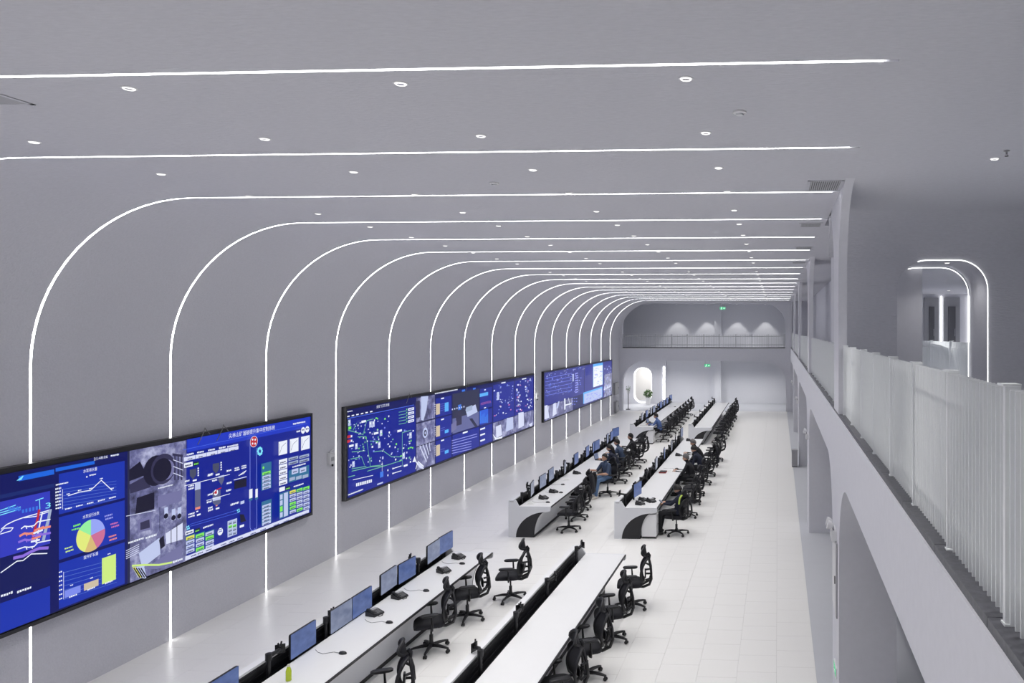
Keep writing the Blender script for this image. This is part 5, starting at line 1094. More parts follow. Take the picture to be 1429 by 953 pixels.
def video_wall(y0, y1, panes, label):
    z0, z1 = 1.2, 3.41
    t = empty('video_wall', (XW, (y0 + y1) / 2, z0))
    off = Vector((-XW, -(y0 + y1) / 2, -z0))
    mb = MB(); mb.box(XW + .002, y0, z0, XS - .012, y1, z1); h = obj('housing', mb, M['bezel'], t, loc=tuple(off))
    mb = MB(); f = .05
    for a in ((y0, z0, y1, z0 + f), (y0, z1 - f, y1, z1), (y0, z0 + f, y0 + f, z1 - f), (y1 - f, z0 + f, y1, z1 - f)):
        mb.box(XS - .012, a[0], a[1], XS + .012, a[2], a[3])
    obj('frame', mb, M['bezel'], t, loc=tuple(off))
    for nme, z in panes:
        lab, ops = GFX[nme]
        o = link(nme_of[nme], paint(nme_of[nme], ops), None, t, tuple(off)); o['label'] = lab
        if len(o.data.vertices) == 0: print('EMPTY', nme)
    tag(t, label, 'video wall', 'video walls on the left wall')
    return t
nme_of = dict(map='map_picture', charts='chart_picture', cams='surveillance_picture', hoist='diagram_picture', plant='diagram_picture', plantcams='surveillance_picture', gauge='gauge_picture', render='interior_picture', trend='trend_picture', flow='diagram_picture', alarm='table_picture', docs='document_picture')
video_wall(2.3, 16.02, [('map', 0), ('charts', 0), ('cams', 0), ('hoist', 0)], 'nearest blue video wall, with a pie chart and bar chart, cut by the left edge')
video_wall(17.3, 31.13, [('plant', 0), ('plantcams', 0), ('gauge', 0), ('render', 0), ('trend', 0), ('flow', 0)], 'middle blue video wall, starting with a green and white pipe diagram')
video_wall(32.38, 45.97, [('alarm', 0), ('docs', 0)], 'farthest blue video wall, with white document windows at its right end')
# thin cables hanging over the top edge of the near and middle video walls
for i, (y, lab) in enumerate(((12.85, 'left of two thin cables hanging over the top edge of the nearest video wall'), (13.3, 'right of two thin cables hanging over the top edge of the nearest video wall'), (20.3, 'thin cable tangle on the top edge of the middle video wall'), (24.2, 'small cable loop on the top edge of the middle video wall, right of the first'))):
    mb = MB(); mb.tube([(XS + .02, y - .12, 3.22), (XS + .03, y, 3.40), (XS + .02, y + .05, 3.49), (XS - .02, y + .12, 3.45), (XS + .03, y + .16, 3.36)], .007, 6)
    tag(obj('cable', mb, M['cable'], smooth=60), lab, 'cable', 'cables on the video walls')

# wall-mounted boxes
def wall_box(name, y, z, wy, hz, d, label, cat, mt, knob=False):
    t = empty(name, (XW, y, z))
    mb = MB(); mb.super((d / 2, 0, hz / 2), (hz, wy), [(1, -d / 2), (1, d / 2 - .01), (.94, d / 2)], 12, 32, Matrix.Rotation(R(90), 3, 'Y')); obj('body', mb, mt, t, smooth=30)
    mb = MB(); mb.box(d, -wy * .3, hz * .3, d + .006, wy * .25, hz * .62); obj('window', mb, M['grey'], t)
    mb = MB(); mb.tube([(d * .5, -wy * .2, hz), (d * .6, 0, hz * 1.2), (d * .5, wy * .45, hz * 1.25)], .018, 8); obj('bracket', mb, M['whitemetal'], t, smooth=50)
    mb = MB(); mb.tube([(d * .5, wy * .3, -.06), (d * .5, wy * .3, .01)], .02, 8); obj('plug', mb, M['black'], t)
    tag(t, label, cat); return t
wall_box('control_box', 16.82, 2.16, .2, .26, .08, 'small grey control box on the wall between first and second video wall', 'control box', M['whitemetal'])
wall_box('control_box', 31.66, 2.3, .2, .26, .08, 'small grey control box on the wall between second and third video wall', 'control box', M['whitemetal'])
t = empty('equipment_cabinet', (XW, 47.3, 1.15))
mb = MB(); mb.box(0, -.55, 0, .12, .55, .75); obj('body', mb, M['grey'], t)
mb = MB(); mb.box(.12, -.5, .05, .13, .5, .7); obj('door', mb, M['vent'], t)
mb = MB(); mb.tube([(.14, .38, .35), (.14, .38, .45)], .01, 6); obj('handle', mb, M['black'], t)
tag(t, 'pale grey wall cabinet just right of the farthest video wall', 'cabinet')
t = empty('equipment_cabinet', (XW, 47.25, .06))
mb = MB(); mb.box(0, -.38, 0, .16, .38, .68); obj('body', mb, M['grey'], t)
mb = MB(); mb.box(.16, -.34, .04, .17, .34, .64); obj('door', mb, M['vent'], t)
mb = MB(); mb.tube([(.18, .28, .3), (.18, .28, .4)], .01, 6); obj('handle', mb, M['black'], t)
tag(t, 'low dark grey wall cabinet near the floor at the far left corner', 'cabinet')

# ------------------------------------------------------------------ fittings on the right side
t = empty('waste_bin', (.64, 29.1, 0))
mb = MB(); mb.box(-.11, -.14, .03, .11, .14, .62); obj('body', mb, M['grey'], t)
mb = MB(); mb.box(-.12, -.15, .62, .12, .15, .66); obj('lid', mb, M['vent'], t)
mb = MB(); mb.box(-.1, -.13, 0, .1, .13, .03); obj('plinth', mb, M['black'], t)
tag(t, 'grey upright waste bin on the floor by the third arcade pier', 'bin')
for i, yp in enumerate((10.55, 20.15, 29.75, 39.35)):
    t = empty('emergency_light', (XE, yp, 2.34))
    mb = MB(); mb.box(-.07, -.16, 0, 0, .16, .14); obj('body', mb, M['whitemetal'], t)
    for s_ in (-1, 1):
        mb = MB(); mb.lathe([(.035, 0), (.06, .05), (.06, .075)], 14, Matrix.Translation((-.05, s_ * .1, .2)) @ Matrix.Rotation(R(-75), 4, 'Y')); q = obj('lamp_head', mb, M['whitemetal'], t, smooth=40)
        mb = MB(); mb.tube([(-.04, s_ * .1, .13), (-.05, s_ * .1, .2)], .012, 6); obj('neck', mb, M['grey'], q)
    tag(t, 'white twin-head emergency light on the %s arcade pier from the camera' % ORD[i], 'emergency light', 'emergency lights on the arcade')
t = empty('wall_panel_door', (XE, 10.56, 1.35))
mb = MB(); mb.box(-.02, -.32, 0, 0, .32, 1.0); obj('frame', mb, M['grey'], t)
mb = MB(); mb.box(-.028, -.29, .03, -.02, .29, .97); obj('door_leaf', mb, M['whitemetal'], t)
mb = MB(); mb.box(-.04, -.27, .45, -.028, -.24, .55); obj('latch', mb, M['black'], t)
tag(t, 'flush white hatch on the nearest arcade pier below the emergency light', 'hatch')
def running_man(t, s, M4, mt):
    """white running figure and arrow of an exit sign, drawn in the sign's plane"""
    mb = MB()
    def P(x, y, z=.004): return M4 @ Vector((x * s, y * s, z))
    mb.poly([P(-.25 + .07 * math.cos(2 * PI * i / 10), .3 + .07 * math.sin(2 * PI * i / 10)) for i in range(10)])
    def bar(a, b, w):
        d = Vector((b[0] - a[0], b[1] - a[1])).normalized(); nx, ny = -d.y * w, d.x * w
        mb.poly([P(a[0] - nx, a[1] - ny), P(b[0] - nx, b[1] - ny), P(b[0] + nx, b[1] + ny), P(a[0] + nx, a[1] + ny)])
    bar((-.28, .2), (-.34, -.05), .06); bar((-.33, -.05), (-.2, -.2), .04); bar((-.2, -.2), (-.22, -.36), .04); bar((-.35, -.05), (-.5, -.3), .04)
    bar((-.28, .17), (-.12, .08), .03); bar((-.3, .17), (-.45, .05), .03)
    bar((.1, 0), (.5, 0), .05); bar((.35, .17), (.52, -.01), .05); bar((.35, -.17), (.52, .01), .05)
    return obj('pictogram', mb, mt, t, fix=False)
t = empty('exit_sign', (XE, 10.5, .5))
mb = MB(); mb.box(-.02, -.17, 0, 0, .17, .14); obj('body', mb, M['whitemetal'], t)
mb = MB(); mb.box(-.022, -.155, .015, -.0195, .155, .125); obj('face', mb, M['green_sign'], t)
running_man(t, .16, Matrix(((0, 0, -1, -.020), (-1, 0, 0, 0), (0, 1, 0, .07), (0, 0, 0, 1))), M['signwhite'])
tag(t, 'small green exit sign low on the nearest arcade pier', 'exit sign')
for i, (x, y, z, lab) in enumerate(((-3.6, 49.6, 6.52, 'green exit sign hanging beside the column of the far gallery'), (-4.6, 49.6, 2.78, 'green exit sign hanging below the far gallery'))):
    t = empty('exit_sign', (x, y, z))
    mb = MB(); mb.box(-.2, -.02, 0, .2, .02, .2); obj('body', mb, M['whitemetal'], t)
    mb = MB(); mb.box(-.185, -.024, .015, .185, -.02, .185); obj('face', mb, M['green_sign'], t)
    running_man(t, .26, Matrix(((1, 0, 0, 0), (0, 0, -1, -.0225), (0, 1, 0, .1), (0, 0, 0, 1))), M['signwhite'])
    top = 7.0 if i == 0 else 3.6
    for s_ in (-1, 1):
        mb = MB(); mb.tube([(s_ * .14, 0, .2), (s_ * .14, 0, top - z)], .006, 6); obj('rod', mb, M['chrome'], t)
    tag(t, lab, 'exit sign', 'exit signs at the far end')

# plants
def plant(loc, label, pot_r, pot_h, crown, nleaf, seed, stand=0):
    rnd = random.Random(seed)
    t = empty('potted_plant', loc)
    if stand:
        mb = MB(); mb.box(-.13, -.13, 0, .13, .13, .03); mb.tube([(0, 0, .03), (0, 0, stand)], .025, 10); obj('stand', mb, M['black'], t)
    mb = MB(); mb.lathe([(pot_r * .72, stand), (pot_r * .9, stand + pot_h * .5), (pot_r, stand + pot_h), (pot_r * .88, stand + pot_h), (pot_r * .85, stand + pot_h - .03)], 22); p = obj('pot', mb, M['pot'], t, smooth=40)
    mb = MB(); mb.lathe([(pot_r * .84, stand + pot_h - .03), (.01, stand + pot_h - .02)], 18); obj('soil', mb, M['soil'], p)
    st = MB(); lf = MB(); z = stand + pot_h
    for i in range(7):
        a = rnd.uniform(0, 6.28); e = (math.cos(a) * crown * .45, math.sin(a) * crown * .45, z + crown * rnd.uniform(.5, 1.1))
        st.tube([(0, 0, z - .03), (e[0] * .3, e[1] * .3, z + (e[2] - z) * .5), e], [.012, .009, .005], 6)
    obj('stem', st, M['leaf'], t, smooth=50)
    for i in range(nleaf):
        d = Vector((rnd.gauss(0, 1), rnd.gauss(0, 1), rnd.gauss(0, .8))).normalized()
        c = Vector((0, 0, z + crown * .72)) + d * crown * rnd.uniform(.35, 1.0) * .78
        l = crown * rnd.uniform(.2, .34); u = (d + Vector((0, 0, rnd.uniform(-.6, .3)))).normalized(); s_ = u.orthogonal().normalized() * l * .3
        nn = u.cross(s_).normalized() * l * .12
        b = len(lf.v); lf.v += [tuple(c), tuple(c + u * l * .5 + s_ + nn), tuple(c + u * l), tuple(c + u * l * .5 - s_ + nn), tuple(c + u * l * .5)]
        lf.face((b, b + 1, b + 4)); lf.face((b + 1, b + 2, b + 4)); lf.face((b + 2, b + 3, b + 4)); lf.face((b + 3, b, b + 4))
    tag(obj('foliage', lf, M['leaf'], t, fix=False), kind='stuff')
    tag(t, label, 'plant'); return t
plant((-9.05, 52.7, 0), 'bushy green plant in a white pot standing before the pill-shaped far doorway', .2, .5, .34, 420, 3)
plant((-9.78, 49.35, 0), 'small leafy plant on a thin stand at the left jamb below the far gallery', .1, .18, .2, 90, 4, stand=1.05)

# ------------------------------------------------------------------ console desks
DZ = .775
def desk_profile(t0, t1, rx, n=14):
    return [(.95 - rx * math.cos(R(a)), .64 * math.sin(R(a))) for a in [t0 + (t1 - t0) * i / n for i in range(n + 1)]]
def make_desk(L):
    t = empty('console_desk')
    mb = MB(); mb.box(0, .04, 0.0, .03, L - .04, .9); obj('back_panel', mb, M['panelgrey'], t)
    mb = MB(); mb.box(0, .04, .9, .11, L - .04, .93); obj('ledge', mb, M['white'], t)
    mb = MB(); mb.box(.03, .04, .6, .27, L - .04, .62); mb.box(.1, .04, .62, .112, L - .04, .9); mb.box(.258, .04, .62, .27, L - .04, .74)
    tr = obj('cable_trough', mb, M['black'], t)
    for z in (.68, .76, .84):
        mb = MB(); mb.box(.112, .05, z, .124, L - .05, z + .03); obj('mounting_rail', mb, M['blackm'], tr)
    mb = MB(); mb.box(.27, .04, DZ - .03, 1.06, L - .04, DZ); obj('desktop', mb, M['white'], t)
    mb = MB(); mb.box(1.06, .04, DZ - .03, 1.082, L - .04, DZ - .002); obj('edge_strip', mb, M['black'], t)
    mb = MB(); mb.box(.92, .04, .66, .96, L - .04, .744); obj('under_rail', mb, M['blackm'], t)
    inner = desk_profile(5, 84, .30)
    o2 = [(x - .02, z) for x, z in inner]
    mb = MB(); mb.rings([[(p[0], yy, p[1]) for p in inner + o2[::-1]] for yy in (.04, L - .04)]); obj('modesty_panel', mb, M['panelgrey'], t, smooth=35)
    mb = MB(); mb.box(.63, .04, 0, .66, L - .04, .06); obj('plinth', mb, M['black'], t)
    for y0_, y1_ in ((0, .04), (L - .04, L)):
        out_ = desk_profile(0, 90, .76)
        mb = MB(); mb.prism([(0, 0)] + out_ + [(1.06, .66), (1.075, .69), (1.075, DZ), (.27, DZ), (.18, .93), (0, .93)], 'y', y0_, y1_)
        e = obj('end_panel', mb, M['panelgrey'], t, smooth=30)
        mb = MB(); mb.prism(out_ + desk_profile(0, 90, .30)[::-1], 'y', y0_ + (.004 if y0_ == 0 else 0), y1_ - (0 if y0_ == 0 else .004)); obj('crescent_inlay', mb, M['black'], e, smooth=30)
        mb = MB(); mb.box(.03, y0_ - .002 if y0_ == 0 else y1_, .885, .13, y0_ if y0_ == 0 else y1_ + .002, .905); obj('badge', mb, M['grey'], e)
    return t
DESKS = {'N1': (-6.76, 2.95, 'front left desk'), 'N2': (-4.08, 2.95, 'front right desk'), 'M1': (-6.77, 18.82, 'middle left desk'), 'M2': (-4.08, 18.82, 'middle right desk'), 'F1': (-6.74, 34.4, 'rear left desk'), 'F2': (-4.06, 34.4, 'rear right desk')}
desk0 = make_desk(12.0)
lab = {'N1': 'long white console desk in front on the left, cut by the bottom edge, with monitors', 'N2': 'long white console desk in front on the right, bare top, cut by the bottom edge', 'M1': 'long white console desk in the middle left, with staff and dark crescent end panel', 'M2': 'long white console desk in the middle right, where the person with yellow stripe sits', 'F1': 'long white console desk at the rear left, nearest the lit far doorway', 'F2': 'long white console desk at the rear right, bare top with a row of chairs'}
for i, (k, (x, y, d)) in enumerate(DESKS.items()):
    t = desk0 if i == 0 else copy_tree(desk0)
    t.location = (x, y, 0); tag(t, lab[k], 'desk', 'console desks')
def cabinet(x, y, label):
    t = empty('pedestal_cabinet', (x, y, 0))
    mb = MB(); mb.box(0, 0, .05, .36, .5, .60); obj('body', mb, M['white'], t)
    mb = MB(); mb.box(.01, .01, 0, .35, .49, .05); obj('plinth', mb, M['black'], t)
    for z0, z1 in ((.06, .36), (.37, .59)):
        mb = MB(); mb.box(.36, .012, z0, .374, .488, z1); d = obj('drawer', mb, M['white'], t)
        mb = MB(); mb.box(.374, .18, z1 - .04, .382, .32, z1 - .028); obj('handle', mb, M['grey'], d)
    tag(t, label, 'cabinet')
cabinet(-3.40, 18.87, 'white drawer cabinet under the near end of the middle right desk')
cabinet(-6.06, 34.46, 'white drawer cabinet under the near end of the rear left desk')

# ------------------------------------------------------------------ office chair (faces +Y, origin on the floor)
def make_chair():
    t = empty('office_chair')
    Z = lambda z: .47 + (z - .47) * .82 if z > .47 else z
    hub = MB(); hub.lathe([(.03, .07), (.05, .08), (.05, .12), (.034, .15), (.03, .16)], 14); obj('base_hub', hub, M['black'], t, smooth=40)
    for i in range(5):
        a = 2 * PI * i / 5 + .3; ca, sa = math.cos(a), math.sin(a)
        mb = MB(); rs = []
        for r_, z, h, w_ in ((.03, .105, .022, .03), (.15, .105, .02, .024), (.27, .088, .014, .018), (.315, .078, .010, .016)):
            rs.append([(ca * r_ - sa * q * w_, sa * r_ + ca * q * w_, z + p * h) for q, p in ((-1, -1), (1, -1), (1, .4), (.5, 1), (-.5, 1), (-1, .4))])
        mb.rings(rs); leg = obj('base_leg', mb, M['black'], t, smooth=45)
        mb = MB(); cx, cy = ca * .305, sa * .305
        for s_ in (-1, 1):
            mb.lathe([(.006, -.011), (.027, -.010), (.03, 0), (.027, .010), (.006, .011)], 12, Matrix.Translation((cx - sa * s_ * .016, cy + ca * s_ * .016, .0305)) @ Matrix.Rotation(a, 4, 'Z') @ Matrix.Rotation(R(90), 4, 'X'))
        mb.tube([(cx, cy, .04), (cx, cy, .08)], .01, 6); mb.box(-.02, -.007, .03, .02, .007, .062, Matrix.Translation((cx, cy, 0)) @ Matrix.Rotation(a, 4, 'Z'))
        obj('castor', mb, M['castor'], leg, smooth=40)
    mb = MB(); mb.lathe([(.03, .15), (.03, .27), (.016, .272), (.016, .40)], 12); obj('gas_lift', mb, M['blackm'], t, smooth=40)
    mb = MB(); mb.super((0, .0, .41), (.2, .26), [(.8, -.02), (1, 0), (1, .025), (.9, .035)], 5, 20); mb.tube([(.1, .02, .405), (.2, .03, .40), (.25, .03, .395)], [.008, .007, .012], 6); obj('mechanism', mb, M['black'], t, smooth=40)
    # seat
    mb = MB(); rs = []
    n = 28
    for k, dz in ((.90, -.04), (.99, -.026), (1, .0), (.985, .024), (.90, .04), (.5, .046), (.05, .044)):
        q = []
        for j in range(n):
            u = 2 * PI * j / n
            x = math.copysign(abs(math.cos(u)) ** .5, math.cos(u)) * .255 * k
            y = math.copysign(abs(math.sin(u)) ** .5, math.sin(u)) * .24 * k + .03
            z = .47 + dz - max(0, y - .12) ** 2 * 1.1 + .25 * x * x
            q.append((x, y, z))
        rs.append(q)
    mb.rings(rs); obj('seat', mb, M['fabric'], t, smooth=50)
    mb = MB(); mb.super((0, .02, .442), (.47, .44), [(.85, -.012), (1, 0), (1, .01)], 5, 24); obj('seat_pan', mb, M['black'], t, smooth=40)
    # back: outline frame with mesh infill, waist narrower
    def bw(v): return .215 + .025 * math.sin(v * PI * .9) - .06 * v ** 3
    def by(v): return -.20 - .045 * math.sin(v * PI) * -1 - .10 * v - .03 * (1 - v) ** 2
    def bz(v): return Z(.56 + .46 * v)
    outline = []
    for v in [i / 8 for i in range(9)]: outline.append((bw(v), by(v) + .035, bz(v)))
    for u in (.5, 0, -.5): outline.append((bw(1) * u, by(1), bz(1) + .02))
    for v in [i / 8 for i in range(8, -1, -1)]: outline.append((-bw(v), by(v) + .035, bz(v)))
    for u in (-.5, 0, .5): outline.append((bw(0) * u, by(0), bz(0) - .02))
    mb = MB(); mb.tube(outline, .021, 8, closed=True); bk = obj('back_frame', mb, M['black'], t, smooth=60)
    mb = MB()
    rows = []
    for i in range(11):
        v = i / 10
        rows.append([(bw(v) * u, by(v) + .035 * u * u, bz(v)) for u in [j / 4 - 1 for j in range(9)]])
    b = len(mb.v)
    for off in (0, -.008):
        for r_ in rows: mb.v += [(p[0], p[1] + off, p[2]) for p in r_]
    for o_ in (0, 99):
        for i in range(10):
            for j in range(8):
                a_ = o_ + i * 9 + j; mb.face((a_, a_ + 1, a_ + 10, a_ + 9))
    obj('back_mesh', mb, M['mesh'], bk, smooth=60)
    # lumbar pad and rear spine that leaves the open gaps seen from the side
    mb = MB(); mb.super((0, -.255, Z(.68)), (.32, .14), [(.9, -.012), (1, 0), (.9, .014)], 3, 20, Matrix.Rotation(R(90), 3, 'X')); obj('lumbar_pad', mb, M['black'], bk, smooth=50)
    mb = MB()
    for s_ in (-1, 1):
        mb.tube([(s_ * .05, -.10, .42), (s_ * .09, -.22, .42), (s_ * .12, -.33, .47), (s_ * .13, -.37, Z(.60)), (s_ * .12, -.36, Z(.80)), (s_ * .07, -.335, Z(.95)), (s_ * .02, -.32, Z(1.02))], [.026, .026, .025, .024, .022, .02, .02], 8)
        mb.tube([(s_ * .13, -.36, Z(.62)), (s_ * .19, -.26, Z(.60))], .018, 6)
        mb.tube([(s_ * .115, -.345, Z(.82)), (s_ * .2, -.265, Z(.84))], .018, 6)
    mb.tube([(-.13, -.36, Z(.62)), (0, -.37, Z(.61)), (.13, -.36, Z(.62))], .018, 6)
    obj('back_spine', mb, M['black'], t, smooth=60)
    # headrest
    mb = MB(); mb.tube([(0, -.32, Z(1.0)), (0, -.335, Z(1.09)), (0, -.30, Z(1.15))], [.03, .026, .026], 8); st_ = obj('headrest_stem', mb, M['black'], t, smooth=60)
    Mh = Matrix.Translation((0, -.265, Z(1.2))) @ Matrix.Rotation(R(-10), 4, 'X')
    ring = [Mh @ Vector((.15 * math.cos(a), .075 * math.cos(a) ** 2, .095 * math.sin(a))) for a in [2 * PI * i / 20 for i in range(20)]]
    hr = MB(); hr.tube(ring, .021, 8, closed=True); h = obj('headrest_frame', hr, M['black'], t, smooth=60)
    mb = MB(); rs = []
    for i in range(7):
        u = i / 6 * 2 - 1
        hh = .088 * math.sqrt(max(0, 1 - (u * .97) ** 2)) + .003
        rs.append([Mh @ Vector((.145 * u, .075 * u * u + d, z)) for d, z in ((-.010, -hh), (.010, -hh), (.016, 0), (.010, hh), (-.010, hh))])
    mb.rings(rs); obj('headrest_pad', mb, M['mesh'], h, smooth=60)
    # armrests
    for s_ in (-1, 1):
        mb = MB(); mb.tube([(s_ * .10, .0, .425), (s_ * .22, .0, .425), (s_ * .285, -.01, .44), (s_ * .29, -.01, .50), (s_ * .29, 0, .66)], [.018, .018, .02, .022, .017], 8, flat=(.8, 1.3)); a_ = obj('arm_post', mb, M['black'], t, smooth=60)
        mb = MB(); mb.super((s_ * .285, .03, .675), (.105, .28), [(.85, -.018), (1, -.008), (1, .010), (.88, .02)], 3.5, 22); obj('arm_pad', mb, M['black'], a_, smooth=50)
    return t
chair0 = make_chair()
chair0_used = False
def chair(x, y, rz, label):
    global chair0_used
    t = copy_tree(chair0) if chair0_used else chair0
    chair0_used = True
    place(t, (x, y, 0), R(rz)); tag(t, label, 'chair', 'black mesh office chairs')
    return t

# ------------------------------------------------------------------ monitors (face +Y, origin on the trough floor)
def make_monitor(sm):
    t = empty('monitor')
    mb = MB(); mb.super((0, 0, .42), (.565, .345), [(.97, -.022), (1, -.014), (1, .006), (.992, .01)], 22, 40, Matrix.Rotation(R(90), 3, 'X') @ Matrix.Scale(-1, 3, (0, 0, 1))); h = obj('housing', mb, M['blackm'], t, smooth=30)
    mb = MB(); mb.box(-.275, .0095, .255, .275, .0125, .585); obj('screen', mb, sm, h)
    mb = MB(); mb.box(-.05, -.034, .37, .05, -.014, .47); obj('mount_plate', mb, M['black'], t)
    mb = MB(); mb.tube([(.0, -.10, .02), (.0, -.10, .44)], .02, 10); obj('pole', mb, M['black'], t, smooth=50)
    mb = MB(); mb.tube([(0, -.10, .42), (.05, -.075, .42), (0, -.034, .42)], .016, 8); mb.lathe([(.03, .395), (.03, .445)], 12, Matrix.Translation((0, -.10, 0))); obj('arm', mb, M['black'], t, smooth=50)
    mb = MB(); mb.box(-.05, -.13, 0, .05, -.06, .03); obj('clamp', mb, M['black'], t)
    return t
def make_arm(v=0):
    t = empty('monitor_bracket')
    mb = MB(); mb.box(-.05, -.04, 0, .05, .04, .03); obj('clamp', mb, M['black'], t)
    mb = MB(); mb.tube([(0, 0, .02), (0, 0, .42)], .026, 10); obj('pole', mb, M['black'], t, smooth=50)
    e = (.21, .07, .38) if v == 0 else (-.06, .12, .42)
    mb = MB(); mb.tube([(0, 0, .38), (e[0] * .6 + (.08 if v else 0), e[1] * .3, .39), e], [.03, .027, .024], 8); mb.lathe([(.04, .33), (.04, .42)], 12); obj('arm', mb, M['black'], t, smooth=50)
    mb = MB(); q = Matrix.Translation(e) @ Matrix.Rotation(R(20 if v else -35), 4, 'Z'); mb.box(-.06, .012, -.06, .06, .024, .06, q); mb.box(-.02, -.012, -.02, .02, .012, .02, q); obj('mount_plate', mb, M['blackm'], t)
    mb = MB(); mb.tube([(e[0], e[1], e[2] + .02), (e[0] + .02, e[1], e[2] + .10)], .012, 6); mb.tube([(e[0], e[1], e[2] + .02), (e[0] - .03, e[1], e[2] + .09)], .012, 6); obj('tilt_knob', mb, M['black'], t)
    return t
mon0 = {k: make_monitor(M[k]) for k in ('scr_blue', 'scr_grey', 'scr_light')}
arm0 = [make_arm(0), make_arm(1)]
used = set()
def monitor(x, y, z, rz, kind, label):
    t = mon0[kind] if kind not in used else copy_tree(mon0[kind]); used.add(kind)
    place(t, (x, y, z), R(rz)); tag(t, label, 'monitor', 'monitors on the console desks'); return t
def arm(x, y, z, rz, v, label):
    k = ('arm', v); t = arm0[v] if k not in used else copy_tree(arm0[v]); used.add(k)
    place(t, (x, y, z), R(rz)); tag(t, label, 'monitor bracket', 'monitor brackets without screens'); return t
TZ = .62
def monitors(desk, items):
    x0, y0, dn = DESKS[desk]
    for i, (dx, y, rz, kind, dz) in enumerate(items):
        monitor(x0 + dx, y, TZ + dz, -90 + rz, kind, 'monitor on the %s, %s from the near end' % (dn, ORD[i]))
B_, G_, L_ = 'scr_blue', 'scr_grey', 'scr_light'
monitors('N1', [(.25, 8.58, 0, B_, -.04), (.25, 10.12, 0, B_, -.07), (.25, 11.03, 0, G_, -.09), (.25, 11.60, 0, B_, -.09), (.25, 12.42, 2, G_, -.01), (.25, 13.05, -3, B_, -.04), (.25, 14.08, 2, G_, -.01), (.25, 14.62, -2, B_, .0)])
monitors('M1', [(.30, 19.75, 10, L_, .0), (.27, 20.75, 0, G_, .0), (.25, 21.6, 3, G_, .02), (.27, 22.95, 11, L_, -.02), (.23, 24.4, 2, B_, .0), (.22, 25.9, 4, B_, 0), (.22, 26.75, 8, B_, .0), (.22, 27.3, -4, B_, 0), (.22, 29.0, 6, G_, 0), (.22, 29.7, 3, B_, 0), (.22, 30.5, -14, B_, .04)])
monitors('M2', [(.42, 19.7, -10, B_, .02), (.27, 23.7, 3, L_, 0), (.24, 25.6, 6, B_, 0), (.25, 27.3, 5, L_, 0), (.22, 28.6, 8, G_, 0), (.22, 30.4, -2, G_, .06)])
monitors('F1', [(.22, 36.3, 4, L_, 0), (.22, 37.6, 0, B_, 0), (.22, 38.9, 3, L_, 0), (.22, 39.8, -3, G_, 0), (.22, 41.2, 2, B_, 0), (.22, 42.2, -4, B_, 0), (.22, 43.4, 0, B_, 0), (.22, 44.6, -3, B_, 0), (.22, 46.1, -8, B_, .04)])
def arms(desk, items):
    x0, y0, dn = DESKS[desk]
    for i, (dx, y, rz, v) in enumerate(items):
        arm(x0 + dx, y, TZ, -90 + rz, v, 'empty black monitor bracket on the %s, %s from the near end' % (dn, ORD[i]))
arms('N1', [(.19, 9.5, 160, 0), (.19, 10.75, 170, 0), (.19, 13.6, 175, 1)])
arms('N2', [(.2, 9.75, 200, 0), (.2, 11.1, 165, 0), (.2, 12.62, 0, 1), (.2, 14.5, 30, 1)])
arms('M1', [(.2, 19.25, 10, 1), (.2, 20.1, 160, 1), (.2, 22.3, 20, 0), (.2, 23.6, 170, 1), (.2, 25.2, 150, 0), (.2, 28.2, 20, 0)])
arms('M2', [(.2, 19.2, 150, 1), (.2, 20.3, 160, 0), (.2, 21.4, 20, 1), (.2, 22.3, 170, 0), (.2, 22.9, 10, 1), (.2, 24.7, 150, 0), (.2, 26.4, 20, 1), (.2, 29.5, 160, 0)])
arms('F1', [(.2, 35.0, 10, 1), (.2, 37.0, 160, 0), (.2, 40.6, 20, 1), (.2, 45.4, 150, 0)])
arms('F2', [(.2, 35.2 + 1.22 * i, (20, 160, 10, 175)[i % 4], i % 2) for i in range(10)])

# ------------------------------------------------------------------ chairs
CH = {}
def chairs(desk, items):
    x0, y0, dn = DESKS[desk]
    for i, (x, y, rz, extra) in enumerate(items):
        CH[(desk, i)] = chair(x, y, 90 + rz, 'black mesh office chair%s, %s, %s from near end' % (' ' + extra if extra else '', dn, ORD[i]))
chairs('N1', [(-5.12, 9.62, 24, ''), (-5.62, 12.08, 26, ''), (-5.58, 13.42, 28, ''), (-5.16, 14.46, 10, 'pulled clear of the desk')])
chairs('N2', [(-2.93, 10.02, 28, ''), (-2.86, 11.25, 26, ''), (-2.80, 12.62, 18, ''), (-2.74, 14.15, 10, '')])
chairs('M1', [(-5.42, 19.5, 0, 'standing free'), (-5.52, 20.7, 5, ''), (-5.72, 21.85, 2, 'with a coat over it'), (-5.36, 23.75, 50, 'under a blue T-shirt sitter'), (-5.42, 25.7, 5, 'under a long-haired sitter'), (-5.5, 26.95, 0, ''), (-5.42, 28.4, 5, ''), (-5.45, 29.7, 0, '')])
chairs('M2', [(-2.58, 19.28, -14, 'under the yellow-striped sitter'), (-2.52, 21.1, 0, ''), (-2.58, 22.7, 4, ''), (-2.58, 23.9, 4, 'under a grey-haired sitter'), (-2.52, 25.6, 0, ''), (-2.5, 27.1, 3, ''), (-2.55, 28.9, 0, ''), (-2.45, 30.2, 3, '')])
chairs('F1', [(-5.35, 35.3, 5, ''), (-5.4, 36.7, 0, ''), (-5.36, 37.9, 8, ''), (-5.4, 39.1, -4, ''), (-5.42, 40.4, 4, ''), (-5.42, 41.7, 0, ''), (-5.45, 43.0, 5, ''), (-5.45, 44.3, 0, ''), (-5.45, 46.0, -10, '')])
chairs('F2', [(-2.72 + .03 * (i % 3), 35.0 + 1.15 * i, (4, -3, 6, 0)[i % 4], '') for i in range(10)])

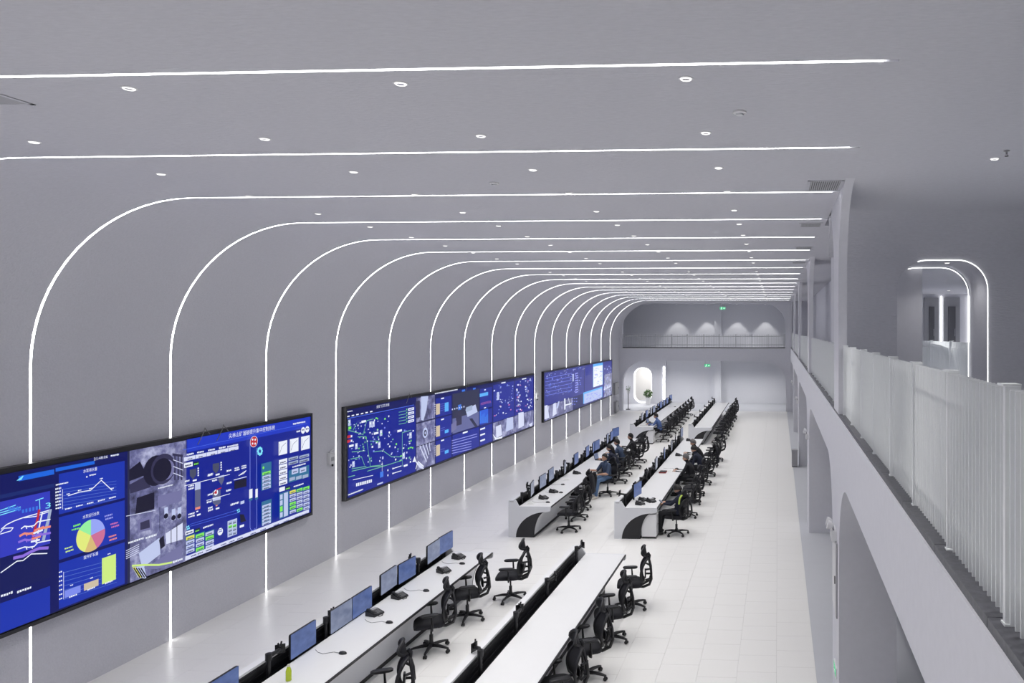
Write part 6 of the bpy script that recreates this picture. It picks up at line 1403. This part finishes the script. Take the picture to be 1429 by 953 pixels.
# ------------------------------------------------------------------ small things on the desks (origin on the desktop)
def make_phone():
    t = empty('telephone')
    mb = MB(); mb.prism([(-.09, 0), (.09, 0), (.09, .07), (.05, .075), (-.09, .025)], 'x', -.1, .1); obj('base', mb, M['handset'], t)
    mb = MB(); mb.tube([(-.075, -.07, .06), (-.082, -.05, .075), (-.078, 0, .085), (-.078, .04, .098), (-.075, .07, .09)], [.024, .02, .016, .02, .024], 8); obj('handset', mb, M['black'], t, smooth=50)
    mb = MB(); mb.box(-.02, .02, .055, .08, .06, .078, Matrix.Rotation(R(3), 4, 'X')); obj('display', mb, M['grey'], t)
    mb = MB()
    for i in range(4):
        for j in range(3): mb.box(-.01 + j * .028, -.07 + i * .02, .03 + i * .006, .01 + j * .028, -.058 + i * .02, .042 + i * .006)
    obj('keypad', mb, M['cable'], t)
    mb = MB(); mb.tube([(-.075, -.08, .045), (-.05, -.13, .008), (0, -.15, .008), (.04, -.12, .008), (.03, -.09, .01)], .006, 6); obj('cord', mb, M['black'], t, smooth=60)
    return t
def make_mouse():
    t = empty('computer_mouse')
    mb = MB(); rs = []
    for k, z in ((1, 0), (1.02, .008), (.9, .022), (.6, .033), (.2, .037)):
        rs.append([(.034 * k * math.cos(2 * PI * j / 18), .058 * k * math.sin(2 * PI * j / 18), z) for j in range(18)])
    mb.rings(rs); obj('shell', mb, M['handset'], t, smooth=50)
    mb = MB(); mb.box(-.004, .02, .026, .004, .04, .036); obj('wheel', mb, M['grey'], t)
    mb = MB(); mb.tube([(0, .055, .008), (.02, .15, .004), (-.06, .26, .004), (-.03, .36, .004), (.04, .46, .004)], .0035, 5); obj('cable', mb, M['cable'], t, smooth=60)
    return t
ph0, ms0 = make_phone(), make_mouse()
def put(proto, x, y, rz, label, cat, group):
    k = proto.name; t = proto if k not in used else copy_tree(proto); used.add(k)
    place(t, (x, y, DZ), R(rz)); tag(t, label, cat, group); return t
def props(desk, phones, mice):
    dn = DESKS[desk][2]
    for i, (x, y, rz) in enumerate(phones):
        put(ph0, x, y, rz, 'black desk telephone on the %s, %s from the near end' % (dn, ORD[i]), 'telephone', 'desk telephones')
    for i, (x, y, rz) in enumerate(mice):
        put(ms0, x, y, rz, 'black computer mouse on the %s, %s from the near end' % (dn, ORD[i]), 'mouse', 'computer mice')
props('N1', [(-6.28, 11.56, 75), (-6.27, 12.32, 70), (-6.12, 13.66, 60), (-6.2, 14.5, 70)], [(-5.96, 10.14, 82), (-5.88, 11.24, 80), (-5.97, 12.64, 80), (-5.98, 14.14, 80)])
props('M1', [(-6.15, 19.72, 60), (-6.12, 20.5, 75), (-6.2, 23.2, 80)], [(-5.9, 19.27, 80), (-5.9, 20.45, 85), (-6.15, 21.5, 85)])
props('M2', [(-3.5, 19.2, 70), (-3.5, 19.62, 70), (-3.26, 19.5, 40), (-3.5, 26.7, 80), (-3.55, 30.3, 80)], [(-3.22, 24.15, 80), (-3.26, 19.85, 85)])
props('F1', [(-6.2, 36.2, 70)], [(-5.95, 35.0, 85), (-5.9, 43.5, 85)])
# green drink bottle
t = empty('drink_bottle', (-6.19, 9.33, DZ))
mb = MB(); mb.lathe([(.028, 0), (.033, .005), (.033, .12), (.030, .135), (.02, .165), (.014, .18)], 18); obj('bottle', mb, M['drink'], t, smooth=40)
mb = MB(); mb.lathe([(.0165, .178), (.0165, .205), (.012, .208)], 14); obj('cap', mb, M['cap'], t, smooth=40)
tag(t, 'small yellow-green drink bottle on the front left desk', 'bottle')
t = empty('red_folder', (-3.57, 23.55, DZ))
mb = MB(); mb.box(-.11, -.16, 0, .11, .16, .03); obj('cover', mb, M['red'], t); mb = MB(); mb.box(-.10, -.15, .03, .10, .15, .036); obj('sheet', mb, M['black'], t)
tag(t, 'dark red folder lying on the middle right desk', 'folder')
for i, (x, y, rz, lb) in enumerate(((-3.4, 23.8, 20, 'white sheet of paper beside the dark red folder'), (-3.3, 30.0, 10, 'white sheets of paper at the far end of the middle right desk'), (-3.25, 26.75, 30, 'white sheet of paper beside the phone of the middle right desk'), (-6.25, 22.3, 5, 'printed sheet of paper on the middle left desk'), (-6.3, 19.15, 3, 'printed sheet of paper at the near end of the middle left desk'))):
    t = empty('paper_sheet', (x, y, DZ), R(rz))
    mb = MB(); mb.box(-.105, -.148, 0, .105, .148, .002); obj('sheet', mb, M['paper'], t)
    mb = MB()
    for j in range(7): mb.poly([(-.08, -.11 + j * .03, .0023), (.07 - .02 * (j % 3), -.11 + j * .03, .0023), (.07 - .02 * (j % 3), -.102 + j * .03, .0023), (-.08, -.102 + j * .03, .0023)])
    obj('print', mb, M['cable'], t, fix=False)
    tag(t, lb, 'paper')
def laptop(x, y, rz, label):
    t = empty('laptop', (x, y, DZ), R(rz))
    mb = MB(); mb.box(-.16, -.11, 0, .16, .11, .018); obj('base', mb, M['blackm'], t)
    mb = MB(); q = Matrix.Translation((0, .11, .015)) @ Matrix.Rotation(R(-15), 4, 'X'); mb.box(-.16, -.004, 0, .16, .006, .21, q); l_ = obj('lid', mb, M['blackm'], t)
    mb = MB(); mb.box(-.15, -.006, .015, .15, -.004, .2, q); obj('screen', mb, M['scr_grey'], l_)
    mb = MB(); mb.box(-.14, -.04, .018, .14, .09, .02); obj('keyboard', mb, M['black'], t)
    tag(t, label, 'laptop')
laptop(-6.08, 25.75, 80, 'open black laptop in front of the long-haired sitter')
laptop(-6.05, 35.9, 80, 'open laptop in front of the sitter in bright blue')

# ------------------------------------------------------------------ people (face +Y, origin on the floor below the pelvis)
def voxel(mb, size):
    me = mb.mesh('raw')
    o = bpy.data.objects.new('raw', me); COL.objects.link(o)
    md = o.modifiers.new('r', 'REMESH'); md.mode = 'VOXEL'; md.voxel_size = size
    s_ = o.modifiers.new('s', 'SMOOTH'); s_.factor = .5; s_.iterations = 3
    bpy.context.view_layer.update()
    ev = o.evaluated_get(bpy.context.evaluated_depsgraph_get())
    m2 = bpy.data.meshes.new_from_object(ev)
    bpy.data.objects.remove(o); bpy.data.meshes.remove(me)
    return m2
def hand(mb, wpt, d, up, side, curl):
    d = Vector(d).normalized(); up = Vector(up); s_ = d.cross(up).normalized() * side; up = s_.cross(d).normalized() * side
    palm = wpt + d * .045
    for q in (-.024, 0, .024): mb.tube([wpt + s_ * q * .6, palm + s_ * q, wpt + d * .085 + s_ * q * 1.1], [.016, .016, .013], 8, roundend=True)
    for i, l in enumerate((.066, .076, .07, .055)):
        b = wpt + d * .085 + s_ * (.030 - .02 * i)
        k = b + (d * math.cos(curl * .5) - up * math.sin(curl * .5)) * l * .45
        e = k + (d * math.cos(curl) - up * math.sin(curl)) * l * .55
        mb.tube([b - d * .015, b, k, e], [.010, .010, .0095, .0085], 7, roundend=True)
    b = wpt + d * .03 + s_ * .03
    mb.tube([b - s_ * .01, b + s_ * .018 + d * .025, b + s_ * .02 + d * .055 - up * .012], [.013, .011, .0095], 7, roundend=True)
def person(loc, rz, label, lean=.1, twist=0, head_pitch=10, head_yaw=0, hands=((-.17, .42, .80), (.17, .42, .80)), knees=((-.13, .42, .53), (.13, .42, .53)), feet=((-.13, .46, .09), (.13, .46, .09)), shirt='navy', pants='darkcloth', shoes='shoedark', sleeves='long', hair='hair', longhair=False, curl=.6, zseat=.50):
    t = empty('person', loc, R(rz))
    mb = MB()
    pel = Vector((0, -.02, zseat + .09)); ch = Vector((0, -.02 + lean * .75, zseat + .40)); nk = Vector((0, -.02 + lean, zseat + .56))
    Mt = Matrix.Rotation(R(twist), 3, 'Z')
    rs = []
    for k, rx, ry in ((-.09, .10, .08), (-.05, .165, .125), (.0, .175, .13), (.12, .155, .115), (.24, .165, .12), (.36, .185, .122), (.45, .185, .11), (.50, .14, .085), (.535, .075, .065), (.56, .05, .055)):
        f = max(0, k / .56); c = pel.lerp(nk, f) + Vector((0, -.03 * math.sin(f * PI), 0)); c.z = pel.z + k * (nk.z - pel.z) / .56
        rs.append([c + (Mt if k > .2 else Matrix.Identity(3)) @ Vector((rx * math.cos(2 * PI * j / 20), ry * math.sin(2 * PI * j / 20), 0)) for j in range(20)])
    mb.rings(rs)
    bones = [(pel, ch, shirt, .16), (ch, nk - Vector((0, 0, .03)), shirt, .15)]
    # head on the neck
    Mh = Matrix.Rotation(R(head_yaw), 3, 'Z') @ Matrix.Rotation(R(-head_pitch), 3, 'X')
    hb = nk + Vector((0, .0, -.02)); hc = nk + Vector((0, .01, .06)) + Mh @ Vector((0, .025, .085))
    mb.tube([hb, hb.lerp(hc, .6)], [.056, .054], 12)
    mb.ellipsoid(hc, (.075, .094, .112), 18, 12, Mh)
    mb.ellipsoid(hc + Mh @ Vector((0, .035, -.055)), (.052, .055, .06), 14, 8, Mh)
    mb.tube([hc + Mh @ Vector((0, .088, .02)), hc + Mh @ Vector((0, .108, -.022)), hc + Mh @ Vector((0, .09, -.032))], [.009, .014, .011], 8, roundend=True)
    mb.tube([hc + Mh @ Vector((-.02, .088, -.062)), hc + Mh @ Vector((.02, .088, -.062))], .009, 8, roundend=True)
    mb.tube([hc + Mh @ Vector((-.04, .082, .03)), hc + Mh @ Vector((.04, .082, .03))], .009, 8, roundend=True)
    for s_ in (-1, 1): mb.ellipsoid(hc + Mh @ Vector((s_ * .077, -.005, -.005)), (.012, .02, .032), 10, 6, Mh)
    bones += [(hb, hc, 'skin', .05), (hc - Mh @ Vector((0, 0, .04)), hc + Mh @ Vector((0, 0, .04)), 'skin', .10), (hc + Mh @ Vector((0, .05, -.08)), hc + Mh @ Vector((0, .05, 0)), 'skin', .05)]
    for i, s_ in enumerate((-1, 1)):
        sh = nk + Mt @ Vector((s_ * .185, -.005, -.075))
        wr = Vector(hands[i]); L1, L2 = .285, .25
        d = wr - sh; D = min(d.length, L1 + L2 - .01); d.normalize()
        wr = sh + d * D
        a = (L1 * L1 + D * D - L2 * L2) / (2 * D); h = math.sqrt(max(0, L1 * L1 - a * a))
        pole = Vector((s_ * .45, -.25, -1)); pole = (pole - d * pole.dot(d)).normalized()
        el = sh + d * a + pole * h
        mb.tube([sh - Vector((s_ * .05, 0, -.005)), sh, sh.lerp(el, .5), el], [.062, .058, .050, .043], 12, roundend=True)
        mb.tube([el, el.lerp(wr, .35), wr], [.043, .042, .028], 12, roundend=True)
        hd = (wr - el).normalized(); hand(mb, wr, hd + Vector((0, 0, -.05)), (0, 0, 1), -s_, curl)
        bones += [(sh, sh.lerp(el, .85 if sleeves == 'short' else 1), shirt, .05)]
        if sleeves == 'short': bones += [(sh.lerp(el, .9), el, 'skin', .04), (el, wr, 'skin', .04)]
        else: bones += [(el, el.lerp(wr, .95), shirt, .04)]
        bones += [(wr + hd * .03, wr + hd * .15, 'skin', .03)]
        hp = pel + Vector((s_ * .095, .02, -.01)); kn = Vector(knees[i]); an = Vector(feet[i])
        mb.tube([hp - Vector((0, .06, 0)), hp, hp.lerp(kn, .5), kn], [.085, .09, .076, .06], 14, roundend=True)
        mb.tube([kn, kn.lerp(an, .3), an], [.06, .057, .042], 12, roundend=True)
        fd = Vector((s_ * .12, 1, 0)).normalized()
        mb.tube([an + Vector((0, 0, -.035)) - fd * .05, an + Vector((0, 0, -.045)) + fd * .05, an + Vector((0, 0, -.055)) + fd * .16], [.042, .042, .03], 12, roundend=True)
        bones += [(hp, kn, pants, .075), (kn, an + Vector((0, 0, .03)), pants, .05), (an + Vector((0, 0, -.05)) - fd * .05, an + Vector((0, 0, -.06)) + fd * .18, shoes, .045)]
    me = voxel(mb, .0105)
    mats = []
    for b in bones:
        if b[2] not in mats: mats.append(b[2])
    for m_ in mats: me.materials.append(M[m_])
    idx = []
    for p in me.polygons:
        c = p.center; best = None; bi = 0
        for a, b, m_, r_ in bones:
            ab = b - a; u = max(0, min(1, (c - a).dot(ab) / ab.length_squared)); d2 = (c - a - ab * u).length - r_
            if best is None or d2 < best: best = d2; bi = mats.index(m_)
        idx.append(bi)
    me.polygons.foreach_set('material_index', idx); me.polygons.foreach_set('use_smooth', [True] * len(idx)); me.update()
    me.name = 'body'
    link('body', me, None, t)
    # hair: cap that leaves the face free
    hm = MB(); n_, k_ = 26, 14
    g = [[None] * n_ for _ in range(k_ + 1)]
    for i in range(k_ + 1):
        th = PI * .66 * i / k_
        for j in range(n_):
            ph = 2 * PI * j / n_
            back = .5 - .5 * math.sin(ph)            # 1 at the back of the head
            th2 = th * (.50 + .62 * back)
            rr = 1.0 + .07 * math.sin(5 * ph + i) * .25
            p = Vector((.089 * math.sin(th2) * math.cos(ph) * rr, .108 * math.sin(th2) * math.sin(ph) * rr - .008, .134 * math.cos(th2)))
            g[i][j] = hc + Mh @ p
    for i in range(k_ + 1): hm.v += [tuple(p) for p in g[i]]
    for i in range(k_):
        for j in range(n_): hm.face((i * n_ + j, i * n_ + (j + 1) % n_, (i + 1) * n_ + (j + 1) % n_, (i + 1) * n_ + j))
    if longhair:
        hm.tube([hc + Mh @ Vector((0, -.07, .03)), hc + Mh @ Vector((0, -.105, -.06)), nk + Vector((0, -.10, -.06)), nk + Vector((0, -.125, -.22))], [.075, .075, .07, .04], 14, roundend=True, flat=(1.1, .7))
    obj('hair', hm, M[hair], t, smooth=60)
    tag(t, label, 'person', 'seated staff')
    return t, nk, hc
pos = lambda d, i, dx=0: (CH[(d, i)].location.x + dx, CH[(d, i)].location.y, 0)
person((-5.39, 23.72, 0), 140, 'person in blue T-shirt and jeans sitting upright sideways at the middle left desk', lean=.06, head_pitch=2, head_yaw=8, hands=((-.10, .36, .72), (.26, .40, .82)), knees=((-.14, .42, .54), (.14, .42, .54)), feet=((-.16, .52, .09), (.12, .40, .09)), shirt='blueshirt', pants='jeans', shoes='shoe', sleeves='short')
person((-5.5, 25.7, 0), 92, 'person with long dark hair in dark top leaning to a laptop', lean=.20, head_pitch=18, hands=((-.12, .50, .80), (.12, .50, .80)), longhair=True)
person((-5.56, 26.95, 0), 90, 'person in dark clothes and short hair behind the long-haired sitter', lean=.16, head_pitch=14, hands=((-.14, .5, .8), (.14, .48, .8)), shirt='blueshirt')
person((-5.44, 28.4, 0), 92, 'person in black sitting farthest along the middle left desk', lean=.08, head_pitch=6, hands=((-.14, .46, .8), (.16, .44, .8)), shirt='darkcloth')
pv, nk, hc = person((-2.56, 19.26, 0), 76, 'person in dark work clothes with yellow-green stripe looking down at a phone', lean=-.08, head_pitch=46, hands=((-.05, .34, .78), (.10, .34, .80)), knees=((-.14, .42, .55), (.13, .42, .53)), feet=((-.14, .40, .09), (.12, .50, .09)), shirt='navy', pants='darkcloth', curl=1.1)
mb = MB()
# reflective stripe over the left shoulder and down the sleeve
sh = nk + Vector((-.185, -.005, -.075))
mb.tube([sh + Vector((.06, -.07, .055)), sh + Vector((-.01, -.075, .045)), sh + Vector((-.05, -.06, .0)), sh + Vector((-.062, -.05, -.07)), sh + Vector((-.068, -.045, -.13))], .022, 8, roundend=True)
obj('reflective_stripe', mb, M['hivis'], pv, fix=False)
ph = empty('mobile_phone', tuple(Matrix.Translation(pv.location) @ Matrix.Rotation(R(76), 4, 'Z') @ Vector((.03, .44, .80))), R(76))
mb = MB(); q = Matrix.Rotation(R(35), 4, 'X'); mb.box(-.037, -.075, 0, .037, .075, .009, q); obj('case', mb, M['black'], ph)
mb = MB(); mb.box(-.034, -.07, .009, .034, .07, .0105, q); obj('screen', mb, M['scr_light'], ph)
tag(ph, 'mobile phone held by the person with yellow-green stripe', 'phone')
person((-2.72, 23.85, 0), 90, 'grey-haired person in black sitting at the middle right desk', lean=.14, head_pitch=16, hands=((-.14, .46, .78), (.15, .46, .78)), shirt='darkcloth', hair='hairgrey')
person((-2.60, 25.6, 0), 84, 'person in dark jacket bent forward, second-farthest sitter at the middle right desk', lean=.18, head_pitch=34, hands=((-.1, .42, .76), (.1, .42, .76)), shirt='navy')
person((-2.72, 27.1, 0), 92, 'person in black leaning over the middle right desk, farthest sitter there', lean=.26, head_pitch=26, hands=((-.16, .52, .80), (.14, .52, .80)), shirt='darkcloth', hair='hairgrey')
person((-5.52, 35.3, 0), 90, 'person in bright blue work shirt sitting at the rear left desk', lean=.14, head_pitch=12, hands=((-.14, .5, .8), (.14, .5, .8)), shirt='brightblue')

# coats draped over chair backs
def coat(cx, cy, rz, label, seed):
    rnd = random.Random(seed)
    t = empty('coat', (cx, cy, 0), R(rz))
    mb = MB(); nu, nv = 15, 15
    for off in (0, .014):
        for i in range(nv):
            v = i / (nv - 1)
            for j in range(nu):
                u = j / (nu - 1) * 2 - 1
                s_ = v * 1.05 - .38          # <0 in front of the top edge, >0 behind
                w_ = .27 + .03 * v
                z = 1.07 - abs(s_) * .85 - .05 * u * u
                y = -.30 - .075 * math.tanh(s_ * 9) - .05 * s_ + .05 * u * u
                y += .012 * math.sin(9 * u + seed) * abs(s_) * 2
                mb.v.append((u * w_, y + off * (1 if s_ > 0 else -1), z + off))
    for o_ in (0, nu * nv):
        for i in range(nv - 1):
            for j in range(nu - 1):
                a = o_ + i * nu + j; mb.face((a, a + 1, a + nu + 1, a + nu))
    obj('body', mb, M['fabric'], t, smooth=60)
    for s_ in (-1, 1):
        mb = MB(); mb.tube([(s_ * .25, -.34, 1.0), (s_ * .30, -.37, .85), (s_ * .29, -.35, .62), (s_ * .27, -.33, .50)], [.055, .05, .045, .04], 10, roundend=True); obj('sleeve', mb, M['fabric'], t, smooth=60)
    mb = MB(); mb.tube([(-.12, -.27, 1.06), (0, -.31, 1.10), (.12, -.27, 1.06)], .024, 8); obj('collar', mb, M['fabric'], t, smooth=60)
    tag(t, label, 'coat')
coat(-5.72, 21.85, 92, 'black coat draped over the chair in front of the person in blue T-shirt', 1)
coat(-2.50, 27.1, 93, 'dark coat over the chair back behind the farthest sitter at the middle right desk', 2)
